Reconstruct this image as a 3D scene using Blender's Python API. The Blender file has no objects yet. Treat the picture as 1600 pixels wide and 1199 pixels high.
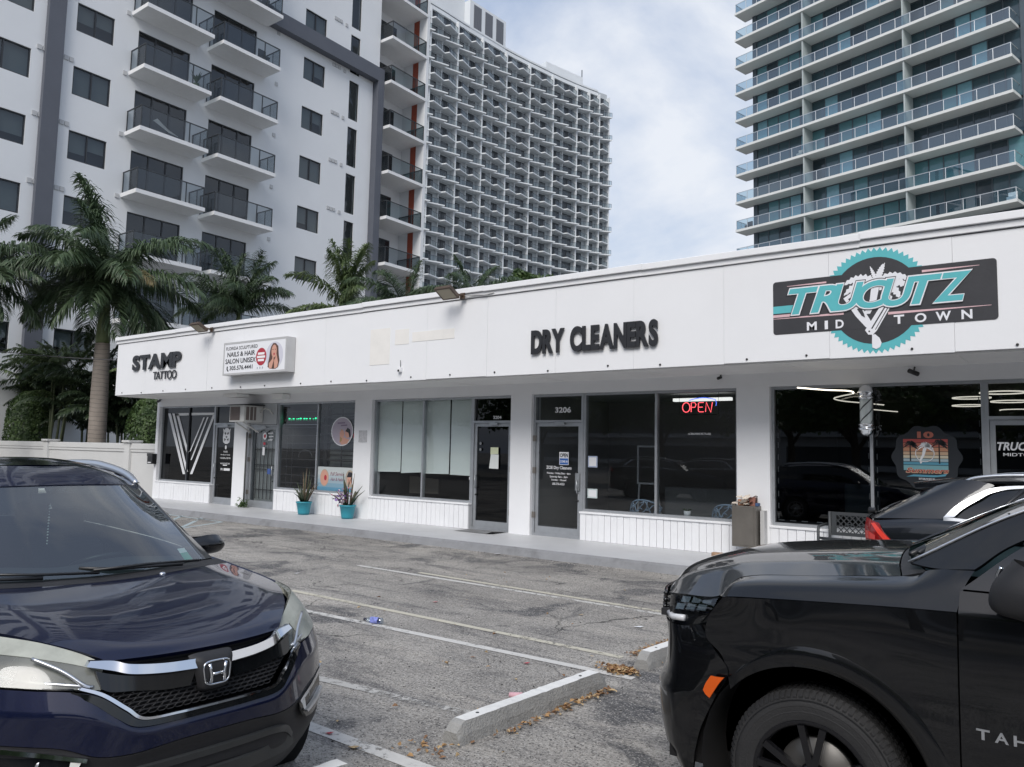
import bpy, bmesh, math, random
from mathutils import Vector, Matrix, Euler, noise
R_ = math.radians
random.seed(7)
sc = bpy.context.scene
COL = sc.collection

# ---------------------------------------------------------------- camera
cam_d = bpy.data.cameras.new('camera')
cam = bpy.data.objects.new('camera', cam_d)
COL.objects.link(cam)
_r = [[0.8063351, 0.0355039, 0.5903925], [0.591098, -0.0832448, -0.8022926], [0.0206626, 0.9958965, -0.0881095]]
cam.matrix_world = Matrix.Translation((0, 0, 1.82)) @ Matrix(_r).to_4x4()
cam_d.sensor_fit = 'HORIZONTAL'
cam_d.sensor_width = 36.0
cam_d.lens = 36.0 * 1200.785 / 1600.0
cam_d.clip_start = 0.05
cam_d.clip_end = 3000
sc.camera = cam

# ---------------------------------------------------------------- sky, sun, exposure
SUN_EL, SUN_AZ = 45.0, 160.0        # azimuth clockwise from +Y
w = bpy.data.worlds.new('World')
sc.world = w
w.use_nodes = True
nt = w.node_tree
nt.nodes.clear()
N = nt.nodes.new
out = N('ShaderNodeOutputWorld')
bg = N('ShaderNodeBackground'); bg.inputs['Strength'].default_value = 0.105
sky = N('ShaderNodeTexSky'); sky.sky_type = 'NISHITA'; sky.sun_disc = False
sky.sun_elevation = R_(SUN_EL); sky.sun_rotation = R_(SUN_AZ)
sky.air_density = 1.3; sky.dust_density = 4.0; sky.ozone_density = 1.5
tc = N('ShaderNodeTexCoord')
sep = N('ShaderNodeSeparateXYZ'); nt.links.new(tc.outputs['Generated'], sep.inputs[0])
# clouds: noise on a plane high overhead, so they flatten towards the horizon
mz = N('ShaderNodeMath'); mz.operation = 'MAXIMUM'; mz.inputs[1].default_value = 0.0
nt.links.new(sep.outputs['Z'], mz.inputs[0])
az = N('ShaderNodeMath'); az.operation = 'ADD'; az.inputs[1].default_value = 0.42
nt.links.new(mz.outputs[0], az.inputs[0])
dv = N('ShaderNodeVectorMath'); dv.operation = 'DIVIDE'
cmb = N('ShaderNodeCombineXYZ')
for i in range(3): nt.links.new(az.outputs[0], cmb.inputs[i])
nt.links.new(tc.outputs['Generated'], dv.inputs[0]); nt.links.new(cmb.outputs[0], dv.inputs[1])
mp = N('ShaderNodeMapping'); mp.inputs['Location'].default_value = (0.62, 0.19, 0.0)
nt.links.new(dv.outputs[0], mp.inputs[0])
n1 = N('ShaderNodeTexNoise'); n1.inputs['Scale'].default_value = 2.1; n1.inputs['Detail'].default_value = 9; n1.inputs['Roughness'].default_value = 0.58
n1.inputs['Distortion'].default_value = 0.25
nt.links.new(mp.outputs[0], n1.inputs['Vector'])
cr = N('ShaderNodeValToRGB'); cr.color_ramp.elements[0].position = 0.44; cr.color_ramp.elements[1].position = 0.66
dt = N('ShaderNodeVectorMath'); dt.operation = 'DOT_PRODUCT'; dt.inputs[1].default_value = (-0.3969, 0.8587, 0.3243)
nt.links.new(tc.outputs['Generated'], dt.inputs[0])
mr = N('ShaderNodeMapRange'); mr.interpolation_type = 'SMOOTHSTEP'; mr.inputs[1].default_value = .955; mr.inputs[2].default_value = .998; mr.inputs[3].default_value = -.03; mr.inputs[4].default_value = .13
nt.links.new(dt.outputs['Value'], mr.inputs[0])
sm = N('ShaderNodeMath'); sm.operation = 'ADD'; nt.links.new(n1.outputs[0], sm.inputs[0]); nt.links.new(mr.outputs[0], sm.inputs[1])
nt.links.new(sm.outputs[0], cr.inputs[0])
haze = N('ShaderNodeMix'); haze.data_type = 'RGBA'
haze.inputs[0].default_value = 0.62
nt.links.new(sky.outputs[0], haze.inputs[6]); haze.inputs[7].default_value = (3.2, 3.75, 4.9, 1)
cl = N('ShaderNodeMix'); cl.data_type = 'RGBA'
nt.links.new(cr.outputs[0], cl.inputs[0]); nt.links.new(haze.outputs[2], cl.inputs[6]); cl.inputs[7].default_value = (4.9, 5.15, 5.6, 1)
nt.links.new(cl.outputs[2], bg.inputs['Color']); nt.links.new(bg.outputs[0], out.inputs['Surface'])

sun_d = bpy.data.lights.new('sun', 'SUN'); sun_d.energy = 1.5; sun_d.angle = R_(32); sun_d.color = (1.0, 0.97, 0.93)
sun = bpy.data.objects.new('sun', sun_d); COL.objects.link(sun)
_d = Vector((math.sin(R_(SUN_AZ)) * math.cos(R_(SUN_EL)), math.cos(R_(SUN_AZ)) * math.cos(R_(SUN_EL)), math.sin(R_(SUN_EL))))
sun.rotation_euler = _d.to_track_quat('Z', 'Y').to_euler()
sun.location = (0, 0, 60)

sc.view_settings.view_transform = 'Standard'
sc.view_settings.look = 'None'
sc.view_settings.exposure = 0.68
sc.view_settings.gamma = 1.0
sc.view_settings.use_curve_mapping = False
sc.render.engine = 'CYCLES'
sc.cycles.max_bounces = 8
sc.cycles.transparent_max_bounces = 24
sc.cycles.caustics_reflective = False
sc.cycles.caustics_refractive = False
sc.cycles.use_denoising = True

# ---------------------------------------------------------------- materials
MATS = {}
def pmat(name, col, rough=0.6, metal=0.0, var=0.0, scale=4.0, bump=0.0, bscale=60.0, coat=0.0, spec=0.5, emit=None, estr=0.0, dirt=0.0, dcol=(0.2, 0.19, 0.17), obj=True, stretch=None):
    """Principled material: base colour with soft variation (var), grain relief (bump), blotchy dirt."""
    if name in MATS: return MATS[name]
    m = bpy.data.materials.new(name); m.use_nodes = True
    t = m.node_tree; b = t.nodes['Principled BSDF']
    b.inputs['Base Color'].default_value = (*col, 1)
    b.inputs['Roughness'].default_value = rough
    b.inputs['Metallic'].default_value = metal
    b.inputs['Specular IOR Level'].default_value = spec
    if coat:
        b.inputs['Coat Weight'].default_value = coat; b.inputs['Coat Roughness'].default_value = 0.03
    if emit:
        b.inputs['Emission Color'].default_value = (*emit, 1); b.inputs['Emission Strength'].default_value = estr
    co = None
    if var or bump or dirt:
        g = t.nodes.new('ShaderNodeNewGeometry')
        co = g.outputs['Position']
        if stretch:
            mpn = t.nodes.new('ShaderNodeMapping'); mpn.inputs['Scale'].default_value = stretch
            t.links.new(co, mpn.inputs[0]); co = mpn.outputs[0]
    cur = None
    if var:
        n = t.nodes.new('ShaderNodeTexNoise'); n.inputs['Scale'].default_value = scale; n.inputs['Detail'].default_value = 6; n.inputs['Roughness'].default_value = 0.65
        t.links.new(co, n.inputs['Vector'])
        r = t.nodes.new('ShaderNodeValToRGB')
        r.color_ramp.elements[0].position = 0.3; r.color_ramp.elements[1].position = 0.7
        r.color_ramp.elements[0].color = (*[max(0, c * (1 - var)) for c in col], 1)
        r.color_ramp.elements[1].color = (*[min(1, c * (1 + var)) for c in col], 1)
        t.links.new(n.outputs[0], r.inputs[0]); t.links.new(r.outputs[0], b.inputs['Base Color']); cur = r.outputs[0]
    if dirt:
        n = t.nodes.new('ShaderNodeTexNoise'); n.inputs['Scale'].default_value = scale * 0.45; n.inputs['Detail'].default_value = 9; n.inputs['Roughness'].default_value = 0.7
        t.links.new(co, n.inputs['Vector'])
        r = t.nodes.new('ShaderNodeValToRGB'); r.color_ramp.elements[0].position = 0.52; r.color_ramp.elements[1].position = 0.75
        r.color_ramp.elements[0].color = (0, 0, 0, 1); r.color_ramp.elements[1].color = (dirt, dirt, dirt, 1)
        t.links.new(n.outputs[0], r.inputs[0])
        mx = t.nodes.new('ShaderNodeMix'); mx.data_type = 'RGBA'
        t.links.new(r.outputs[0], mx.inputs[0])
        if cur: t.links.new(cur, mx.inputs[6])
        else: mx.inputs[6].default_value = (*col, 1)
        mx.inputs[7].default_value = (*dcol, 1)
        t.links.new(mx.outputs[2], b.inputs['Base Color'])
    if bump:
        n = t.nodes.new('ShaderNodeTexNoise'); n.inputs['Scale'].default_value = bscale; n.inputs['Detail'].default_value = 4
        t.links.new(co, n.inputs['Vector'])
        bp_ = t.nodes.new('ShaderNodeBump'); bp_.inputs['Strength'].default_value = bump; bp_.inputs['Distance'].default_value = 0.02
        t.links.new(n.outputs[0], bp_.inputs['Height']); t.links.new(bp_.outputs[0], b.inputs['Normal'])
    MATS[name] = m
    return m

def glass(name, tint, refl=1.0, rough=0.0, wavy=0.0):
    """Thin pane: tinted transparent, mirror reflection by Fresnel."""
    if name in MATS: return MATS[name]
    m = bpy.data.materials.new(name); m.use_nodes = True
    t = m.node_tree; t.nodes.clear()
    o = t.nodes.new('ShaderNodeOutputMaterial')
    tr = t.nodes.new('ShaderNodeBsdfTransparent'); tr.inputs[0].default_value = (*tint, 1)
    gl = t.nodes.new('ShaderNodeBsdfGlossy'); gl.inputs['Roughness'].default_value = rough; gl.inputs[0].default_value = (0.96, 0.98, 1.0, 1)
    fr = t.nodes.new('ShaderNodeLayerWeight'); fr.inputs[0].default_value = 0.5
    pw = t.nodes.new('ShaderNodeMath'); pw.operation = 'POWER'; pw.inputs[1].default_value = 4.2; t.links.new(fr.outputs['Facing'], pw.inputs[0])
    mu = t.nodes.new('ShaderNodeMath'); mu.operation = 'MULTIPLY_ADD'; mu.inputs[1].default_value = 0.88 * refl; mu.inputs[2].default_value = 0.075 * refl; mu.use_clamp = True
    mx = t.nodes.new('ShaderNodeMixShader')
    t.links.new(pw.outputs[0], mu.inputs[0]); t.links.new(mu.outputs[0], mx.inputs[0]); t.links.new(tr.outputs[0], mx.inputs[1]); t.links.new(gl.outputs[0], mx.inputs[2])
    t.links.new(mx.outputs[0], o.inputs[0])
    if wavy:
        g = t.nodes.new('ShaderNodeNewGeometry')
        n = t.nodes.new('ShaderNodeTexNoise'); n.inputs['Scale'].default_value = 0.7; n.inputs['Detail'].default_value = 2
        t.links.new(g.outputs['Position'], n.inputs['Vector'])
        bp_ = t.nodes.new('ShaderNodeBump'); bp_.inputs['Strength'].default_value = wavy; bp_.inputs['Distance'].default_value = 0.05
        t.links.new(n.outputs[0], bp_.inputs['Height']); t.links.new(bp_.outputs[0], gl.inputs['Normal'])
    MATS[name] = m
    return m

# ---------------------------------------------------------------- mesh builder
WORLD = {}
class MB:
    def __init__(s): s.v = []; s.f = []; s.mi = []; s.sm = []
    def add(s, vs, fs, mi=0, sm=False):
        k = len(s.v); s.v += [tuple(p) for p in vs]
        for f in fs: s.f.append([i + k for i in f]); s.mi.append(mi); s.sm.append(sm)
    def quad(s, a, b, c, d, mi=0): s.add([a, b, c, d], [(0, 1, 2, 3)], mi)
    def poly(s, pts, mi=0): s.add(pts, [tuple(range(len(pts)))], mi)
    def box(s, x0, y0, z0, x1, y1, z1, mi=0):
        if x0 > x1: x0, x1 = x1, x0
        if y0 > y1: y0, y1 = y1, y0
        if z0 > z1: z0, z1 = z1, z0
        v = [(x0, y0, z0), (x1, y0, z0), (x1, y1, z0), (x0, y1, z0), (x0, y0, z1), (x1, y0, z1), (x1, y1, z1), (x0, y1, z1)]
        s.add(v, [(0, 3, 2, 1), (4, 5, 6, 7), (0, 1, 5, 4), (1, 2, 6, 5), (2, 3, 7, 6), (3, 0, 4, 7)], mi)
    def bar(s, p, q, wd, ht, up=(0, 0, 1), mi=0):
        p = Vector(p); q = Vector(q); d = (q - p).normalized(); u = Vector(up)
        if abs(d.dot(u)) > 0.98: u = Vector((1, 0, 0))
        a = d.cross(u).normalized() * wd / 2; b = a.cross(d).normalized() * ht / 2
        v = [p - a - b, p + a - b, p + a + b, p - a + b, q - a - b, q + a - b, q + a + b, q - a + b]
        s.add(v, [(0, 1, 2, 3), (7, 6, 5, 4), (0, 4, 5, 1), (1, 5, 6, 2), (2, 6, 7, 3), (3, 7, 4, 0)], mi)
    def tube(s, pts, r, n=8, mi=0, closed=False, cap=True):
        pts = [Vector(p) for p in pts]; rings = []; m = len(pts)
        rr = r if isinstance(r, (list, tuple)) else [r] * m
        prev = None
        for i in range(m):
            if closed: d = pts[(i + 1) % m] - pts[i - 1]
            else: d = pts[min(i + 1, m - 1)] - pts[max(i - 1, 0)]
            d.normalize()
            u = prev if prev is not None else (Vector((0, 0, 1)) if abs(d.z) < 0.9 else Vector((1, 0, 0)))
            a = d.cross(u); a.normalize(); u2 = a.cross(d); prev = u2
            rings.append([pts[i] + (a * math.cos(2 * math.pi * k / n) + u2 * math.sin(2 * math.pi * k / n)) * rr[i] for k in range(n)])
        vs = [p for rg in rings for p in rg]; fs = []
        for i in range(m if closed else m - 1):
            for k in range(n):
                j = (i + 1) % m
                fs.append((i * n + k, i * n + (k + 1) % n, j * n + (k + 1) % n, j * n + k))
        if cap and not closed: fs += [tuple(range(n))[::-1], tuple((m - 1) * n + k for k in range(n))]
        s.add(vs, fs, mi, True)
    def lathe(s, prof, c=(0, 0, 0), n=16, mi=0, axis='Z', sm=True):
        vs = []; fs = []
        for (r, h) in prof:
            for k in range(n):
                a = 2 * math.pi * k / n; x, y = r * math.cos(a), r * math.sin(a)
                p = {'Z': (x, y, h), 'Y': (x, h, y), 'X': (h, x, y)}[axis]
                vs.append((p[0] + c[0], p[1] + c[1], p[2] + c[2]))
        for i in range(len(prof) - 1):
            for k in range(n): fs.append((i * n + k, i * n + (k + 1) % n, (i + 1) * n + (k + 1) % n, (i + 1) * n + k))
        s.add(vs, fs, mi, sm)
    def prism(s, pts, y0, y1, mi=0):
        """outline pts (x, z) between planes y0 (front) and y1"""
        n = len(pts)
        s.add([(x, y0, z) for x, z in pts] + [(x, y1, z) for x, z in pts],
              [tuple(range(n)), tuple(range(2 * n - 1, n - 1, -1))] + [(i, i + n, (i + 1) % n + n, (i + 1) % n) for i in range(n)], mi)
    def sheet(s, pts, y, mi=0): s.add([(x, y, z) for x, z in pts], [tuple(range(len(pts)))], mi)
    def text(s, txt, x0, x1, z0, z1, y, depth=0.0, bold=0.0, shear=0.0, mi=0):
        tv, tf = text_geo(txt, bold, shear, depth > 0)
        w_ = (x1 - x0); h_ = (z1 - z0)
        s.add([(x0 + a * w_, y - c * depth, z0 + b * h_) for a, b, c in tv], tf, mi)
    def build(s, name, mat, parent=None, kind=None, local=False, bevel=0.0, tri=False):
        me = bpy.data.meshes.new(name)
        M = None
        if parent is not None and not local: M = WORLD.get(parent.name)
        vs = s.v
        if M is not None:
            Mi = M.inverted(); vs = [Mi @ Vector(p) for p in vs]
        me.from_pydata([tuple(p) for p in vs], [], s.f)
        ms = mat if isinstance(mat, (list, tuple)) else [mat]
        for m in ms: me.materials.append(m)
        me.polygons.foreach_set('material_index', s.mi)
        me.polygons.foreach_set('use_smooth', s.sm)
        bm = bmesh.new(); bm.from_mesh(me)
        bmesh.ops.recalc_face_normals(bm, faces=bm.faces)
        if bevel:
            bmesh.ops.bevel(bm, geom=[e for e in bm.edges if len(e.link_faces) == 2 and e.calc_face_angle(0) > 0.7], offset=bevel, segments=2, affect='EDGES', profile=0.5, clamp_overlap=True)
        bm.to_mesh(me); bm.free()
        me.update()
        return link(name, me, parent, kind)

def link(name, me, parent=None, kind=None):
    o = bpy.data.objects.new(name, me); COL.objects.link(o)
    if parent is not None:
        o.parent = parent; WORLD[o.name] = WORLD.get(parent.name)
    if kind: o['kind'] = kind
    return o

_TG = {}
def text_geo(txt, bold, shear, solid):
    k = (txt, bold, shear, solid)
    if k in _TG: return _TG[k]
    c = bpy.data.curves.new('lettering', 'FONT'); c.body = txt; c.size = 1; c.offset = bold; c.shear = shear
    c.resolution_u = 6 if solid or len(txt) == 1 else 3
    c.extrude = 0.5 if solid else 0.0
    o = bpy.data.objects.new('lettering', c)
    me = bpy.data.meshes.new_from_object(o)
    vs = [tuple(v.co) for v in me.vertices]; fs = [tuple(p.vertices) for p in me.polygons]
    xs = [v[0] for v in vs]; ys = [v[1] for v in vs]
    a, b, c2, d = min(xs), max(xs), min(ys), max(ys)
    vs = [((x - a) / (b - a), (y - c2) / (d - c2), (z + 0.5) if solid else 0) for x, y, z in vs]
    bpy.data.objects.remove(o); bpy.data.curves.remove(c); bpy.data.meshes.remove(me)
    _TG[k] = (vs, fs, b - a)
    _TG[k] = (vs, fs)
    return _TG[k]

def thing(name, label, cat, loc=(0, 0, 0), rotz=0.0, group=None):
    o = bpy.data.objects.new(name, None); COL.objects.link(o)
    o.location = loc; o.rotation_euler = (0, 0, rotz)
    o.empty_display_size = 0.2
    WORLD[o.name] = Matrix.Translation(loc) @ Matrix.Rotation(rotz, 4, 'Z')
    return tag(o, label, cat, group)
def tag(o, label, cat, group=None):
    o['label'] = label; o['category'] = cat
    if group: o['group'] = group
    return o
def inst(src, name, parent, M):
    """another object on the mesh of src, placed by the local matrix M"""
    o = bpy.data.objects.new(name, src.data); COL.objects.link(o)
    if parent is not None: o.parent = parent; WORLD[o.name] = WORLD.get(parent.name)
    o.matrix_basis = M
    return o
def copy_tree(src, loc, rotz, label=None):
    r = src.copy(); COL.objects.link(r); r.location = loc; r.rotation_euler = (0, 0, rotz)
    if label: r['label'] = label
    for ch in list(src.children):
        c = ch.copy(); COL.objects.link(c); c.parent = r
        for g in ch.children:
            d = g.copy(); COL.objects.link(d); d.parent = c
    WORLD[r.name] = Matrix.Translation(loc) @ Matrix.Rotation(rotz, 4, 'Z')
    return r
def one(mb, name, mat, label, cat, loc=None, group=None, bevel=0):
    """a thing that is a single mesh"""
    o = mb.build(name, mat, bevel=bevel)
    return tag(o, label, cat, group)
def ellipse(cx, cz, rx, rz, n=28, a0=0, a1=360):
    return [(cx + rx * math.cos(R_(a0 + (a1 - a0) * i / n)), cz + rz * math.sin(R_(a0 + (a1 - a0) * i / n))) for i in range(n + (0 if a1 - a0 == 360 else 1))]

WHITE = pmat('white_paint', (0.80, 0.81, 0.83), 0.55, var=0.025, scale=1.3, bump=0.05, bscale=30)
ALU = pmat('aluminium', (0.42, 0.44, 0.46), 0.38, 0.75, var=0.10, scale=3)
BLACK = pmat('black_metal', (0.015, 0.016, 0.018), 0.4)

# ================================================================ GROUND
def asphalt_mat():
    m = bpy.data.materials.new('worn_asphalt'); m.use_nodes = True
    t = m.node_tree; b = t.nodes['Principled BSDF']; L = t.links.new; N = t.nodes.new
    b.inputs['Roughness'].default_value = 0.88; b.inputs['Specular IOR Level'].default_value = 0.3
    g = N('ShaderNodeNewGeometry'); P = g.outputs['Position']
    def nz(scale, det=6, rough=0.6, vec=None, dist=0.0):
        n = N('ShaderNodeTexNoise'); n.inputs['Scale'].default_value = scale; n.inputs['Detail'].default_value = det; n.inputs['Roughness'].default_value = rough; n.inputs['Distortion'].default_value = dist
        L(vec or P, n.inputs['Vector']); return n.outputs[0]
    def ramp(x, p0, p1, c0, c1):
        r = N('ShaderNodeValToRGB'); r.color_ramp.elements[0].position = p0; r.color_ramp.elements[1].position = p1
        r.color_ramp.elements[0].color = (*c0, 1); r.color_ramp.elements[1].color = (*c1, 1); L(x, r.inputs[0]); return r.outputs[0]
    def mix(f, a, c, mode='MIX'):
        x = N('ShaderNodeMix'); x.data_type = 'RGBA'; x.blend_type = mode
        if isinstance(f, float): x.inputs[0].default_value = f
        else: L(f, x.inputs[0])
        for i, q in ((6, a), (7, c)):
            if isinstance(q, tuple): x.inputs[i].default_value = (*q, 1)
            else: L(q, x.inputs[i])
        return x.outputs[2]
    base = ramp(nz(0.55, 9, 0.68), 0.34, 0.66, (0.175, 0.167, 0.156), (0.385, 0.366, 0.335))
    # stretched wheel scuffs along the stalls
    mp = N('ShaderNodeMapping'); mp.inputs['Scale'].default_value = (0.55, 2.4, 1); L(P, mp.inputs[0])
    scuff = ramp(nz(1.1, 8, 0.72, mp.outputs[0], 0.6), 0.50, 0.64, (0, 0, 0), (0.75, 0.75, 0.75))
    base = mix(scuff, base, (0.075, 0.075, 0.08))
    tar = ramp(nz(0.62, 7, 0.62, None, 0.8), 0.545, 0.60, (0, 0, 0), (0.8, 0.8, 0.8))
    base = mix(tar, base, (0.058, 0.060, 0.066))
    sand = ramp(nz(0.9, 10, 0.75, mp.outputs[0]), 0.52, 0.70, (0, 0, 0), (0.7, 0.7, 0.7))
    base = mix(sand, base, (0.42, 0.39, 0.345))
    # aggregate: pale and dark chips
    v = N('ShaderNodeTexVoronoi'); v.inputs['Scale'].default_value = 95; L(P, v.inputs['Vector'])
    chip = N('ShaderNodeSeparateColor'); L(v.outputs['Color'], chip.inputs[0])
    base = mix(ramp(chip.outputs[0], 0.72, 0.95, (0, 0, 0), (0.75, 0.75, 0.75)), base, (0.40, 0.385, 0.36))
    base = mix(ramp(chip.outputs[1], 0.74, 0.97, (0, 0, 0), (0.8, 0.8, 0.8)), base, (0.035, 0.035, 0.037))
    base = mix(0.45, base, ramp(nz(38, 5, 0.7), 0.35, 0.65, (0.25, 0.25, 0.25), (0.9, 0.9, 0.9)), 'OVERLAY')
    # cracks
    v2 = N('ShaderNodeTexVoronoi'); v2.feature = 'DISTANCE_TO_EDGE'; v2.inputs['Scale'].default_value = 0.42
    wv = N('ShaderNodeVectorMath'); wv.operation = 'ADD'
    n3 = N('ShaderNodeTexNoise'); n3.inputs['Scale'].default_value = 1.6; n3.inputs['Detail'].default_value = 8; L(P, n3.inputs['Vector'])
    L(P, wv.inputs[0]); L(n3.outputs['Color'], wv.inputs[1]); L(wv.outputs[0], v2.inputs['Vector'])
    crack = ramp(v2.outputs['Distance'], 0.002, 0.009, (0.85, 0.85, 0.85), (0, 0, 0))
    gate = ramp(nz(0.35, 3), 0.47, 0.56, (0, 0, 0), (1, 1, 1))
    base = mix(mix(1.0, crack, gate, 'MULTIPLY'), base, (0.035, 0.034, 0.034))
    L(base, b.inputs['Base Color'])
    bp_ = N('ShaderNodeBump'); bp_.inputs['Strength'].default_value = 0.5; bp_.inputs['Distance'].default_value = 0.012
    ht = N('ShaderNodeMath'); ht.operation = 'ADD'; L(v.outputs['Distance'], ht.inputs[0]); L(nz(30, 5), ht.inputs[1])
    L(ht.outputs[0], bp_.inputs['Height']); L(bp_.outputs[0], b.inputs['Normal'])
    return m
ASPH = asphalt_mat()
g = MB()
g.quad((-700, -500, 0), (700, -500, 0), (700, 900, 0), (-700, 900, 0))
g.build('ground', ASPH, kind='structure')

def paint_mat(name, col, keep):
    """worn road paint: flakes away where the noise says so"""
    m = bpy.data.materials.new(name); m.use_nodes = True
    t = m.node_tree; b = t.nodes['Principled BSDF']; L = t.links.new; N = t.nodes.new
    g = N('ShaderNodeNewGeometry'); P = g.outputs['Position']
    n = N('ShaderNodeTexNoise'); n.inputs['Scale'].default_value = 14; n.inputs['Detail'].default_value = 12; n.inputs['Roughness'].default_value = 0.8; L(P, n.inputs['Vector'])
    n2 = N('ShaderNodeTexNoise'); n2.inputs['Scale'].default_value = 0.9; n2.inputs['Detail'].default_value = 3; L(P, n2.inputs['Vector'])
    ad = N('ShaderNodeMath'); ad.operation = 'MULTIPLY_ADD'; ad.inputs[1].default_value = 0.7; L(n2.outputs[0], ad.inputs[0]); L(n.outputs[0], ad.inputs[2])
    r = N('ShaderNodeValToRGB'); r.color_ramp.elements[0].position = keep; r.color_ramp.elements[1].position = keep + 0.10
    L(ad.outputs[0], r.inputs[0])
    tr = N('ShaderNodeBsdfTransparent'); mx = N('ShaderNodeMixShader')
    L(r.outputs[0], mx.inputs[0]); L(tr.outputs[0], mx.inputs[1]); L(b.outputs[0], mx.inputs[2])
    L(mx.outputs[0], t.nodes['Material Output'].inputs['Surface'])
    r2 = N('ShaderNodeValToRGB'); r2.color_ramp.elements[0].color = (*[c * 0.62 for c in col], 1); r2.color_ramp.elements[1].color = (*col, 1)
    L(n.outputs[0], r2.inputs[0]); L(r2.outputs[0], b.inputs['Base Color']); b.inputs['Roughness'].default_value = 0.8
    return m
PW = paint_mat('worn_white_paint', (0.66, 0.65, 0.62), 0.70)
PW2 = paint_mat('thin_white_paint', (0.55, 0.54, 0.51), 0.80)
PY = paint_mat('faded_cream_paint', (0.60, 0.57, 0.47), 0.66)
def line(a, b, wd, mat):
    a = Vector((*a, 0.004)); b = Vector((*b, 0.004)); d = (b - a).normalized(); n = Vector((-d.y, d.x, 0)) * wd / 2
    q = MB(); q.quad(a - n, b - n, b + n, a + n); q.build('parking_line', mat, kind='structure')
line((-8.132, 6.404), (-3.357, 6.312), 0.085, PY)
line((-7.432, 5.727), (-2.976, 5.795), 0.095, PW)
line((-9.101, 8.429), (-3.388, 8.266), 0.085, PW)
line((-7.949, 8.576), (-3.440, 8.393), 0.085, PY)
line((-5.320, 4.129), (-3.329, 4.308), 0.10, PW2)
line((-4.561, 3.448), (-2.944, 3.412), 0.11, PW)
# blue-grey hatched bay beside the kerb, mostly hidden by the blue car
PB = paint_mat('faded_blue_white_paint', (0.46, 0.55, 0.58), 0.66)
line((-20.252, 11.079), (-16.523, 10.899), 0.09, PB)
line((-17.839, 11.217), (-16.045, 9.604), 0.09, PB)
line((-16.523, 10.899), (-15.694, 9.176), 0.09, PB)
line((-18.929, 11.399), (-17.314, 9.984), 0.09, PB)

# ---- raised walk along the shops (grey painted concrete with a rough kerb face)
WALKM = pmat('painted_walk', (0.50, 0.51, 0.525), 0.5, var=0.07, scale=1.1, bump=0.10, bscale=30, dirt=0.35, dcol=(0.25, 0.25, 0.25))
KERBM = pmat('painted_kerb', (0.22, 0.225, 0.235), 0.75, var=0.12, scale=3.0, bump=0.5, bscale=18, dirt=0.75, dcol=(0.10, 0.10, 0.10))
wk = MB()
n = 90; X0, X1 = -23.6, 11.0
rnd = random.Random(3)
top = []; bot = []
for i in range(n + 1):
    x = X0 + (X1 - X0) * i / n
    top.append((x, 11.20 + rnd.uniform(-.008, .008), 0.14)); bot.append((x, 11.09 + rnd.uniform(-.02, .02), -0.02))
for i in range(n):
    wk.add([top[i], top[i + 1], (top[i + 1][0], 13.4, 0.14), (top[i][0], 13.4, 0.14)], [(0, 1, 2, 3)], 0)
    wk.add([bot[i], bot[i + 1], (bot[i + 1][0], (bot[i + 1][1] + top[i + 1][1]) / 2 + .012, 0.105), (bot[i][0], (bot[i][1] + top[i][1]) / 2 + .012, 0.105)], [(0, 1, 2, 3)], 1)
    wk.add([(bot[i][0], (bot[i][1] + top[i][1]) / 2 + .012, 0.105), (bot[i + 1][0], (bot[i + 1][1] + top[i + 1][1]) / 2 + .012, 0.105), top[i + 1], top[i]], [(0, 1, 2, 3)], 1)
wk.quad((X0, 11.09, 0), (X0, 13.4, 0), (X0, 13.4, .14), (X0, 11.2, .14), 1)
wk.build('pavement', [WALKM, KERBM], kind='structure')

# ================================================================ THE ROW OF SHOPS
YW, YG, YF = 12.95, 13.10, 11.55      # wall face, glazing plane, fascia face
XL, XR = -23.46, 9.6
Z0, ZS, ZH, ZT = 0.14, 0.68, 3.0, 3.25
FASC = pmat('fascia_paint', (0.80, 0.81, 0.83), 0.6, var=0.02, scale=0.8, bump=0.05, bscale=14, dirt=0.08, dcol=(0.60, 0.58, 0.55))
SOFF = pmat('soffit_paint', (0.82, 0.82, 0.815), 0.7, var=0.04, scale=1.5, bump=0.1)
shop = thing('shop_building', 'long low white shop building with storefronts under a deep fascia', 'shop building', (-8, 13, 0))
# piers between the shopfronts and the header above them
def pier(x0, x1):
    m = MB(); m.box(x0, YW, Z0 - .1, x1, YW + 0.35, ZH + 0.02); m.build('pier', WHITE, shop, bevel=0.012)
m = MB(); m.box(XL, YW, Z0 - .1, -23.31, 18.8, ZT); m.build('pier', WHITE, shop, bevel=0.012)
for a, b in ((-19.28, -18.70), (-14.32, -13.72), (-9.55, -9.02), (-4.72, -4.15), (3.2, 3.8), (8.9, 9.6)): pier(a, b)
m = MB(); m.box(-23.31, YW + .002, ZH, XR, YW + 0.35, ZT); m.build('header', WHITE, shop)
m = MB()
m.box(XL, 18.8, 0, XR, 19, 4.8); m.box(XR - .2, 13.4, 0, XR, 18.8, 4.8); m.box(XL, 13.32, ZT, XL + .25, 18.8, 4.8)
m.build('rear_wall', WHITE, shop)
m = MB(); m.box(XL + .1, YF + .06, 4.70, XR, 18.8, 4.84); m.build('roof', pmat('roof_felt', (0.5, 0.5, 0.5), 0.9), shop)
m = MB(); m.box(-23.34, YF + .06, ZT - .02, XR, YW + .36, ZT + .06); m.build('soffit', SOFF, shop)
for i in range(14):                                    # soffit board joints
    x = -22.0 + i * 2.3
    m = MB(); m.box(x, YF + .07, ZT - .026, x + .07, YW - .01, ZT - .018); m.build('soffit_batten', SOFF, shop)
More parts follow.
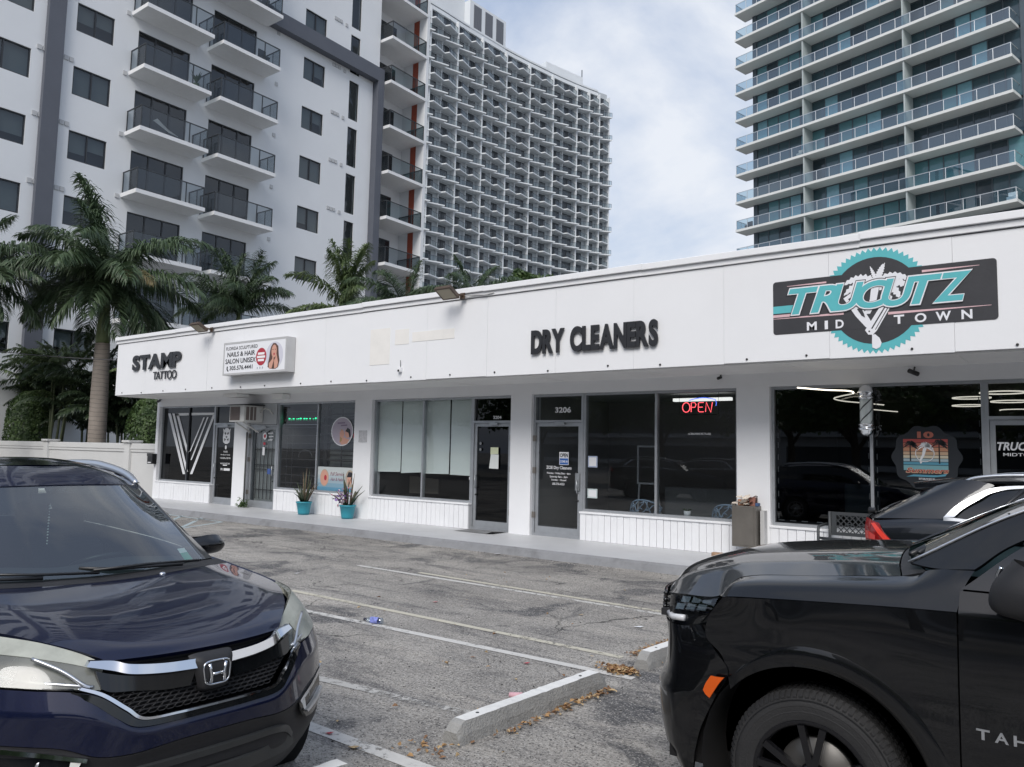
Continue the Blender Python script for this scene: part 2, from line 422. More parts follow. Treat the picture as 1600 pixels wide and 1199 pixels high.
# fascia boards with open joints
xs = [-23.35] + [-4.40 + 1.572 * k for k in range(-12, 9)]
rnd = random.Random(5)
for a, b in zip(xs, xs[1:]):
    dy = rnd.uniform(-.002, .002)
    m = MB(); m.box(a + .0015, YF + dy, ZT + rnd.uniform(-.006, .006), b - .0015, YF + .055, 4.80); m.build('fascia_board', FASC, shop)
m = MB(); m.box(-23.35, YF + .06, ZT, -23.29, 13.3, 4.80); m.build('fascia_return', FASC, shop)
# capping: an upper metal cap and a lower trim strip, in lengths that overlap a little unevenly
CAPM = pmat('cap_metal', (0.82, 0.83, 0.85), 0.45, var=0.02, bump=0.05, bscale=9)
for k, (a, b) in enumerate(zip([-23.42, -20.1, -16.4, -12.6, -9.2, -5.8, -2.4, 1.0, 5.0], [-20.1, -16.4, -12.6, -9.2, -5.8, -2.4, 1.0, 5.0, 9.65])):
    dz = [0, .006, -.004, .008, 0, -.006, .01, 0, 0][k]
    m = MB(); m.box(a, YF - .075, 4.905 + dz, b + .02, YF + .35, 5.01 + dz); m.build('roof_cap', CAPM, shop, bevel=0.008)
    m = MB(); m.box(a, YF - .03, 4.815 + dz * .5, b, YF + .05, 4.90 + dz * .5); m.build('fascia_trim', FASC, shop, bevel=0.005)
SCREW = pmat('dark_screw', (0.03, 0.03, 0.03), 0.6)
for x in [-22.9 + 1.17 * k + rnd.uniform(-.15, .15) for k in range(27)]:
    m = MB(); m.lathe([(0, YF - .016), (.016, YF - .016), (.018, YF)], (x, 0, ZT + .055 + rnd.uniform(-.015, .02)), 8, axis='Y'); m.build('screw', SCREW, shop)
# faint ghost of an older sign
GH = pmat('sign_ghost', (0.80, 0.785, 0.755), 0.7, var=0.03, scale=5)
m = MB()
for x0, x1, z0, z1 in ((-12.35, -11.75, 3.62, 4.40), (-11.6, -11.2, 4.02, 4.34), (-11.1, -9.95, 4.05, 4.25)): m.box(x0, YF - .0075, z0, x1, YF, z1)
m.build('sign_ghost', GH, shop)

# ---- boarded stall risers under the windows: single vertical boards
BOARD = pmat('riser_paint', (0.80, 0.81, 0.83), 0.5, var=0.03, scale=2, bump=0.15, bscale=25, dirt=0.18, dcol=(0.5, 0.5, 0.48))
def riser(x0, x1):
    m = MB(); m.box(x0, YW + .03, Z0 - .1, x1, YW + .16, ZS - .03); m.build('riser_back', pmat('joint_shade', (0.50, 0.51, 0.53), 0.8), shop)
    n = max(1, round((x1 - x0) / 0.137)); s = (x1 - x0) / n
    for i in range(n):
        a = x0 + i * s; d = rnd.uniform(-.005, .005)
        m = MB(); m.box(a + .004, YW + d, Z0 + .004, a + s - .004, YW + .04, ZS - .03 + rnd.uniform(-.004, .002)); m.build('riser_board', BOARD, shop)
    m = MB(); m.box(x0 - .01, YW - .02, ZS - .028, x1 + .01, YG + .08, ZS + .01); m.build('window_sill', BOARD, shop, bevel=.006)
for a, b in ((-23.31, -20.36), (-17.36, -14.32), (-13.72, -10.63), (-7.83, -4.72), (-4.15, -1.07), (.1, 3.2), (3.8, 8.9)): riser(a, b)

# ---- glazing
GD = glass('dark_film_glass', (0.07, 0.08, 0.095), 0.6)
GC = glass('shop_glass', (0.62, 0.66, 0.68), 0.9)
GE = glass('clear_shop_glass', (0.84, 0.88, 0.88), 0.7)
GB = glass('barber_glass', (0.26, 0.28, 0.30), 0.8)
FR = pmat('window_aluminium', (0.40, 0.42, 0.445), 0.42, 0.55, var=0.08, scale=6)
FRD = pmat('dark_mullion', (0.045, 0.05, 0.058), 0.4)
def frame_mb(x0, x1, z0, z1, w, y0, y1):
    m = MB(); m.box(x0, y0, z0, x0 + w, y1, z1); m.box(x1 - w, y0, z0, x1, y1, z1); m.box(x0 + w, y0, z1 - w, x1 - w, y1, z1); m.box(x0 + w, y0, z0, x1 - w, y1, z0 + w)
    return m
def window(x0, x1, z0=ZS + .012, z1=ZH - .002, mull=(), gl=GC, mm=None, w=.045):
    f = frame_mb(x0, x1, z0, z1, w, YG - .05, YG + .06).build('window', FR, shop)
    xs = [x0 + w] + [a for a in mull] + [x1 - w]
    for a in mull:
        m = MB(); m.box(a - w / 2, YG - .045, z0 + w, a + w / 2, YG + .055, z1 - w); m.build('mullion', mm or FR, f)
    for i in range(len(xs) - 1):
        m = MB(); m.quad((xs[i], YG, z0 + w), (xs[i + 1], YG, z0 + w), (xs[i + 1], YG, z1 - w), (xs[i], YG, z1 - w)); m.build('pane', gl, f)
    return f
def door(x0, x1, z1, gl, hx, side, w=.07, handle=True):
    m = frame_mb(x0, x1, Z0, ZH - .002, .05, YG - .06, YG + .06)
    m.box(x0 + .05, YG - .06, z1, x1 - .05, YG + .06, z1 + .05)
    m.box(x0 + .05, YG - .05, Z0, x1 - .05, YG + .1, Z0 + .015)
    fr = m.build('door_frame', FR, shop)
    m = frame_mb(x0 + .055, x1 - .055, Z0 + .02, z1 - .006, w, YG - .035, YG + .02)
    m.box(x0 + .055 + w, YG - .034, Z0 + .02 + w, x1 - .055 - w, YG + .019, Z0 + .19)
    d = m.build('door', FR, shop)
    m = MB(); m.quad((x0 + .12, YG - .01, Z0 + .19), (x1 - .12, YG - .01, Z0 + .19), (x1 - .12, YG - .01, z1 - .07), (x0 + .12, YG - .01, z1 - .07)); m.build('pane', gl, d)
    m = MB(); m.quad((x0 + .05, YG, z1 + .05), (x1 - .05, YG, z1 + .05), (x1 - .05, YG, ZH - .05), (x0 + .05, YG, ZH - .05)); m.build('transom_pane', gl, fr)
    if handle:
        hz = Z0 + 1.02; xx = hx
        m = MB(); m.tube([(xx, YG - .035, hz - .13), (xx, YG - .085, hz - .13), (xx, YG - .085, hz + .13), (xx, YG - .035, hz + .13)], .012, 8); m.build('handle', ALU, d)
        m = MB(); m.lathe([(0, YG - .055), (.02, YG - .055), (.022, YG - .035)], (xx, 0, hz - .28), 10, axis='Y'); m.build('lock', BLACK, d)
    m = MB(); m.box((x0 + x1) / 2 - .05, YG - .10, z1 - .045, (x0 + x1) / 2 + .16, YG - .036, z1 + .005); m.bar(((x0 + x1) / 2 + .1, YG - .085, z1 + .012), ((x0 + x1) / 2 - .24, YG - .07, z1 + .02), .02, .012)
    m.build('door_closer', ALU, d)
    hs = x0 + .03 if side > 0 else x1 - .03
    for z in (.35, 1.25, 1.9):
        m = MB(); m.box(hs - .035, YG - .075, Z0 + z, hs + .035, YG - .035, Z0 + z + .12); m.build('hinge', pmat('hinge_steel', (0.25, 0.23, 0.21), 0.5, 0.7), d)
    return d
W1 = window(-23.31, -20.42, mull=(-21.80,), gl=GD, mm=FRD)
D1 = door(-20.42, -19.28, 2.42, GD, -20.30, -1)
D2 = door(-18.70, -17.42, 2.36, GC, -17.58, 1)
W2 = window(-17.42, -14.32, mull=(-15.82,), gl=GC)
W3 = window(-13.72, -10.65, mull=(-12.12,), gl=GE)
D3 = door(-10.65, -9.55, 2.42, GD, -10.52, -1)
D4 = door(-9.02, -7.83, 2.42, GC, -7.95, 1)
W4 = window(-7.83, -4.72, mull=(-6.28,), gl=GC)
W5 = window(-4.15, -1.07, mull=(-2.60,), gl=GB)
D5 = door(-1.07, .10, 2.42, GB, -.96, -1)
W6 = window(.10, 3.2, mull=(1.6,), gl=GB)
W7 = window(3.8, 8.9, mull=(5.5, 7.2), gl=GC)

# ---- interiors behind the glass
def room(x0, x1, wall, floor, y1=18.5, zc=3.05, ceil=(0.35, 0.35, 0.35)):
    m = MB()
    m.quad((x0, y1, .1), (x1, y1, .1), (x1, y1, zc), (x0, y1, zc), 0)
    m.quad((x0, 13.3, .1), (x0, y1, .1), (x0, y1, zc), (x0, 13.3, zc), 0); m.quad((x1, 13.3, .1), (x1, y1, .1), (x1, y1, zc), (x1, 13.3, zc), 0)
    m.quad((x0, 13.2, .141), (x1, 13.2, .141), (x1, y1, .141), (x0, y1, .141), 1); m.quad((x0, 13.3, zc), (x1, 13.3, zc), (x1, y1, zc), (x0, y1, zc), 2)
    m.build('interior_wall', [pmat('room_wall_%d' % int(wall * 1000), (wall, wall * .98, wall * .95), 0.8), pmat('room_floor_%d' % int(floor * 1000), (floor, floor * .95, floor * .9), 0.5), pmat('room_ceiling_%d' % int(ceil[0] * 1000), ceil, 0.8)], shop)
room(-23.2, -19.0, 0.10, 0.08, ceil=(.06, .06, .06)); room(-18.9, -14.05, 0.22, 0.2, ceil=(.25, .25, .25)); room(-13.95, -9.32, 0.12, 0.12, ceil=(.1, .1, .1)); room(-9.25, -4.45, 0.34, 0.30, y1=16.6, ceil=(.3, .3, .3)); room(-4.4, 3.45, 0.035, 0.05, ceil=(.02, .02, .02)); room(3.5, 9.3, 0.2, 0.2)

# ================================================================ SIGNS ON THE FASCIA
LET = pmat('black_letter', (0.022, 0.023, 0.027), 0.45)
def letters(parent, rows):
    """each letter its own part; rows: (text, x0, x1, z0, z1, depth, bold)"""
    for txt, x0, x1, z0, z1, dep, bold in rows:
        ws = {c: char_w(c, bold) for c in set(txt)}
        gap = 0.015
        tot = sum(ws[c] for c in txt) + gap * (len(txt) - 1)
        k = (x1 - x0) / tot; x = x0
        for i_, c in enumerate(txt):
            x += {'RY': -.11, 'TA': -.07, 'AT': -.07}.get(txt[max(0, i_ - 1):i_ + 1], 0) * k
            if c != ' ':
                m = MB(); m.text(c, x, x + ws[c] * k, z0 - (.008 if c in 'SCO' else 0), z1 + (.008 if c in 'SCO' else 0), YF - .022, dep, bold); m.build('letter', LET, parent)
            x += (ws[c] + gap) * k
def char_w(c, bold):
    if c == ' ': return 0.34
    cu = bpy.data.curves.new('lettering', 'FONT'); cu.body = c; cu.size = 1; cu.offset = bold
    o = bpy.data.objects.new('lettering', cu); me = bpy.data.meshes.new_from_object(o)
    xs = [v.co.x for v in me.vertices]
    bpy.data.objects.remove(o); bpy.data.curves.remove(cu); bpy.data.meshes.remove(me)
    return max(xs) - min(xs)
t = thing('letter_sign', 'heavy raised black letters over a thin word at the left end of the fascia', 'sign', (-21, YF, 4))
letters(t, [('STAMP', -22.36, -19.72, 3.955, 4.39, .03, .042), ('TATTOO', -21.19, -19.93, 3.645, 3.87, .02, 0.0)])
t = thing('letter_sign', 'black block letters reading dry cleaners on the white fascia', 'sign', (-6.8, YF, 3.8))
letters(t, [('DRY CLEANERS', -8.05, -5.47, 3.605, 4.045, .03, .045)])

# ---- light box of the salon
t = thing('light_box_sign', 'white illuminated box sign of the nail and hair salon with a woman in a circle', 'sign', (-16.2, 11.4, 4))
SBX = pmat('sign_box_metal', (0.52, 0.52, 0.52), 0.5, 0.2, var=.05)
yb = 11.29
m = frame_mb(-17.44, -14.90, 3.585, 4.415, .05, yb, yb + .02)
m.box(-17.44, yb + .02, 3.585, -14.90, YF - .01, 4.415); m.build('box_case', SBX, t)
m = MB(); m.quad((-17.39, yb + .004, 3.635), (-14.95, yb + .004, 3.635), (-14.95, yb + .004, 4.365), (-17.39, yb + .004, 4.365)); m.build('face_panel', pmat('sign_face', (0.80, 0.81, 0.84), 0.35), t)
PR = pmat('print_black', (0.02, 0.02, 0.025), 0.5)
m = MB()
m.text('FLORIDA SCULPTURED', -17.33, -16.03, 4.215, 4.30, yb, 0, .004); m.text('NAILS & HAIR', -17.27, -16.12, 4.045, 4.165, yb, 0, .018)
m.text('SALON UNISEX', -17.34, -16.08, 3.87, 3.995, yb, 0, .018); m.text('305.576.4441', -17.15, -16.2, 3.705, 3.815, yb, 0, .018)
m.sheet([(-17.27, 3.80), (-17.235, 3.815), (-17.22, 3.785), (-17.24, 3.76), (-17.215, 3.72), (-17.185, 3.70), (-17.20, 3.675), (-17.235, 3.685), (-17.28, 3.74)], yb)
m.build('sign_lettering', PR, t)
RED = pmat('print_red', (0.42, 0.03, 0.05), 0.5)
m = MB(); m.sheet(ellipse(-15.87, 3.985, .205, .215), yb, 0); m.build('red_disc', RED, t)
m = MB()
for z, hw in ((4.06, .13), (3.98, .16), (3.90, .12)): m.sheet([(-15.87 - hw, z - .028), (-15.87 + hw, z - .028), (-15.87 + hw, z + .028), (-15.87 - hw, z + .028)], yb - .002)
m.build('disc_text_bar', pmat('print_white', (0.85, 0.83, 0.84), 0.5), t)
m = MB(); m.sheet(ellipse(-15.36, 3.99, .33, .33, 36), yb + .0015, 0); m.build('photo_disc', pmat('print_lilac', (0.62, 0.62, 0.70), 0.5), t)
HAIR = pmat('print_brown', (0.10, 0.05, 0.035), 0.5); SKIN = pmat('print_skin', (0.62, 0.33, 0.25), 0.5); SKN2 = pmat('print_skin_deep', (0.48, 0.22, 0.16), 0.5)
m = MB()
m.sheet([(-15.50, 4.20), (-15.42, 4.285), (-15.32, 4.28), (-15.22, 4.20), (-15.19, 4.0), (-15.15, 3.86), (-15.20, 3.70), (-15.30, 3.66), (-15.5, 3.67), (-15.6, 3.72), (-15.58, 3.84), (-15.55, 3.95), (-15.53, 4.1)], yb, 0)
m.sheet(ellipse(-15.37, 4.09, .10, .155), yb - .002, 1)
m.sheet([(-15.54, 3.68), (-15.44, 3.67), (-15.37, 3.86), (-15.385, 4.02), (-15.41, 4.02), (-15.43, 3.9), (-15.55, 3.8)], yb - .004, 1)
m.sheet([(-15.33, 3.665), (-15.22, 3.70), (-15.2, 3.82), (-15.27, 4.02), (-15.30, 4.03), (-15.31, 3.92), (-15.36, 3.86)], yb - .004, 1)
m.sheet(ellipse(-15.365, 4.02, .028, .03, 12), yb - .003, 2)
for x in (-15.415, -15.325): m.sheet(ellipse(x, 4.13, .022, .010, 10), yb - .003, 0)
m.build('photo_print', [HAIR, SKIN, RED], t)
m = MB()
for x in (-16.0, -15.9, -15.8): m.sheet(ellipse(x, 3.715, .022, .03, 10), yb)
m.build('small_symbol', pmat('print_grey', (0.45, 0.47, 0.52), 0.5), t)

# ---- painted badge of the barber shop
t = thing('painted_sign', 'painted barber badge with black banner, teal toothed ring, palm and razor', 'sign', (-2.2, YF, 4))
TEAL = pmat('paint_teal', (0.10, 0.46, 0.50), 0.6, var=.05, scale=5); CHAR = pmat('paint_charcoal', (0.035, 0.036, 0.042), 0.6, var=.12, scale=3, bump=.08, bscale=18); WPNT = pmat('paint_offwhite', (0.78, 0.79, 0.83), 0.6, var=.03); PINK = pmat('paint_pink', (0.70, 0.47, 0.50), 0.6, var=.06)
cx, cz = -2.215, 4.035
def yl(k): return YF - .004 - .0011 * k
rx, rz = .72, .755
pts = []
for i in range(116):
    a = 2 * math.pi * i / 116; q = 1.0 if i % 2 else .93
    pts.append((cx + rx * q * math.cos(a), cz + rz * q * math.sin(a)))
m = MB(); m.prism(pts, yl(0), YF - .001); m.build('toothed_ring', TEAL, t)
m = MB(); m.prism(ellipse(cx, cz, .585, .615, 48), yl(1), yl(0) + .001); m.build('badge_disc', CHAR, t)
def rrect(x0, x1, z0, z1, r):
    p = []
    for (a, b, s) in ((x1 - r, z1 - r, 0), (x0 + r, z1 - r, 90), (x0 + r, z0 + r, 180), (x1 - r, z0 + r, 270)):
        p += [(a + r * math.cos(R_(s + k * 22.5)), b + r * math.sin(R_(s + k * 22.5))) for k in range(5)]
    return p
m = MB(); m.prism(rrect(-3.63, -.757, 3.645, 4.447, .045), yl(2), yl(1) + .001); m.build('banner', CHAR, t)
m = MB(); m.sheet([(-3.63, 3.965), (-3.30, 3.965), (-3.28, 4.075), (-3.63, 4.075)], yl(3)); m.build('teal_stripe', TEAL, t)
def stripe(x0, x1, z, h, flip=False):
    m = MB(); a, b = (x0, x1) if not flip else (x1, x0)
    m.sheet([(a, z - h), (a, z + h), (b, z + .003), (b, z - .003)], yl(3)); m.build('pink_stripe', PINK, t)
stripe(-2.63, -3.63, 3.885, .017); stripe(-2.86, -3.42, 4.365, .013); stripe(-1.62, -.95, 4.375, .016); stripe(-2.05, -.83, 3.835, .018)
m = MB(); m.sheet([(-3.63, 3.905), (-3.3, 3.905), (-3.29, 3.945), (-3.63, 3.945)], yl(3)); m.build('pink_stripe', PINK, t)
# palm crown
m = MB()
def leaf(bx, bz, ang, ln, droop, wd):
    n = 17; up = []; dn = []
    for i in range(n + 1):
        s = i / n; a = R_(ang) - (1 if math.cos(R_(ang)) >= 0 else -1) * droop * s
        if i == 0: x, z = bx, bz
        else: x += ln / n * math.cos(a); z += ln / n * math.sin(a)
        h = wd * (math.sin(math.pi * min(1, .12 + .88 * s)) ** .7) * (1 - .3 * s)
        j = (0.62 if i % 2 else 1.12)
        nx, nz = -math.sin(a), math.cos(a)
        up.append((x + nx * h * .42 * (1.9 - j), z + nz * h * .42 * (1.9 - j))); dn.append((x - nx * h * .55 * j, z - nz * h * .55 * j))
    m.sheet(up + dn[::-1], yl(4) - .00015 * len(m.f))
bx, bz = -2.19, 4.28
for ang, ln, dr, wd in ((15, .48, 1.0, .15), (-2, .44, 1.35, .14), (40, .48, 1.4, .14), (80, .28, .3, .09), (62, .30, -.2, .06), (140, .48, 1.3, .14), (165, .48, 1.1, .15), (185, .40, 1.0, .13), (105, .26, .1, .06), (-35, .44, 1.0, .11)): leaf(bx, bz, ang, ln, dr, wd)
m.sheet([(-2.25, 4.30), (-2.14, 4.30), (-2.17, 4.15), (-2.2, 4.0), (-2.28, 3.85), (-2.36, 3.85), (-2.28, 4.05)], yl(4) - .0022)
m.build('palm_tree_figure', WPNT, t)
# open razor
m = MB()
def lay(p, k): m.sheet(p, yl(4) - .0028 - .0008 * k, 0)
lay([(-2.63, 4.10), (-2.50, 4.19), (-2.42, 4.02), (-2.30, 3.80), (-2.245, 3.69), (-2.29, 3.62), (-2.345, 3.67), (-2.47, 3.83)], 0)
lay([(-2.35, 3.62), (-2.31, 3.555), (-2.25, 3.55), (-2.20, 3.60), (-1.99, 3.97), (-2.13, 3.97)], 1)
lay([(-2.26, 3.55), (-2.22, 3.555), (-2.165, 3.50), (-2.14, 3.43), (-2.16, 3.37), (-2.21, 3.345), (-2.26, 3.37), (-2.262, 3.45)], 1)
m.build('razor_figure', WPNT, t)
m = MB()
def dk(p): m.sheet(p, yl(4) - .0052)
dk(ellipse(-2.295, 3.60, .012, .012, 10)); dk([(-2.27, 3.64), (-2.255, 3.63), (-2.06, 3.96), (-2.075, 3.965)]); dk([(-2.22, 3.62), (-2.212, 3.615), (-2.035, 3.93), (-2.045, 3.935)])
dk([(-2.565, 4.085), (-2.515, 4.115), (-2.47, 4.035), (-2.52, 4.01)]); dk([(-2.45, 3.93), (-2.40, 3.95), (-2.36, 3.86), (-2.345, 3.80), (-2.39, 3.83)])
m.build('razor_line', CHAR, t)
# slanted name: dark edge, white outline, teal fill
word = 'TRUCUTZ'; spans = [(-3.36, -3.015), (-3.10, -2.755), (-2.77, -2.445), (-2.455, -2.095), (-2.08, -1.755), (-1.745, -1.385), (-1.525, -1.005)]
spans = []
x = -3.40; raw = [char_w(c, .0) for c in word]; tot = sum(raw) + .10 * 6; k = (2.36 - .16) / tot
for c, wd in zip(word, raw):
    spans.append((x, x + wd * k + .16)); x += (wd + .10) * k
for c, (a, b) in zip(word, spans):
    zz0, zz1 = 3.93, 4.315
    for kk, (mat_, bold, g, nm) in enumerate(((CHAR, .07, .03, 'letter_edge'), (WPNT, .055, .018, 'letter_outline'), (TEAL, .03, 0, 'letter'))):
        m = MB(); m.text(c, a - g, b + g, zz0 - g, zz1 + g, yl(4) - .0075 - .0012 * kk - .00012 * len(t.children) / 3, 0, bold, .28); m.build(nm, mat_, t)
xs_ = [(-3.14, -3.00), (-2.89, -2.845), (-2.74, -2.63), (-1.98, -1.85), (-1.72, -1.58), (-1.47, -1.29), (-1.17, -1.045)]
for c, (a, b) in zip('MIDTOWN', xs_):
    m = MB(); m.text(c, a, b, 3.675, 3.80, yl(4) - .004, 0, .03)
    if c in 'MITN':                                        # slab serifs
        for q in ((a + .01,) if c == 'T' else (a + .012, b - .012)):
            pass
    m.build('letter', WPNT, t)

# ---- floodlights and small fittings on the fascia
BRZ = pmat('bronze_paint', (0.095, 0.065, 0.045), 0.45, 0.3, var=.1); LENS = pmat('flood_lens', (0.35, 0.31, 0.22), 0.25)
def flood(x, lab):
    t = thing('floodlight', lab, 'floodlight', (x, YF, 4.85), group='floodlights on the fascia')
    m = MB(); m.box(x + .12, YF - .09, 4.80, x + .24, YF - .076, 4.92); m.tube([(x + .18, YF - .08, 4.86), (x + .18, YF - .16, 4.87), (x + .12, YF - .24, 4.90)], .018, 8); m.build('bracket', BRZ, t)
    a = Vector((0, -.86, .50)); u = Vector((0, .5, .86)); c = Vector((x, YF - .34, 4.90))
    def P(s, f, h): return tuple(c + Vector((s, 0, 0)) + a * f + u * h)
    m = MB(); vs = [P(-.21, -.17, -.03), P(.21, -.17, -.03), P(.21, .17, -.03), P(-.21, .17, -.03), P(-.19, -.15, .05), P(.19, -.15, .05), P(.19, .15, .05), P(-.19, .15, .05)]
    m.add(vs, [(0, 3, 2, 1), (4, 5, 6, 7), (0, 1, 5, 4), (1, 2, 6, 5), (2, 3, 7, 6), (3, 0, 4, 7)]); m.build('lamp_head', BRZ, t)
    m = MB(); m.quad(P(-.17, -.13, -.033), P(.17, -.13, -.033), P(.17, .13, -.033), P(-.17, .13, -.033)); m.build('lens', LENS, t)
    return t
flood(-18.50, 'bronze floodlight above the salon box sign'); flood(-9.88, 'bronze floodlight left of the dry cleaners letters, cable beside it')
m = MB(); m.tube([(-9.7, YF - .08, 4.86), (-9.4, YF - .05, 4.86), (-9.15, YF - .05, 4.835), (-8.95, YF - .04, 4.86)], .012, 6)
o = m.build('conduit', pmat('grey_conduit', (.5, .5, .5), .5)); tag(o, 'short grey cable loop beside the middle floodlight', 'cable')
t = thing('wall_camera', 'tiny white camera on the fascia below the faded sign ghost', 'camera', (-11.4, YF, 3.5))
m = MB(); m.box(-11.45, YF - .07, 3.43, -11.36, YF - .005, 3.53); m.build('camera_body', WHITE, t, bevel=.01)
m = MB(); m.lathe([(0, YF - .085), (.02, YF - .085), (.025, YF - .06)], (-11.405, 0, 3.46), 10, axis='Y'); m.build('lens', BLACK, t)
m = MB(); m.tube([(-11.4, YF - .02, 3.53), (-11.4, YF - .03, 3.68)], .006, 6); m.build('cable', BLACK, t)
def bullet(name, lab, p, d, L, r, mt):
    t = thing(name, lab, 'camera', p)
    p = Vector(p); d = Vector(d).normalized()
    m = MB(); m.tube([p - d * L * .5, p + d * L * .5], r, 12); m.build('camera_body', mt, t)
    m = MB(); m.tube([p + d * L * .5, p + d * (L * .5 + .004)], r * .7, 12); m.build('lens', BLACK, t)
    m = MB(); m.tube([p, p + Vector((0, .12, .09))], .012, 6); m.build('arm', mt, t)
bullet('wall_camera', 'dark bullet camera on the header above the barber window', (-1.95, 12.83, 3.13), (.7, -.5, -.35), .17, .035, BLACK)
bullet('wall_camera', 'small black camera on a bracket above the neon sign window', (-4.98, 12.85, 3.17), (-.4, -.7, -.3), .08, .025, BLACK)
bullet('wall_camera', 'grey dome camera at the top left corner of the tattoo shop', (-23.2, 12.85, 3.17), (.4, -.8, -.35), .12, .04, pmat('camera_grey', (.12, .12, .13), .4))
# square lamps and a box under the soffit
m = MB(); m.box(-18.75, 12.2, ZT - .11, -18.15, 12.6, ZT - .025); o = m.build('soffit_lamp', SOFF, bevel=.01); tag(o, 'shallow square lamp under the soffit above the tattoo shop', 'lamp')
m = MB(); m.box(-17.3, 12.7, ZT - .17, -16.85, 12.945, ZT - .03); o = m.build('junction_box', SOFF, bevel=.01); tag(o, 'pale junction box under the soffit above the salon door', 'junction box')
m = MB(); m.box(.0, 12.3, ZT - .12, 2.4, 12.42, ZT - .03); o = m.build('soffit_lamp', pmat('lamp_brown', (.3, .28, .26), .6)); tag(o, 'long brownish lamp strip under the soffit at the far right', 'lamp')

# ================================================================ WHITE APARTMENT BLOCK (left)
AW = pmat('stucco_white', (0.74, 0.76, 0.78), 0.75, var=0.03, scale=0.35, bump=0.05, bscale=12)
AG = pmat('stucco_slate', (0.105, 0.115, 0.14), 0.7, var=0.06, scale=0.8, bump=0.05, bscale=12)
AO = pmat('stucco_rust', (0.30, 0.065, 0.035), 0.7, var=0.06)
SLB = pmat('slab_white', (0.76, 0.77, 0.78), 0.7, var=.03)
AFR = pmat('window_charcoal', (0.03, 0.034, 0.04), 0.45)
BLIND = pmat('roller_blind', (0.18, 0.20, 0.20), 0.7, var=.08, scale=.6)
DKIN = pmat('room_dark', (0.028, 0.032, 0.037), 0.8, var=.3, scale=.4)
GAPT = glass('apartment_glass', (0.55, 0.60, 0.62), 0.9, wavy=.12)
GRL = glass('rail_glass_grey', (0.56, 0.60, 0.62), 0.7)
XA = -39.0
apt = thing('apartment_building', 'white apartment block with slate bands and balconies, behind the palms', 'apartment building', (XA, 22, 0))
YA0, YA1, ZA = 5.5, 40.2, 47.0
FL = [21.05 + 3.25 * k for k in range(-6, 8)]           # floor levels
# wall cut round its openings: a grid of cells with the openings left out
opens = []                                              # (y0, y1, z0, z1)
def hole(y0, y1, z0, z1): opens.append((y0, y1, z0, z1))
wins = []
for f in FL:
    if f < 3: continue
    for y0, y1 in ((12.05, 14.32), (16.22, 18.03), (29.84, 31.55)):
        hole(y0, y1, f + .98, f + 2.42); wins.append(('w', y0, y1, f + .98, f + 2.42))
    hole(33.66, 34.50, f - .25, f + 2.44); wins.append(('n', 33.66, 34.50, f - .25, f + 2.44))
    hole(19.28, 22.18, f + .02, f + 2.42); wins.append(('d', 19.28, 22.18, f + .02, f + 2.42))
    hole(23.50, 26.34, f + .02, f + 2.42); wins.append(('d', 23.50, 26.34, f + .02, f + 2.42))
    hole(8.0, 10.2, f + .98, f + 2.42); wins.append(('w', 8.0, 10.2, f + .98, f + 2.42))
def wall_with_holes(name, u0, u1, v0, v1, holes, P, Pb, mat, parent):
    us = sorted({u0, u1} | {h[0] for h in holes} | {h[1] for h in holes}); vs = sorted({v0, v1} | {h[2] for h in holes} | {h[3] for h in holes})
    us = [u for u in us if u0 <= u <= u1]; vs = [v for v in vs if v0 <= v <= v1]
    m = MB()
    for a, b in zip(us, us[1:]):
        run = None
        for c, d in zip(vs, vs[1:]):
            mu, mv = (a + b) / 2, (c + d) / 2
            if any(h[0] < mu < h[1] and h[2] < mv < h[3] for h in holes):
                if run is not None: m.quad(P(a, run), P(b, run), P(b, c), P(a, c)); run = None
            elif run is None: run = c
        if run is not None: m.quad(P(a, run), P(b, run), P(b, v1), P(a, v1))
    for h in holes:
        a, b, c, d = h
        for p, q in (((a, c), (b, c)), ((b, c), (b, d)), ((b, d), (a, d)), ((a, d), (a, c))):
            m.quad(P(*p), P(*q), Pb(*q), Pb(*p))
    return m.build(name, mat, parent)
PA = lambda u, v: (XA, u, v)
PB_ = lambda u, v: (XA - .22, u, v)
wall_with_holes('wall', YA0, 36.35, 0, ZA, opens, PA, PB_, AW, apt)
m = MB(); m.box(XA - 16, YA0, 0, XA - .9, YA0 + .3, ZA); m.box(XA - 16, YA1 - .2, 0, XA - 1.3, YA1, ZA); m.box(XA - 16, YA0, ZA - .3, XA, YA1, ZA)
m.box(XA - 1.2, YA0, 0, XA - .9, 36.3, ZA - .3); m.build('core_wall', AW, apt)
rnd = random.Random(11)
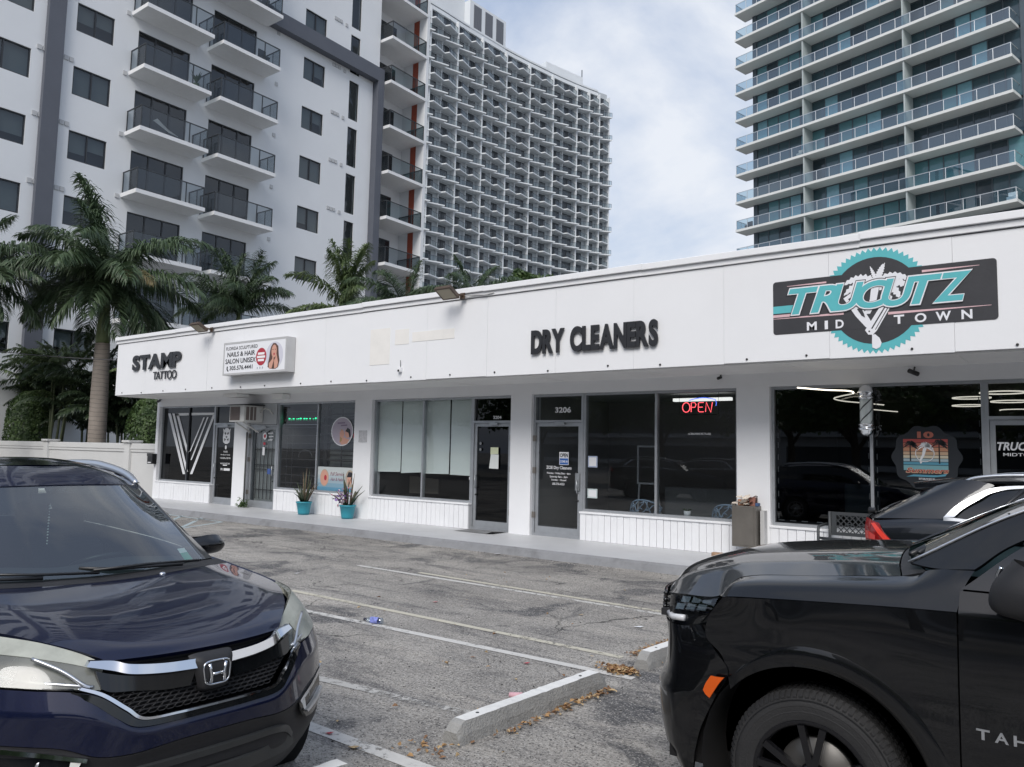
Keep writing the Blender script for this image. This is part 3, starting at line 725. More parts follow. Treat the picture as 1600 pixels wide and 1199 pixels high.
for kind, y0, y1, z0, z1 in wins:
    if z1 < 3.0: continue
    x = XA - .12
    m = MB(); w_ = .055
    m.box(x, y0 + .003, z0 + .003, x + .07, y0 + w_, z1 - .003); m.box(x, y1 - w_, z0 + .003, x + .07, y1 - .003, z1 - .003); m.box(x, y0 + w_, z1 - w_, x + .07, y1 - w_, z1 - .003); m.box(x, y0 + w_, z0 + .003, x + .07, y1 - w_, z0 + w_)
    if kind == 'w': m.box(x, (y0 + y1) / 2 - .03, z0 + w_, x + .065, (y0 + y1) / 2 + .03, z1 - w_)
    if kind == 'd':
        for k in (1, 2): yy = y0 + (y1 - y0) * k / 3; m.box(x, yy - .04, z0 + w_, x + .065, yy + .04, z1 - w_)
    fr = m.build('window' if kind != 'd' else 'balcony_door', AFR, apt)
    m = MB(); m.quad((x + .03, y0 + w_, z0 + w_), (x + .03, y1 - w_, z0 + w_), (x + .03, y1 - w_, z1 - w_), (x + .03, y0 + w_, z1 - w_)); m.build('pane', GAPT, fr)
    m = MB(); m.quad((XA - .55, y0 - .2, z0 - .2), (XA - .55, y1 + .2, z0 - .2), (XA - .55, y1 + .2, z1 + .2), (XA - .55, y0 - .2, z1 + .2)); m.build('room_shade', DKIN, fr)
    if kind == 'w':
        for k in range(2):
            a = y0 + (y1 - y0) / 2 * k + .04; b = a + (y1 - y0) / 2 - .08
            dr = rnd.choice([.98, .98, .97, .6, .5, .7]) * (z1 - z0)
            m = MB(); m.quad((XA - .22, a, z1 - dr), (XA - .22, b, z1 - dr), (XA - .22, b, z1), (XA - .22, a, z1)); m.build('blind', BLIND, fr)
# slate pilaster, slate frame (band + upright)
m = MB(); m.box(XA - .02, 14.86, 0, XA + .28, 15.62, ZA); m.build('pilaster', AG, apt)
m = MB(); m.box(XA + .001, 19.0, 27.45, XA + .55, 36.35, 28.42); m.build('slate_band', AG, apt)
m = MB(); m.box(XA - .5, 35.80, 0, XA + .55, 36.36, 27.45); m.build('slate_upright', AG, apt)
m = MB(); m.box(XA - 1.0, 36.36, 0, XA - .45, 36.5, 47); m.build('slate_upright', AG, apt)
# recessed balconies at the far corner
m = MB(); m.box(XA - 1.35, 36.4, 0, XA - 1.2, YA1, ZA); m.build('recess_wall', AW, apt)
m = MB(); m.box(XA - 1.2, YA1 - .22, 0, XA - .25, YA1, ZA); m.build('recess_side', AW, apt)
m = MB(); m.box(XA - .25, YA1 - .24, 0, XA + .33, YA1 + .0, ZA); m.build('rust_panel', AO, apt)
m = MB(); m.box(XA + .33, YA1 - .26, 0, XA + 1.12, YA1 + .02, ZA); m.build('end_fin', AW, apt)
RAILM = pmat('rail_charcoal', (0.035, 0.04, 0.045), 0.4)
def balcony(y0, y1, z, xb=XA, d=1.55, left=True):
    m = MB(); m.box(xb + .001, y0, z - .21, XA + d, y1, z); sl = m.build('balcony_slab', SLB, apt)
    xf = XA + d - .07
    m = MB()
    zt = z + 1.1
    ya, yb_ = y0 + .07, y1 - .07
    m.bar((xf, ya, zt), (xf, yb_, zt), .05, .05)
    for yy in ((ya, yb_) if left else (yb_,)): m.bar((xb + .02, yy, zt), (xf, yy, zt), .05, .05)
    for yy in (ya, ya + (yb_ - ya) * .72, yb_): m.bar((xf, yy, z), (xf, yy, zt), .045, .045)
    for yy in (ya, yb_): m.bar((xb + .06, yy, z), (xb + .06, yy, zt), .045, .045); m.bar((xb + (xf - xb) * .55, yy, z), (xb + (xf - xb) * .55, yy, zt), .035, .035)
    r = m.build('balcony_rail', RAILM, apt)
    m = MB(); m.quad((xf, ya, z + .05), (xf, yb_, z + .05), (xf, yb_, zt - .03), (xf, ya, zt - .03)); m.build('rail_glass', GRL, r)
    for yy in (ya, yb_):
        m = MB(); m.quad((xb + .06, yy, z + .05), (xf, yy, z + .05), (xf, yy, zt - .03), (xb + .06, yy, zt - .03)); m.build('rail_glass', GRL, r)
for f in FL:
    if f < 3: continue
    balcony(18.88, 22.66, f); balcony(23.20, 27.02, f)
    balcony(36.42, 40.0, f + .06, xb=XA - 1.2, d=1.15)
    m = MB(); m.box(XA - 1.19, 36.5, f + .07, XA - 1.12, 39.0, f + 2.45); fr = m.build('balcony_door', AFR, apt)
    for a, b in ((36.58, 37.75), (37.83, 38.95)):
        m = MB(); m.quad((XA - 1.115, a, f + .15), (XA - 1.115, b, f + .15), (XA - 1.115, b, f + 2.35), (XA - 1.115, a, f + 2.35)); m.build('pane', GAPT, fr)
# small vent grilles
VG = pmat('vent_grey', (0.50, 0.51, 0.52), 0.6)
for f in FL:
    if f < 6: continue
    for y, dz, n_ in ((15.75, 2.55, 2), (18.6, -.28, 1), (27.75, -.35, 1), (32.15, -.45, 3), (33.1, -.5, 1), (14.55, 2.55, 2)):
        for k in range(n_):
            m = MB(); m.box(XA + .001, y + .24 * k, f + dz, XA + .05, y + .24 * k + .2, f + dz + .22); m.build('vent', VG, apt)
# things left on balconies
PLG = pmat('pot_leaf', (0.05, 0.085, 0.035), 0.6, var=.4, scale=8)
m = MB(); m.add([(-37.62, 19.6, 18.35), (-37.62, 20.5, 18.0), (-37.55, 21.0, 17.92), (-37.55, 20.4, 18.12), (-37.55, 19.8, 18.5)], [(0, 1, 2, 3, 4)])
o = m.build('towel', pmat('towel_white', (.8, .8, .8), .9)); tag(o, 'white towel lying against the glass of a left hand apartment balcony', 'towel')
for (y, z, lab) in ((22.0, 21.05, 'leafy plant on the apartment balcony with two dark stems'), (26.2, 24.3, 'dark chair on the upper right apartment balcony'), (26.3, 27.55, 'dark star shaped chair on the topmost right apartment balcony')):
    m = MB(); rr = random.Random(int(y * 10))
    if 'plant' in lab:
        m.lathe([(0, z), (.13, z), (.17, z + .3), (0, z + .3)], (-37.9, y, 0), 10)
        for k in range(46):
            a = rr.uniform(0, 6.28); l = rr.uniform(.3, .75); p = Vector((-37.9, y, z + .3)); q = p + Vector((math.cos(a) * l * .5, math.sin(a) * l * .5, l * .9)); s = Vector((-math.sin(a), math.cos(a), 0)) * .05
            m.add([p, (p + q) / 2 + s + Vector((0, 0, .05)), q, (p + q) / 2 - s + Vector((0, 0, .05))], [(0, 1, 2, 3)])
        tag(m.build('balcony_plant', PLG), lab, 'plant')
    else:
        m.box(-38.2, y - .25, z + .38, -37.75, y + .25, z + .45); m.box(-38.25, y - .25, z + .45, -38.18, y + .25, z + .95)
        for sx in (-38.17, -37.8):
            for sy in (y - .22, y + .18): m.box(sx, sy, z, sx + .04, sy + .04, z + .38)
        tag(m.build('balcony_chair', RAILM), lab, 'chair')

# ================================================================ CURVED TOWER with saw-tooth balconies
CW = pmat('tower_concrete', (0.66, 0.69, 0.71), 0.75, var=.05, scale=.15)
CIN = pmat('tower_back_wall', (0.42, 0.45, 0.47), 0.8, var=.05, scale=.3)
CGL = pmat('tower_window', (0.030, 0.036, 0.042), 0.25, var=.3, scale=.4)
CRL = pmat('tower_rail', (0.06, 0.07, 0.08), 0.5)
GCT = glass('tower_rail_glass', (0.62, 0.68, 0.70), 0.6)
ribs = [(-102.2, 100.0), (-101.7, 103.8), (-101.14, 107.67), (-100.75, 111.5), (-100.55, 115.4), (-100.30, 119.28), (-99.98, 123.0), (-99.62, 126.8), (-99.30, 130.6), (-98.75, 134.3), (-98.1, 137.95), (-97.35, 141.6), (-96.6, 145.35), (-95.72, 149.1), (-94.74, 152.95), (-93.55, 156.83), (-92.5, 159.9), (-91.4, 162.8)]
ribs = [Vector((a, b, 0)) for a, b in ribs]
tower = thing('apartment_tower', 'tall curved concrete tower with saw-tooth balconies on every storey', 'tower', (-98, 132, 0))
ZC, FH = 88.0, 2.9
def nrm(i):
    d = ribs[min(i + 1, len(ribs) - 1)] - ribs[max(i - 1, 0)]; return Vector((d.y, -d.x, 0)).normalized()
nb = len(ribs) - 1
DP = .95
back = [ribs[i] - nrm(i) * DP for i in range(nb + 1)]
m = MB()
for i in range(nb):
    a, b = back[i], back[i + 1]
    m.quad((a.x, a.y, 0), (b.x, b.y, 0), (b.x, b.y, ZC + 3.6), (a.x, a.y, ZC + 3.6))
a, b = back[0], back[-1]; far = [b + Vector((-16, 5, 0)), a + Vector((-16, -3, 0))]
poly = [a, b] + far
for p, q in ((b, far[0]), (far[0], far[1]), (far[1], a)): m.quad((p.x, p.y, 0), (q.x, q.y, 0), (q.x, q.y, ZC + 3.6), (p.x, p.y, ZC + 3.6))
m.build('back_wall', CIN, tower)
m = MB(); m.add([(p.x, p.y, ZC + 2.3) for p in back] + [(far[0].x, far[0].y, ZC + 2.3), (far[1].x, far[1].y, ZC + 2.3)], [tuple(range(nb + 3))]); m.build('roof', CW, tower)
# cross walls (ribs): deep ones at every second line, shallow between
for i in range(nb + 1):
    big = i % 2 == 0 if i < 15 else True
    if i == 14: big = True
    p, q = back[i], ribs[i] + nrm(i) * (.10 if big else -.9)
    if not big and i not in (14,): q = back[i] + nrm(i) * .35
    m = MB(); m.bar((p.x, p.y, 44), (q.x, q.y, 44), .35 if big else .2, 1); 
    vs = [(v[0], v[1], 0 if v[2] < 44 else ZC + (2.5 if big else 0)) for v in m.v]; m.v = vs
    m.build('cross_wall', CW, tower)
nfl = 27
winmesh = None; wcount = 0; stuffw = MB(); fwin = MB()
rnd = random.Random(4)
for k in range(nfl):
    z = ZC - FH * k
    odd = k % 2 == 0
    sl = MB(); rl = MB(); gl_ = MB()
    edge = []
    for i in range(nb):
        n0 = nrm(i); n1 = nrm(i + 1)
        lo, hi = (1.05, .08) if odd else (-.05, 1.1)
        t0 = .0 if odd else .08
        a = ribs[i] + (ribs[i + 1] - ribs[i]) * (.10 if odd else -.02) + n0 * lo
        b = ribs[i] + (ribs[i + 1] - ribs[i]) * (1.0 if odd else 1.06) + n1 * hi
        pa, pb = back[i], back[i + 1]
        if odd:
            r0 = ribs[i] + n0 * .12
            ring = [pa, r0, a, b, pb]
        else: ring = [pa, a, b, ribs[i + 1] + n1 * -.1 + (ribs[i + 1] - ribs[i]) * .0, pb]
        vs = [(p.x, p.y, z + (.0 if odd else .004)) for p in ring] + [(p.x, p.y, z - .24) for p in ring]; nn = len(ring)
        sl.add(vs, [tuple(range(nn)), tuple(range(2 * nn - 1, nn - 1, -1))] + [(j, (j + 1) % nn, (j + 1) % nn + nn, j + nn) for j in range(nn)])
        inn = (n0 + n1).normalized() * .12
        ra, rb = a - inn, b - inn
        # railing: solid posts and top bar, panes between
        rl.bar((ra.x, ra.y, z + 1.08), (rb.x, rb.y, z + 1.08), .06, .07)
        for s in range(7):
            q = ra + (rb - ra) * s / 6; rl.bar((q.x, q.y, z), (q.x, q.y, z + 1.06), .05, .05)
        gl_.quad((ra.x, ra.y, z + .1), (rb.x, rb.y, z + .1), (rb.x, rb.y, z + 1.04), (ra.x, ra.y, z + 1.04))
        # dark glazed door in the back wall
        d = (pb - pa).normalized(); n = Vector((d.y, -d.x, 0)); L_ = (pb - pa).length
        wide = .72 if i in (9, 12, 13) else .54
        off = .10 * L_
        p0 = pa + d * off + n * .03; p1 = pa + d * (off + wide * L_) + n * .03
        if wcount < 300:
            wm = MB(); c = (p0 + p1) / 2
            wm.quad((p0.x, p0.y, z + .02), (p1.x, p1.y, z + .02), (p1.x, p1.y, z + 2.25), (p0.x, p0.y, z + 2.25))
            for s in (0, .5, 1):
                q = p0 + (p1 - p0) * s + n * .03; wm.bar((q.x, q.y, z + .02), (q.x, q.y, z + 2.25), .07, .07, mi=1)
            wm.build('window', [CGL, CRL], tower); wcount += 1
        else:
            stuffw.quad((p0.x, p0.y, z + .02), (p1.x, p1.y, z + .02), (p1.x, p1.y, z + 2.25), (p0.x, p0.y, z + 2.25))
            for s in (0, .5, 1):
                q = p0 + (p1 - p0) * s + n * .03; stuffw.bar((q.x, q.y, z + .02), (q.x, q.y, z + 2.25), .07, .07, mi=1)
    s_ = sl.build('floor_slab', CW, tower)
    r_ = rl.build('balcony_rail', CRL, tower); gl_.build('rail_glass', GCT, r_)
o = stuffw.build('window', [CGL, CRL], tower, kind='stuff')
# parapet with a slot, roof boxes
m = MB()
for i in range(nb):
    if i in (16,): continue
    n0 = nrm(i); a = ribs[i] - n0 * .55; b = ribs[i + 1] - nrm(i + 1) * .55
    c0, c1 = back[i], back[i + 1]
    for z0, z1, off in ((ZC + 2.32, ZC + 3.1, .3), (ZC + 3.35, ZC + 3.75, .35)):
        p = a + n0 * (off - .3); q = b + n0 * (off - .3)
        m.add([(p.x, p.y, z0), (q.x, q.y, z0), (q.x, q.y, z1), (p.x, p.y, z1), (c0.x, c0.y, z0), (c1.x, c1.y, z0), (c1.x, c1.y, z1), (c0.x, c0.y, z1)], [(0, 1, 2, 3), (7, 6, 5, 4), (3, 2, 6, 7), (0, 4, 5, 1), (0, 3, 7, 4), (1, 5, 6, 2)])
m.build('parapet', CW, tower)
LOUV = pmat('louvre_grey', (0.13, 0.14, 0.16), 0.6)
def roofbox(i0, i1, z0, z1, inset, nm='roof_house'):
    a = ribs[i0] - nrm(i0) * inset; b = ribs[i1] - nrm(i1) * inset; n = nrm((i0 + i1) // 2) * -7
    vs = [(p.x, p.y, z) for z in (z0, z1) for p in (a, b, b + n, a + n)]
    m = MB(); m.add(vs, [(0, 3, 2, 1), (4, 5, 6, 7), (0, 1, 5, 4), (1, 2, 6, 5), (2, 3, 7, 6), (3, 0, 4, 7)])
    return m.build(nm, CW, tower), a, b, n
roofbox(1, 5, ZC + 2.4, ZC + 12.2, 2.3); rb_, a, b, n = roofbox(5, 8, ZC + 2.4, ZC + 9.6, .6)
u = -n.normalized() * .03
for k in range(3):
    p = a + (b - a) * (.10 + .31 * k) + u; q = a + (b - a) * (.31 + .31 * k) + u
    m = MB(); m.quad((p.x, p.y, ZC + 3.6), (q.x, q.y, ZC + 3.6), (q.x, q.y, ZC + 9.0), (p.x, p.y, ZC + 9.0))
    for s in range(4):
        w2 = p + (q - p) * (.14 + .24 * s) + u; m.bar((w2.x, w2.y, ZC + 3.7), (w2.x, w2.y, ZC + 8.9), .08, .08)
    m.build('louvre', LOUV, rb_)
roofbox(12, 15, ZC + 2.4, ZC + 6.9, 2.6); roofbox(9, 11, ZC + 2.4, ZC + 3.9, 1.2)
m = MB(); p = ribs[15] - nrm(15) * 3; m.tube([(p.x, p.y, ZC + 5), (p.x, p.y, ZC + 9.0)], .12, 6); m.build('antenna', CRL, tower)

# ================================================================ GLASS TOWER (right)
GT_W = pmat('glass_tower_slab', (0.66, 0.675, 0.66), 0.7, var=.03, scale=.3)
GT_F = pmat('glass_tower_frame', (0.09, 0.115, 0.135), 0.45, .3)
GT_R = pmat('glass_tower_rail', (0.55, 0.58, 0.60), 0.35, .6)
GT_P = [pmat('glass_tower_pane_a', (0.05, 0.10, 0.12), 0.08, spec=.8, var=.25, scale=.12), pmat('glass_tower_pane_b', (0.10, 0.24, 0.27), 0.10, spec=.8, var=.2, scale=.2), pmat('glass_tower_pane_c', (0.022, 0.042, 0.055), 0.07, spec=.8, var=.3, scale=.15), pmat('glass_tower_pane_d', (0.20, 0.40, 0.47), 0.12, spec=.8, var=.1)]
GRB = glass('rail_glass_blue', (0.50, 0.64, 0.72), 1.9)
_L = Vector((-31.183, 85.594)); _R = Vector((-3.450, 78.363))
gt = thing('glass_tower', 'blue green glass tower with long white balcony slabs', 'tower', (_L.x, _L.y, 0))
e = (_R - _L); GLN = e.length; e = e.normalized(); nv = Vector((e.y, -e.x))        # nv points to the street
if nv.y > 0: nv = -nv
GH_ = 3.30
def GP(s, d, z): p = _L + e * s - nv * d; return (p.x, p.y, z)                     # s along, d depth behind the slab edge
levels = [37.9 + GH_ * k for k in range(-8, 8)]
DV = [GLN * .0 + 8.2, 0]
D1_, D2_ = None, None
def s_at(px_pt): v = Vector(px_pt) - _L; return v.dot(e)
sd1 = s_at((-22.778, 83.809)); sd2 = s_at((-12.469, 80.925))
DEP = 1.9
def gbox(m, s0, s1, d0, d1, z0, z1, mi=0):
    vs = [GP(s, d, z) for z in (z0, z1) for s, d in ((s0, d0), (s1, d0), (s1, d1), (s0, d1))]
    m.add(vs, [(0, 3, 2, 1), (4, 5, 6, 7), (0, 1, 5, 4), (1, 2, 6, 5), (2, 3, 7, 6), (3, 0, 4, 7)], mi)
rnd = random.Random(21)
m = MB(); gbox(m, 1.35, GLN + 14, DEP + .35, 24, 0, levels[-1] + 3); m.build('core', GT_F, gt)
m = MB(); gbox(m, 1.25, 1.75, DEP - .1, DEP + .34, 0, levels[-1] + 3); gbox(m, GLN + .2, GLN + .75, DEP - .1, DEP + .34, 0, levels[-1] + 3); m.build('corner_post', GT_F, gt)
bays = [1.75, sd1, sd2, GLN + .2]
for z in levels:
    m = MB(); gbox(m, 0, GLN, 0, DEP + .3, z - .27, z); m.build('floor_slab', GT_W, gt)
    for sd in (sd1, sd2):
        m = MB(); gbox(m, sd - .07, sd + .07, .12, DEP + .3, z, z + GH_ - .275); m.build('divider', pmat('divider_grey', (.40, .45, .45), .7), gt)
    # curtain wall: single panes in a dark grid
    for b0, b1 in zip(bays, bays[1:]):
        n_ = max(3, round((b1 - b0) / 1.45)); ww = (b1 - b0) / n_
        style = rnd.random()
        fm = MB()
        for j in range(n_ + 1): gbox(fm, b0 + j * ww - .05, b0 + j * ww + .05, DEP - .02, DEP + .06, z, z + GH_ - .27)
        gbox(fm, b0, b1, DEP - .01, DEP + .07, z + GH_ - .40, z + GH_ - .27)
        fr = fm.build('window', GT_F, gt)
        base = rnd.choice([0, 0, 1, 2]) if style < .6 else rnd.choice([0, 1])
        for j in range(n_):
            pm = base if rnd.random() < .5 else rnd.choice([0, 0, 2, 2, 1, 3])
            m = MB(); m.quad(GP(b0 + j * ww + .05, DEP + .03, z + .02), GP(b0 + (j + 1) * ww - .05, DEP + .03, z + .02), GP(b0 + (j + 1) * ww - .05, DEP + .03, z + GH_ - .40), GP(b0 + j * ww + .05, DEP + .03, z + GH_ - .40))
            m.build('pane', GT_P[pm], fr)
    m = MB(); zt = z + 1.07
    m.bar(GP(.08, .10, zt), GP(GLN - .1, .10, zt), .05, .06); m.bar(GP(.10, .1, zt), GP(.10, DEP + .2, zt), .05, .06); m.bar(GP(GLN - .1, .1, zt), GP(GLN - .1, DEP, zt), .05, .06)
    n_ = round(GLN / 1.42)
    for j in range(n_ + 1): s = .1 + (GLN - .2) * j / n_; m.bar(GP(s, .10, z), GP(s, .10, zt), .05, .05)
    m.bar(GP(.10, 1.0, z), GP(.10, 1.0, zt), .05, .05)
    r_ = m.build('balcony_rail', GT_R, gt)
    m = MB(); m.quad(GP(.1, .10, z + .06), GP(GLN - .1, .10, z + .06), GP(GLN - .1, .10, zt - .04), GP(.1, .10, zt - .04)); m.build('rail_glass', GRB, r_)
    m = MB(); m.quad(GP(.1, .10, z + .06), GP(.1, DEP, z + .06), GP(.1, DEP, zt - .04), GP(.1, .1, zt - .04)); m.build('rail_glass', GRB, r_)
# side face beyond the right corner
for z in levels:
    fm = MB(); 
    gbox(fm, GLN + .75, GLN + 13, DEP + .28, DEP + .36, z + GH_ - .45, z + GH_ - .05); fr = fm.build('spandrel', GT_F, gt)
    for j in range(7):
        m = MB(); m.quad(GP(GLN + .8 + j * 1.75, DEP + .30, z), GP(GLN + 2.45 + j * 1.75, DEP + .30, z), GP(GLN + 2.45 + j * 1.75, DEP + .30, z + GH_ - .46), GP(GLN + .8 + j * 1.75, DEP + .30, z + GH_ - .46)); m.build('pane', GT_P[rnd.choice([0, 1, 2])], fr)
# odds and ends on its balconies
for (s, k, lab, col) in ((7.5, -1, 'pale cushion chair on a left balcony of the glass tower', (.6, .55, .5)), (GLN - 8.3, -5, 'dark grill on the lowest right balcony of the glass tower', (.03, .03, .03)), (GLN - 1.3, -5, 'tan chair at the right end of the lowest glass tower balcony', (.45, .33, .25)), (GLN - 1.0, -4, 'white cabinet at the right end of a glass tower balcony', (.75, .78, .8)), (.9, -3, 'round dark chair at the left end of a glass tower balcony', (.03, .03, .03))):
    z = 37.9 + GH_ * k
    m = MB(); gbox(m, s, s + .7, .5, 1.1, z, z + .45); gbox(m, s, s + .7, 1.0, 1.1, z + .45, z + .95)
    nm = lab.split()[2] if 'cushion' in lab else lab.split()[1]
    nm = {'cushion': 'chair', 'chair': 'chair', 'grill': 'grill', 'cabinet': 'cabinet', 'dark': 'chair'}.get(nm, 'chair')
    tag(m.build('balcony_' + nm, pmat('balcony_item_%d' % int(s * 10), col, .6)), lab, nm)

# ================================================================ GARDEN WALL
GWM = pmat('garden_wall_paint', (0.60, 0.605, 0.60), 0.7, var=.04, scale=.9, bump=.08, bscale=20, dirt=.15, dcol=(.4, .39, .37))
gw = thing('garden_wall', 'off-white garden wall with a capped post left of the shops', 'wall', (-30, 13.2, 0))
YB = 13.2
m = MB(); m.box(-38.9, YB + .03, 0, -23.48, YB + .22, 1.55); m.build('wall_panel', GWM, gw)
m = MB(); m.box(-38.9, YB - .02, 1.64, -23.48, YB + .27, 1.83); m.build('wall_cap', GWM, gw, bevel=.01)
m = MB(); m.box(-38.9, YB + .0, 1.55, -23.48, YB + .24, 1.64); m.build('wall_band', GWM, gw, bevel=.004)
for x in (-25.55, -31.6, -37.2):
    m = MB(); m.box(x - .17, YB - .07, 0, x + .17, YB + .3, 1.86); m.build('post', GWM, gw, bevel=.01)
    m = MB(); m.box(x - .24, YB - .13, 1.86, x + .24, YB + .36, 1.93); m.box(x - .21, YB - .10, 1.835, x + .21, YB + .33, 1.86); m.build('post_cap', GWM, gw, bevel=.008)

# ================================================================ PALMS
def leafmat(name, c, c2, rough=.42):
    m = bpy.data.materials.new(name); m.use_nodes = True
    t = m.node_tree; b = t.nodes['Principled BSDF']
    g = t.nodes.new('ShaderNodeNewGeometry'); n = t.nodes.new('ShaderNodeTexNoise'); n.inputs['Scale'].default_value = 2.2; n.inputs['Detail'].default_value = 4
    t.links.new(g.outputs['Position'], n.inputs['Vector'])
    r = t.nodes.new('ShaderNodeValToRGB'); r.color_ramp.elements[0].position = .35; r.color_ramp.elements[1].position = .68
    r.color_ramp.elements[0].color = (*c, 1); r.color_ramp.elements[1].color = (*c2, 1)
    t.links.new(n.outputs[0], r.inputs[0]); t.links.new(r.outputs[0], b.inputs['Base Color'])
    b.inputs['Roughness'].default_value = rough; b.inputs['Specular IOR Level'].default_value = .45
    tl = t.nodes.new('ShaderNodeBsdfTranslucent'); t.links.new(r.outputs[0], tl.inputs[0])
    mx = t.nodes.new('ShaderNodeMixShader'); mx.inputs[0].default_value = .25
    t.links.new(b.outputs[0], mx.inputs[1]); t.links.new(tl.outputs[0], mx.inputs[2]); t.links.new(mx.outputs[0], t.nodes['Material Output'].inputs['Surface'])
    return m
FRD_G = leafmat('royal_frond', (0.045, 0.078, 0.038), (0.105, 0.15, 0.08))
FRD_L = leafmat('light_frond', (0.075, 0.12, 0.045), (0.17, 0.22, 0.10))
FRD_Y = leafmat('dry_frond', (0.16, 0.12, 0.06), (0.24, 0.21, 0.10))
FRD_D = leafmat('dark_frond', (0.026, 0.046, 0.024), (0.06, 0.09, 0.042))
HEDGE = leafmat('hedge_leaf', (0.035, 0.07, 0.022), (0.10, 0.16, 0.05), .5)
def frond_mesh(name, mat, pitch, L, arch, ll, n, seed, plum=.5, lw=.046, start=.10):
    rr = random.Random(seed); m = MB()
    pts = []; p = Vector((0, 0, 0)); K = 16
    for i in range(K + 1):
        s = i / K; a = R_(pitch) - arch * s ** 1.35
        pts.append(p.copy()); p = p + Vector((math.cos(a), 0, math.sin(a))) * (L / K)
    m.tube(pts, [.035 * (1 - s / K * .85) * (L / 3.5) for s in range(K + 1)], 5)
    for i in range(n):
        s = start + (1 - start) * (i + .5) / n
        f = s * K; k = min(int(f), K - 1); q = pts[k].lerp(pts[k + 1], f - k); tg = (pts[k + 1] - pts[k]).normalized()
        for sd in (-1, 1):
            side = Vector((0, sd, 0)); upv = tg.cross(side).normalized() * sd * -1
            if upv.z < 0: upv = -upv
            l = ll * (math.sin(math.pi * (.14 + .82 * s)) ** .6) * rr.uniform(.8, 1.1)
            tw = rr.uniform(-plum, plum)
            d = (tg * (.42 + .5 * s) + side * (1.0 - .35 * s) + upv * (tw + .12)).normalized()
            d2 = (d + Vector((0, 0, -rr.uniform(.45, 1.2)))).normalized(); d3 = (d2 + Vector((0, 0, -rr.uniform(.3, .9)))).normalized()
            p1 = q + d * l * .38; p2 = p1 + d2 * l * .36; p3 = p2 + d3 * l * .30
            wv = d.cross(Vector((0, 0, 1)));
            if wv.length < .1: wv = tg.copy()
            wv.normalize(); wv = (wv + upv * rr.uniform(-.5, .5)).normalized() * lw * rr.uniform(.8, 1.2) * .5
            m.add([q - wv * .5, q + wv * .5, p1 + wv, p1 - wv, p2 + wv * .8, p2 - wv * .8, p3], [(0, 1, 2, 3), (3, 2, 4, 5), (5, 4, 6)])
    me_o = m.build(name, mat); me = me_o.data; bpy.data.objects.remove(me_o)
    return me
def place_fronds(parent, top, specs, lib, sc_=1.0, seed=0, name='frond'):
    rr = random.Random(seed)
    for az, key, k in specs:
        me = rr.choice(lib[key]); o = bpy.data.objects.new(name, me); COL.objects.link(o); o.parent = parent; WORLD[o.name] = WORLD[parent.name]
        o.matrix_basis = Matrix.Translation(Vector(top) - WORLD[parent.name].translation) @ Matrix.Rotation(R_(az), 4, 'Z') @ Matrix.Rotation(rr.uniform(-.35, .35), 4, 'X') @ Matrix.Scale(k * sc_, 4)
royal = {'u': [frond_mesh('frond', FRD_G, 86, 3.6, .55, .92, 124, 1), frond_mesh('frond', FRD_G, 80, 3.5, .9, .92, 124, 2)],
         'm': [frond_mesh('frond', FRD_G, 58, 3.7, 1.35, .92, 124, 3), frond_mesh('frond', FRD_G, 50, 3.6, 1.5, .92, 124, 4)],
         'h': [frond_mesh('frond', FRD_G, 28, 3.7, 1.35, .92, 124, 5), frond_mesh('frond', FRD_G, 20, 3.5, 1.2, .92, 124, 6)],
         'd': [frond_mesh('frond', FRD_G, -5, 3.3, 1.15, .92, 124, 7), frond_mesh('frond', FRD_G, -22, 3.0, 1.0, .92, 124, 8)],
         'y': [frond_mesh('frond', FRD_Y, 18, 3.3, 1.1, .55, 60, 9, lw=.03)]}
light = {'u': [frond_mesh('frond', FRD_L, 86, 3.0, .55, .74, 96, 11, .35), frond_mesh('frond', FRD_L, 79, 3.0, .8, .74, 96, 12, .35)],
         'm': [frond_mesh('frond', FRD_L, 62, 3.1, 1.35, .74, 96, 13, .35), frond_mesh('frond', FRD_L, 50, 3.1, 1.5, .74, 96, 14, .35)],
         'h': [frond_mesh('frond', FRD_L, 34, 3.1, 1.5, .74, 96, 15, .3), frond_mesh('frond', FRD_L, 22, 3.0, 1.3, .74, 96, 16, .3)]}
dark = {'u': [frond_mesh('frond', FRD_D, 80, 2.0, .9, .42, 34, 21, .15, .055)], 'm': [frond_mesh('frond', FRD_D, 58, 2.1, 1.5, .45, 34, 22, .15, .055)], 'h': [frond_mesh('frond', FRD_D, 35, 2.0, 1.5, .45, 34, 23, .15, .055)]}
areca = {'u': [frond_mesh('frond', FRD_L, 80, 2.0, 1.0, .46, 36, 31, .1, .06)], 'm': [frond_mesh('frond', FRD_L, 62, 2.1, 1.7, .48, 36, 32, .1, .06)], 'h': [frond_mesh('frond', FRD_G, 38, 2.0, 1.6, .48, 36, 33, .1, .06)]}

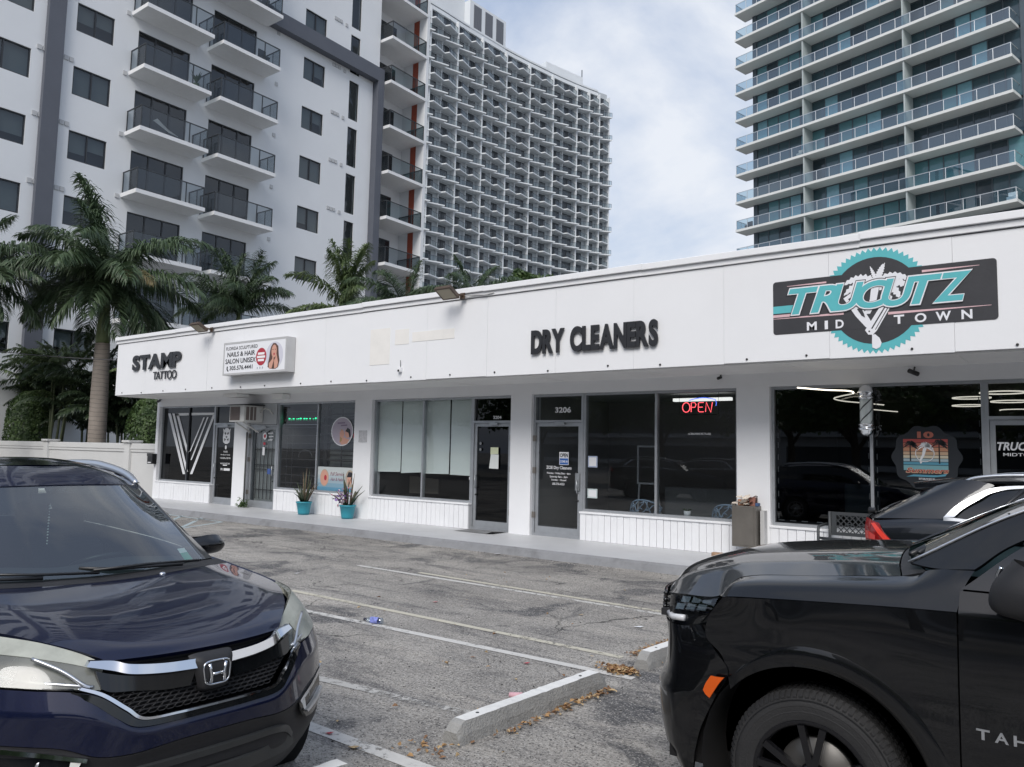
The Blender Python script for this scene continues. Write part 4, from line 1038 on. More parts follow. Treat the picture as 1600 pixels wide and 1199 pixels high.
def ring_trunk_mat():
    m = pmat('palm_trunk', (0.27, 0.235, 0.205), 0.85, var=.12, scale=3, bump=.5, bscale=26)
    t = m.node_tree; b = t.nodes['Principled BSDF']; g = t.nodes.new('ShaderNodeNewGeometry'); s = t.nodes.new('ShaderNodeSeparateXYZ'); t.links.new(g.outputs['Position'], s.inputs[0])
    nz = t.nodes.new('ShaderNodeTexNoise'); nz.inputs['Scale'].default_value = 1.1; t.links.new(g.outputs['Position'], nz.inputs['Vector'])
    ad = t.nodes.new('ShaderNodeMath'); ad.operation = 'MULTIPLY_ADD'; ad.inputs[1].default_value = .22; t.links.new(nz.outputs[0], ad.inputs[0]); t.links.new(s.outputs['Z'], ad.inputs[2])
    mu = t.nodes.new('ShaderNodeMath'); mu.operation = 'MULTIPLY'; mu.inputs[1].default_value = 6.2; t.links.new(ad.outputs[0], mu.inputs[0])
    fr = t.nodes.new('ShaderNodeMath'); fr.operation = 'FRACT'; t.links.new(mu.outputs[0], fr.inputs[0])
    r = t.nodes.new('ShaderNodeValToRGB'); r.color_ramp.elements[0].position = .0; r.color_ramp.elements[0].color = (.35, .35, .35, 1); r.color_ramp.elements[1].position = .2; r.color_ramp.elements[1].color = (1, 1, 1, 1)
    t.links.new(fr.outputs[0], r.inputs[0])
    mx = t.nodes.new('ShaderNodeMix'); mx.data_type = 'RGBA'; mx.blend_type = 'MULTIPLY'; mx.inputs[0].default_value = .8
    src = b.inputs['Base Color'].links[0].from_socket
    t.links.new(src, mx.inputs[6]); t.links.new(r.outputs[0], mx.inputs[7]); t.links.new(mx.outputs[2], b.inputs['Base Color'])
    return m
TRK = ring_trunk_mat(); SHAFT = pmat('palm_crownshaft', (0.105, 0.135, 0.055), 0.5, var=.2, scale=2.5)
def royal_palm(x, y, zt, zs, zc, specs, lab, seed, r0=.32, lean=(0, 0), lib=royal, group='palms beyond the garden wall', sc_=1.0):
    t = thing('palm_tree', lab, 'palm', (x, y, 0), group=group)
    P = lambda z: (x + lean[0] * z / zc, y + lean[1] * z / zc, z)
    zz = [0, .4, 1.2, 2.4, 3.6, zt * .8, zt]; rr = [r0 * 1.25, r0 * 1.08, r0, r0 * .98, r0 * .97, r0 * .9, r0 * .82]
    m = MB(); m.tube([P(z) for z in zz], rr, 18); m.build('trunk', TRK, t)
    m = MB(); m.tube([P(zt), P(zt + .15), P(zt + .5), P(zs), P(zc)], [r0 * .76, r0 * .84, r0 * .74, r0 * .5, r0 * .32], 14); m.build('crownshaft', SHAFT, t)
    place_fronds(t, P(zc - .15), specs, lib, sc_, seed)
    return t
rx = -29.95
royal_palm(rx, 14.25, 5.62, 7.3, 8.1, [(250, 'u', 1.0), (200, 'u', 1.05), (300, 'u', .8), (215, 'm', 1), (175, 'm', 1), (130, 'm', .95), (320, 'm', .95), (20, 'm', 1), (270, 'm', .8), (60, 'm', 1), (195, 'h', 1.0), (225, 'h', 1.0), (260, 'h', .9), (310, 'h', .95), (345, 'h', 1.0), (30, 'h', 1.02), (90, 'h', 1), (140, 'h', 1), (205, 'd', .9), (240, 'd', .85), (290, 'd', .8), (335, 'd', .95), (15, 'd', 1), (50, 'd', .95), (110, 'd', .9), (165, 'd', .9), (358, 'y', .95), (185, 'h', 1.05), (35, 'd', 1.05), (320, 'd', .9)],
           'tall royal palm with a ringed grey trunk and green crownshaft before the white block', 3, lean=(-.12, 0), sc_=1.2)
royal_palm(-33.0, 10.6, 5.0, 6.9, 7.9, [(0, 'h', 1.05), (20, 'h', 1.0), (335, 'h', 1), (310, 'd', 1), (350, 'd', 1.05), (30, 'm', 1.05), (60, 'm', 1), (10, 'd', 1.0), (300, 'h', 1), (80, 'h', 1), (330, 'm', 1), (120, 'm', 1), (200, 'm', 1), (270, 'm', 1), (180, 'h', 1), (230, 'h', 1), (100, 'u', 1), (40, 'd', 1)],
           'palm at the left edge of the photo, only its fronds in view', 5, r0=.28)
bx_ = lambda p: p[0]
royal_palm(-30.2, 20.2, 5.9, 7.3, 7.9, [(a, 'u', .85) for a in (0, 60, 120, 200, 280, 320)] + [(a, 'm', .85) for a in (20, 80, 150, 220, 260, 310, 350)] + [(a, 'h', .8) for a in (40, 180, 240, 300)], 'bushy upright palm behind the shop roof, above the salon box sign', 7, r0=.22, lib=royal)
royal_palm(-23.5, 20.6, 5.3, 6.7, 7.4, [(a, 'u', .98) for a in (10, 70, 130, 190, 250, 310, 340, 230)] + [(205, 'h', 1.05), (225, 'm', 1.0), (10, 'h', .9), (340, 'm', .8), (40, 'h', .8), (190, 'h', .9)], 'palm with pale upright plume and one drooping frond, behind the shop roof', 8, r0=.22, lib=light)
royal_palm(-20.9, 21.4, 5.0, 6.4, 7.1, [(a, 'm', .8) for a in (0, 50, 110, 170, 230, 290)] + [(a, 'h', .85) for a in (330, 20, 200, 260)] + [(90, 'u', .7)], 'low palm peeking over the shop roof below the corner balconies', 9, r0=.2, lib=royal)
royal_palm(-18.6, 22.5, 4.9, 6.3, 7.1, [(a, 'm', .75) for a in (0, 60, 130, 180, 240, 300)] + [(a, 'h', .8) for a in (330, 20, 210, 270)] + [(90, 'u', .75), (200, 'u', .7)], 'palm tips peeking over the shop roof left of the middle floodlight', 10, r0=.2, lib=royal)
# ---- understory palms: several stems, few fronds
STEM = pmat('cane_stem', (.12, .14, .07), .6, var=.2)
def cane_palm(x, y, h, n, lib, lab, seed, k=1.0):
    rr = random.Random(seed); t = thing('small_palm', lab, 'palm', (x, y, 0), group='small palms under the royal palm')
    for i in range(n):
        a = rr.uniform(0, 6.28); d = rr.uniform(.1, .55); hh = h * rr.uniform(.6, 1.0)
        b = Vector((x + math.cos(a) * d * .5, y + math.sin(a) * d * .5, 0)); tp = Vector((x + math.cos(a) * d * 1.6, y + math.sin(a) * d * 1.2, hh))
        m = MB(); m.tube([b, b.lerp(tp, .5) + Vector((0, 0, .1)), tp], [.06, .05, .03], 6); m.build('stem', STEM, t)
        place_fronds(t, tp, [(rr.uniform(0, 360), rr.choice('uummhh'), rr.uniform(.8, 1.15) * k) for _ in range(7)], lib, 1.0, seed * 31 + i)
for x, y, h, n, lib, lab, sd, k in ((-34.6, 14.6, 5.0, 5, areca, 'lime green cane palm above the left hedge', 1, 1.0), (-32.2, 15.4, 4.4, 5, dark, 'dark cane palm between the left hedge and the royal palm', 2, 1.1), (-37.2, 15.6, 5.0, 5, dark, 'dark cane palm at the left edge above the garden wall', 3, 1.1),
                                   (-28.2, 15.6, 4.9, 5, areca, 'cane palm with arching fronds right of the royal palm trunk', 4, .95), (-33.2, 16.4, 2.6, 5, dark, 'low dark cane palm in the gap behind the left hedge', 5, 1.0), (-31.0, 15.9, 3.4, 6, dark, 'low dark cane palm behind the royal palm trunk', 6, 1.0), (-35.2, 16.2, 3.8, 6, dark, 'low dark cane palm behind the left hedge', 7, 1.1), (-26.6, 16.6, 4.3, 5, dark, 'dark cane palm behind the right hedge', 8, 1.0), (-38.0, 15.6, 4.2, 5, areca, 'pale cane palm low at the left edge', 9, 1.0)):
    cane_palm(x, y, h, n, lib, lab, sd, k)
# ---- clipped hedges
def hedge(x0, x1, y0, y1, z1, lab, seed, cnt=9000):
    rr = random.Random(seed); t = thing('hedge', lab, 'hedge', ((x0 + x1) / 2, (y0 + y1) / 2, 0), group='clipped hedges behind the garden wall')
    cx_, cy_ = (x0 + x1) / 2, (y0 + y1) / 2; hx, hy = (x1 - x0) / 2, (y1 - y0) / 2
    m = MB()
    m.lathe([(0, 0), (hy * .7, 0), (hy * .75, z1 * .5), (hy * .6, z1 * .8), (hy * .2, z1 * .9), (0, z1 * .9)], (cx_, cy_, 0), 14); m.build('inner_twigs', FRD_D, t)
    m = MB()
    for i in range(cnt):
        z = z1 * rr.random() ** .8; a = rr.uniform(0, 2 * math.pi)
        pr_ = 1.0 if z < z1 * .72 else math.sqrt(max(0, 1 - ((z / z1 - .72) / .28) ** 2))
        f = 1 + .10 * noise.noise((math.cos(a) * 2.2 + seed, math.sin(a) * 2.2, z * 1.3)) + .05 * noise.noise((math.cos(a) * 6, math.sin(a) * 6, z * 4)) - rr.random() ** 2 * .14
        ca, sa = math.cos(a), math.sin(a); q = (abs(ca) ** 4 + abs(sa) ** 4) ** -.25 * .93
        p = Vector((cx_ + hx * ca * q * f * pr_, cy_ + hy * sa * q * f * pr_, z * (1 + .02 * rr.random())))
        n = Vector((ca + rr.uniform(-.9, .9), sa + rr.uniform(-.9, .9), rr.uniform(-.3, 1.0))).normalized()
        u = n.orthogonal().normalized(); u.rotate(Matrix.Rotation(rr.uniform(0, 6.28), 3, n)); v = n.cross(u); l = rr.uniform(.05, .085)
        m.add([p - u * l * .9, p + v * l * .4 + n * .01, p + u * l * .9, p - v * l * .4], [(0, 1, 2, 3)])
    m.build('leaf', HEDGE, t, kind='stuff')
hedge(-37.4, -35.2, 13.6, 15.0, 3.9, 'rounded clipped hedge left of the royal palm', 1)
hedge(-27.6, -25.7, 13.9, 15.2, 3.5, 'rounded clipped hedge beside the shop corner', 2)
# ---- tree beyond the roof
t = thing('tree', 'round green tree top showing above the shop roof before the curved tower', 'tree', (-28.4, 40, 0))
m = MB(); m.tube([(-28.4, 40, 0), (-28.4, 40, 8), (-28.2, 40.2, 11)], [.3, .22, .08], 8); m.tube([(-28.4, 40, 7), (-29.6, 39.5, 11.4)], [.12, .04], 6); m.tube([(-28.4, 40, 7.4), (-27.2, 39.8, 11.8)], [.12, .04], 6); m.build('trunk', TRK, t)
m = MB(); rr = random.Random(8)
for i in range(7000):
    a = rr.uniform(0, 6.28); e_ = rr.uniform(-.5, 1.57); r = rr.uniform(.6, 1) ** .5
    d = Vector((math.cos(a) * math.cos(e_), math.sin(a) * math.cos(e_), math.sin(e_)))
    f = r * (1 + .45 * noise.noise(d * 2.4)); p = Vector((-28.4, 40, 11.1)) + Vector((d.x * 2.3, d.y * 2.1, d.z * 2.1)) * f
    n = Vector((rr.uniform(-1, 1), rr.uniform(-1, 1), rr.uniform(-.2, 1))).normalized(); u = n.orthogonal().normalized(); u.rotate(Matrix.Rotation(rr.uniform(0, 6.28), 3, n)); v = n.cross(u); l = rr.uniform(.10, .18)
    m.add([p - u * l, p + v * l * .5, p + u * l, p - v * l * .5], [(0, 1, 2, 3)])
m.build('crown', HEDGE, t)
# ---- overhead cable, meter, entrance behind the wall
a = (-39.194, 5.915); b = (-25.370, 4.572)
m = MB(); pts = [(a[0] + (b[0] - a[0]) * s / 12, 12.6 + .4 * s / 12, a[1] + (b[1] - a[1]) * s / 12 - .10 * math.sin(math.pi * s / 12)) for s in range(13)]
m.tube(pts, .016, 5); tag(m.build('cable', pmat('cable_grey', (.06, .06, .065), .6)), 'overhead cable running to the left corner of the shop fascia', 'cable')
m = MB(); m.box(-28.66, 15.5, 1.0, -28.36, 15.62, 2.75); m.box(-28.3, 15.5, 1.4, -28.22, 15.62, 3.3); tag(m.build('meter_box', pmat('meter_grey', (.25, .26, .27), .6)), 'grey meter box beside the royal palm trunk above the garden wall', 'meter box')

# ================================================================ CARS
def paint(name, col, metal=.25, rough=.32):
    m = bpy.data.materials.new(name); m.use_nodes = True
    t = m.node_tree; b = t.nodes['Principled BSDF']
    b.inputs['Base Color'].default_value = (*col, 1); b.inputs['Metallic'].default_value = metal; b.inputs['Roughness'].default_value = rough
    b.inputs['Specular IOR Level'].default_value = .12; b.inputs['Coat Weight'].default_value = 1.0; b.inputs['Coat Roughness'].default_value = 0.025
    g = t.nodes.new('ShaderNodeNewGeometry')
    v = t.nodes.new('ShaderNodeTexVoronoi'); v.inputs['Scale'].default_value = 900; t.links.new(g.outputs['Position'], v.inputs['Vector'])
    r = t.nodes.new('ShaderNodeValToRGB'); r.color_ramp.elements[0].color = (*[c * .7 for c in col], 1); r.color_ramp.elements[1].color = (*[min(1, c * 1.5) for c in col], 1)
    sp = t.nodes.new('ShaderNodeSeparateColor'); t.links.new(v.outputs['Color'], sp.inputs[0]); t.links.new(sp.outputs[0], r.inputs[0]); t.links.new(r.outputs[0], b.inputs['Base Color'])
    # a little dust: roughens the clear coat in blotches
    n = t.nodes.new('ShaderNodeTexNoise'); n.inputs['Scale'].default_value = 3.0; n.inputs['Detail'].default_value = 8; t.links.new(g.outputs['Position'], n.inputs['Vector'])
    rr = t.nodes.new('ShaderNodeMapRange'); rr.inputs[1].default_value = .4; rr.inputs[2].default_value = .75; rr.inputs[3].default_value = .015; rr.inputs[4].default_value = .07
    t.links.new(n.outputs[0], rr.inputs[0]); t.links.new(rr.outputs[0], b.inputs['Coat Roughness'])
    return m
BLUEP = paint('dark_blue_car_paint', (0.0035, 0.0062, 0.026), .25, .35)
BLKP = paint('black_car_paint', (0.002, 0.0023, 0.003), .0, .35)
BLK2 = paint('black_grey_car_paint', (0.012, 0.014, 0.018), .4, .3)
PLAS = pmat('black_plastic', (0.016, 0.016, 0.018), 0.62, var=.1, scale=20, bump=.1, bscale=250)
GLOSS = pmat('gloss_black', (0.006, 0.007, 0.008), 0.08, spec=.6)
CHRM = pmat('chrome', (0.72, 0.74, 0.77), 0.07, 1.0)
SATIN = pmat('satin_silver', (0.60, 0.62, 0.65), 0.28, .9)
GUN = pmat('gunmetal_trim', (0.055, 0.058, 0.060), 0.35, .4, var=.08, scale=6)
TYRE = pmat('tyre_rubber', (0.016, 0.016, 0.017), 0.75, var=.2, scale=6, bump=.15, bscale=90)
RIMB = pmat('dark_rim', (0.012, 0.012, 0.014), 0.22, .3)
UNDER = pmat('dark_cavity', (0.004, 0.004, 0.005), 0.9)
SEAT = pmat('seat_cloth', (0.045, 0.047, 0.05), 0.85); DASH = pmat('dash_plastic', (0.030, 0.032, 0.035), 0.6)
WSH = glass('windscreen_glass', (0.62, 0.72, 0.70), 1.35)
TINT = glass('tinted_car_glass', (0.035, 0.04, 0.045), .9)
LENSG = glass('lamp_lens', (0.80, 0.82, 0.80), 1.0)
AGED = pmat('aged_lamp_lens', (0.36, 0.375, 0.33), 0.25, var=.18, scale=7, spec=.6)

def hazy_lens():
    if 'hazy_lens' in MATS: return MATS['hazy_lens']
    m = glass('hazy_lens', (.70, .72, .66), 1.1); t = m.node_tree
    d = t.nodes.new('ShaderNodeBsdfPrincipled'); d.inputs['Base Color'].default_value = (.24, .25, .225, 1); d.inputs['Roughness'].default_value = .2
    n = t.nodes.new('ShaderNodeTexNoise'); n.inputs['Scale'].default_value = 9; g = t.nodes.new('ShaderNodeNewGeometry'); t.links.new(g.outputs['Position'], n.inputs['Vector'])
    r = t.nodes.new('ShaderNodeMapRange'); r.inputs[1].default_value = .3; r.inputs[2].default_value = .7; r.inputs[3].default_value = .40; r.inputs[4].default_value = .72; t.links.new(n.outputs[0], r.inputs[0])
    o = [x for x in t.nodes if x.type == 'OUTPUT_MATERIAL'][0]; src = o.inputs[0].links[0].from_socket
    mx = t.nodes.new('ShaderNodeMixShader'); t.links.new(r.outputs[0], mx.inputs[0]); t.links.new(src, mx.inputs[1]); t.links.new(d.outputs[0], mx.inputs[2]); t.links.new(mx.outputs[0], o.inputs[0])
    return m
def _cr(p0, p1, p2, p3, t, sa, sb):
    m1 = (p2 - p1) if sa else (p2 - p0) * .5
    m2 = (p2 - p1) if sb else (p3 - p1) * .5
    t2, t3 = t * t, t * t * t
    return p1 * (2 * t3 - 3 * t2 + 1) + m1 * (t3 - 2 * t2 + t) + p2 * (-2 * t3 + 3 * t2) + m2 * (t3 - t2)
def curve(P, n, sharp=()):
    P = [Vector(p) for p in P]; out = []
    for k in range(len(P) - 1):
        a = P[k - 1] if k else P[0] * 2 - P[1]
        b = P[k + 2] if k + 2 < len(P) else P[-1] * 2 - P[-2]
        for i in range(n): out.append(_cr(a, P[k], P[k + 1], b, i / n, k in sharp, (k + 1) in sharp))
    out.append(P[-1]); return out
def surf(G, ni=6, nj=6, si=(), sj=()):
    rows = [curve(r, nj, sj) for r in G]
    cols = [curve([r[c] for r in rows], ni, si) for c in range(len(rows[0]))]
    return [[cols[c][i] for c in range(len(cols))] for i in range(len(cols[0]))]
def mirg(G):
    """half grid whose columns run from the centre line outwards -> full width"""
    return [[(p[0], -p[1], p[2]) for p in r[:0:-1]] + list(r) for r in G]
def flip(G): return [[(p[0], -p[1], p[2]) for p in r] for r in G]
def panel(name, G, mat, parent, ni=6, nj=6, si=(), sj=(), gap=.0022, fl=.018, cut=None, smooth=True):
    S = surf(G, ni, nj, si, sj); a, b = len(S), len(S[0])
    S = [[p.copy() for p in r] for r in S]
    if gap:
        Q = [[p.copy() for p in r] for r in S]
        for i in range(a):
            for j in range(b):
                d = Vector((0, 0, 0))
                if i == 0: d += (Q[1][j] - Q[0][j]).normalized()
                if i == a - 1: d += (Q[a - 2][j] - Q[a - 1][j]).normalized()
                if j == 0: d += (Q[i][1] - Q[i][0]).normalized()
                if j == b - 1: d += (Q[i][b - 2] - Q[i][b - 1]).normalized()
                S[i][j] = Q[i][j] + d * gap
    idx = {}
    V = []; F = []
    for i in range(a):
        for j in range(b): idx[i, j] = len(V); V.append(S[i][j])
    dead = set()
    if cut:
        (cx, cz, r) = cut
        for i in range(a - 1):
            for j in range(b - 1):
                q = [S[i][j], S[i][j + 1], S[i + 1][j + 1], S[i + 1][j]]
                c = sum((Vector((p.x, p.z)) for p in q), Vector((0, 0))) / 4
                if (c - Vector((cx, cz))).length < r: dead.add((i, j))
        for i in range(a):
            for j in range(b):
                fs = [(i - 1, j - 1), (i - 1, j), (i, j - 1), (i, j)]
                fs = [f for f in fs if 0 <= f[0] < a - 1 and 0 <= f[1] < b - 1]
                if any(f in dead for f in fs) and not all(f in dead for f in fs):
                    p = V[idx[i, j]]; d = Vector((p.x - cx, p.z - cz)); d = d.normalized() * r
                    V[idx[i, j]] = Vector((cx + d.x, p.y, cz + d.y))
    for i in range(a - 1):
        for j in range(b - 1):
            if (i, j) not in dead: F.append((idx[i, j], idx[i, j + 1], idx[i + 1, j + 1], idx[i + 1, j]))
    m = MB(); m.add(V, F, 0, smooth)
    if fl:
        cen = Vector((-2.3 if False else sum(p.x for p in V) / len(V), 0, .55))
        nr = {}
        for f in F:
            n = (V[f[1]] - V[f[0]]).cross(V[f[2]] - V[f[0]])
            for k in f: nr[k] = nr.get(k, Vector((0, 0, 0))) + n
        ec = {}
        for f in F:
            for k in range(4):
                e = (f[k], f[(k + 1) % 4]); ec[tuple(sorted(e))] = ec.get(tuple(sorted(e)), []) + [e]
        c0 = sum(V, Vector((0, 0, 0))) / len(V)
        nn = sum((v.normalized() for v in nr.values() if v.length > 0), Vector((0, 0, 0)))
        ref = c0 - Vector((c0.x * .3 - 1.2, 0, .5))
        sg = -1 if nn.dot(ref) > 0 else 1
        for e, l in ec.items():
            if len(l) == 1 and not (cut and all(abs(math.hypot(V[i_].x - cx, V[i_].z - cz) - r) < .004 for i_ in e)):
                p, q = V[e[0]], V[e[1]]
                np_, nq = nr[e[0]].normalized() * sg * fl, nr[e[1]].normalized() * sg * fl
                m.add([p, q, q + nq, p + np_], [(0, 1, 2, 3)])
    return m.build(name, mat, parent, local=True)
def both(name, G, mat, parent, **k):
    panel(name, G, mat, parent, **k); return panel(name, flip(G), mat, parent, **k)
def wheel(parent, c, r, rr, wd, side, spokes, mat, cap, n=72):
    """tyre with tread blocks and a spoked rim; side = sign of the outer face along y"""
    wh = thing_part('wheel', parent)
    m = MB(); x, y, z = c
    o = side * wd / 2
    prof = [(rr - .01, -.48), (rr + .012, -.5), (rr + .05, -.50), (r - .055, -.50), (r - .028, -.46), (r - .008, -.38), (r, -.30), (r, .30), (r - .008, .38), (r - .028, .46), (r - .055, .50), (rr + .05, .50), (rr + .012, .5), (rr - .01, .48)]
    m.lathe([(p, h * wd) for p, h in prof], c, n, axis='Y')
    # tread blocks
    for k in range(n):
        a = 2 * math.pi * k / n; a2 = a + 2 * math.pi / n * .62
        for (h0, h1) in ((-.46, -.31), (-.27, -.09), (-.05, .05), (.09, .27), (.31, .46)):
            sh = .02 if abs(h0) < .2 else .0
            q = []
            for (aa, hh) in ((a, h0), (a2, h0), (a2 + sh, h1), (a + sh, h1)):
                rb = (r - .004 if max(abs(h0), abs(h1)) < .4 else (r - .002 if abs(hh) < .4 else r - .024))
                for dr in (0, .008): q.append((x + (rb + dr) * math.cos(aa), y + hh * wd, z + (rb + dr) * math.sin(aa)))
            m.add(q, [(1, 3, 5, 7), (0, 2, 3, 1), (2, 4, 5, 3), (4, 6, 7, 5), (6, 0, 1, 7)])
    for k in range(3):
        rad = rr + .03 + k * .028; m.lathe([(rad, o * 1.0), (rad + .004, o * 1.012), (rad + .008, o * 1.0)], c, 48, axis='Y')
    m.build('tyre', TYRE, wh, local=True)
    m = MB()
    m.lathe([(rr, o * .98), (rr - .012, o * 1.0), (rr - .024, o * .96), (rr - .03, o * .6), (rr - .035, -o * .9)], c, 48, axis='Y')
    for k in range(spokes):
        a = 2 * math.pi * (k + .27) / spokes
        for s in (-1, 1):
            b0 = a + s * .11; b1 = a + s * .20
            p = Vector((x + .055 * math.cos(b0), y + o * .80, z + .055 * math.sin(b0))); q = Vector((x + (rr - .02) * math.cos(b1), y + o * .93, z + (rr - .02) * math.sin(b1)))
            m.bar(p, q, .030, .035, up=(0, 1, 0))
    m.lathe([(0, o * .88), (.05, o * .87), (.065, o * .82), (.07, o * .6)], c, 24, axis='Y')
    m.build('rim', mat, wh, local=True)
    m = MB(); m.lathe([(0, o * .25), (rr * .62, o * .25), (rr * .64, o * .2), (rr * .64, 0)], c, 32, axis='Y'); m.build('brake_disc', pmat('brake_steel', (.30, .29, .28), .4, .9), wh, local=True)
    m = MB(); m.lathe([(0, o * .91), (.028, o * .905), (.03, o * .88)], c, 20, axis='Y'); m.build('hub_cap', cap, wh, local=True)
    return wh
def thing_part(name, parent):
    o = bpy.data.objects.new(name, None); COL.objects.link(o); o.parent = parent; o.empty_display_size = .1; WORLD[o.name] = WORLD.get(parent.name); return o
def lt(name, pts, r, mat, parent, n=8):
    m = MB(); m.tube(pts, r, n); return m.build(name, mat, parent, local=True)
def ribbon(name, A, B, mat, parent, n=8, th=.012, dirv=(1, 0, 0)):
    """a solid trim strip between two edge curves A (top) and B (bottom)"""
    A = curve(A, n); B = curve(B, n); d = Vector(dirv) * th; m = MB(); k = len(A)
    vs = [a + d for a in A] + [b + d for b in B] + [a - d for a in A] + [b - d for b in B]
    fs = []
    m.add([a + d * 1.02 for a in A] + [b + d * 1.02 for b in B], [(i, i + 1, k + i + 1, k + i) for i in range(k - 1)], 0, True)
    for i in range(k - 1): fs += [(2 * k + i, 3 * k + i, 3 * k + i + 1, 2 * k + i + 1), (i, 2 * k + i, 2 * k + i + 1, i + 1), (k + i, k + i + 1, 3 * k + i + 1, 3 * k + i)]
    fs += [(0, k, 3 * k, 2 * k), (k - 1, 3 * k - 1, 4 * k - 1, 2 * k - 1)]
    m.add(vs, fs, 0, False); return m.build(name, mat, parent, local=True)

# ---------------------------------------------------------------- the dark blue SUV (left)
car = thing('parked_car', 'dark blue SUV with a chrome grille bar and hazy headlights, nose to the wheel stops', 'car', (-3.15, 2.11, -.03), R_(-3.3))
def smooth_hood(C, E, W, T=(0, .25, .5, .75, 1)):
    return [[(c[0] + (e[0] - c[0]) * t ** 2.2, e[1] * t, c[2] + (e[2] - c[2]) * t ** 2.4 + w_ * (t ** 2 - t ** 5)) for t in T] for c, e, w_ in zip(C, E, W)]
hood_ = [[(-.112, 0, .925), (-.125, .15, .926), (-.152, .30, .927), (-.188, .42, .926)],
        [(-.175, 0, .962), (-.19, .17, .963), (-.225, .34, .965), (-.275, .50, .966)],
        [(-.40, 0, 1.015), (-.41, .22, 1.016), (-.44, .46, 1.020), (-.475, .645, 1.012)],
        [(-.78, 0, 1.060), (-.78, .25, 1.062), (-.79, .53, 1.070), (-.82, .795, 1.046)],
        [(-1.17, 0, 1.098), (-1.19, .27, 1.10), (-1.25, .55, 1.108), (-1.33, .79, 1.100)]]
hood = smooth_hood([(-.112, 0, .926), (-.20, 0, .968), (-.42, 0, 1.014), (-.78, 0, 1.060), (-1.17, 0, 1.095)], [(-.188, .42, .926), (-.275, .50, .966), (-.475, .645, 1.012), (-.82, .795, 1.046), (-1.33, .79, 1.100)], (.0, .012, .03, .045, .03))
panel('hood', mirg(hood), BLUEP, car, ni=8, nj=5, sj=())
hl = [[(-.198, .425, .915), (-.285, .50, .958), (-.41, .62, 1.002), (-.60, .765, 1.030), (-.86, .842, 1.040)],
      [(-.175, .44, .872), (-.24, .53, .898), (-.345, .665, .925), (-.525, .805, .945), (-.80, .872, .985)],
      [(-.138, .455, .822), (-.198, .56, .834), (-.295, .69, .846), (-.465, .825, .866), (-.725, .884, .926)]]
def offs(G, dx, dy): return [[(p[0] - dx, p[1] - dy, p[2]) for p in r] for r in G]
for sgn, GG in ((1, hl), (-1, flip(hl))):
    lamp = panel('headlight', GG, hazy_lens(), car, gap=.003, fl=.02)
    S = surf(GG, 6, 6)
    # aged haze: a pale rim along the upper edge of the lens, silver reflector bowls behind it
    top = [[(p[0] + .002, p[1] + sgn * .002, p[2] + .001) for p in r] for r in S[0:5]]
    m = MB(); w_ = len(top[0]); m.add([p for r in top for p in r], [(i * w_ + j, i * w_ + j + 1, (i + 1) * w_ + j + 1, (i + 1) * w_ + j) for i in range(4) for j in range(w_ - 1)], 0, True); m.build('hazed_rim', AGED, lamp, local=True)
    if sgn > 0:
        rear = [[(p[0] + .002, p[1] + sgn * .002, p[2]) for p in r[7:]] for r in S[3:]]
        m = MB(); w_ = len(rear[0]); m.add([p for r in rear for p in r], [(i * w_ + j, i * w_ + j + 1, (i + 1) * w_ + j + 1, (i + 1) * w_ + j) for i in range(len(rear) - 1) for j in range(w_ - 1)], 0, True); m.build('hazed_lens', AGED, lamp, local=True)
    bk = [[(p[0] - .10, p[1] * .93, p[2]) for p in r] for r in GG]
    panel('lamp_housing', bk, pmat('lamp_housing', (.07, .072, .07), .5, .3, var=.3, scale=14), lamp, gap=0, fl=0)
    for (yy, zz, xx, r_) in ((.53, .89, -.27, .055), (.66, .915, -.385, .062)):
        m = MB(); m.lathe([(r_ * .8, xx - .02), (r_ * .7, xx - .04), (r_ * .5, xx - .06), (0, xx - .07)], (0, sgn * yy, zz), 20, axis='X'); m.build('reflector', pmat('lamp_reflector', (.30, .31, .31), .35, .8), lamp, local=True)
    m = MB(); m.tube(curve([(-.33, sgn * .66, .955), (-.24, sgn * .575, .905), (-.175, sgn * .515, .852), (-.16, sgn * .49, .838)], 6), .008, 6); m.build('reflector_edge', SATIN, lamp, local=True)
    m = MB(); m.tube(curve([(-.55, sgn * .80, .895), (-.34, sgn * .69, .868), (-.225, sgn * .575, .853), (-.16, sgn * .48, .838)], 6), .008, 6); m.build('reflector_edge', SATIN, lamp, local=True)
    m = MB(); m.tube(curve([(-.60, sgn * .845, .885), (-.42, sgn * .775, .862), (-.26, sgn * .64, .842), (-.19, sgn * .545, .834)], 6), .005, 6); m.build('lens_seam', GLOSS, lamp, local=True)
bump = [[(-.020, 0, .690), (-.025, .17, .690), (-.052, .32, .694), (-.122, .455, .798), (-.19, .56, .829), (-.292, .69, .842), (-.462, .825, .862), (-.722, .885, .922)],
        [(.0, 0, .645), (-.005, .17, .645), (-.03, .335, .650), (-.085, .465, .715), (-.155, .57, .745), (-.255, .70, .755), (-.425, .838, .770), (-.68, .900, .80)],
        [(-.004, 0, .585), (-.011, .17, .582), (-.04, .34, .565), (-.092, .47, .570), (-.16, .585, .615), (-.262, .715, .635), (-.41, .845, .650), (-.64, .905, .67)]]
panel('front_bumper', mirg(bump), BLUEP, car, ni=6, nj=6, si=(1,), gap=.002)
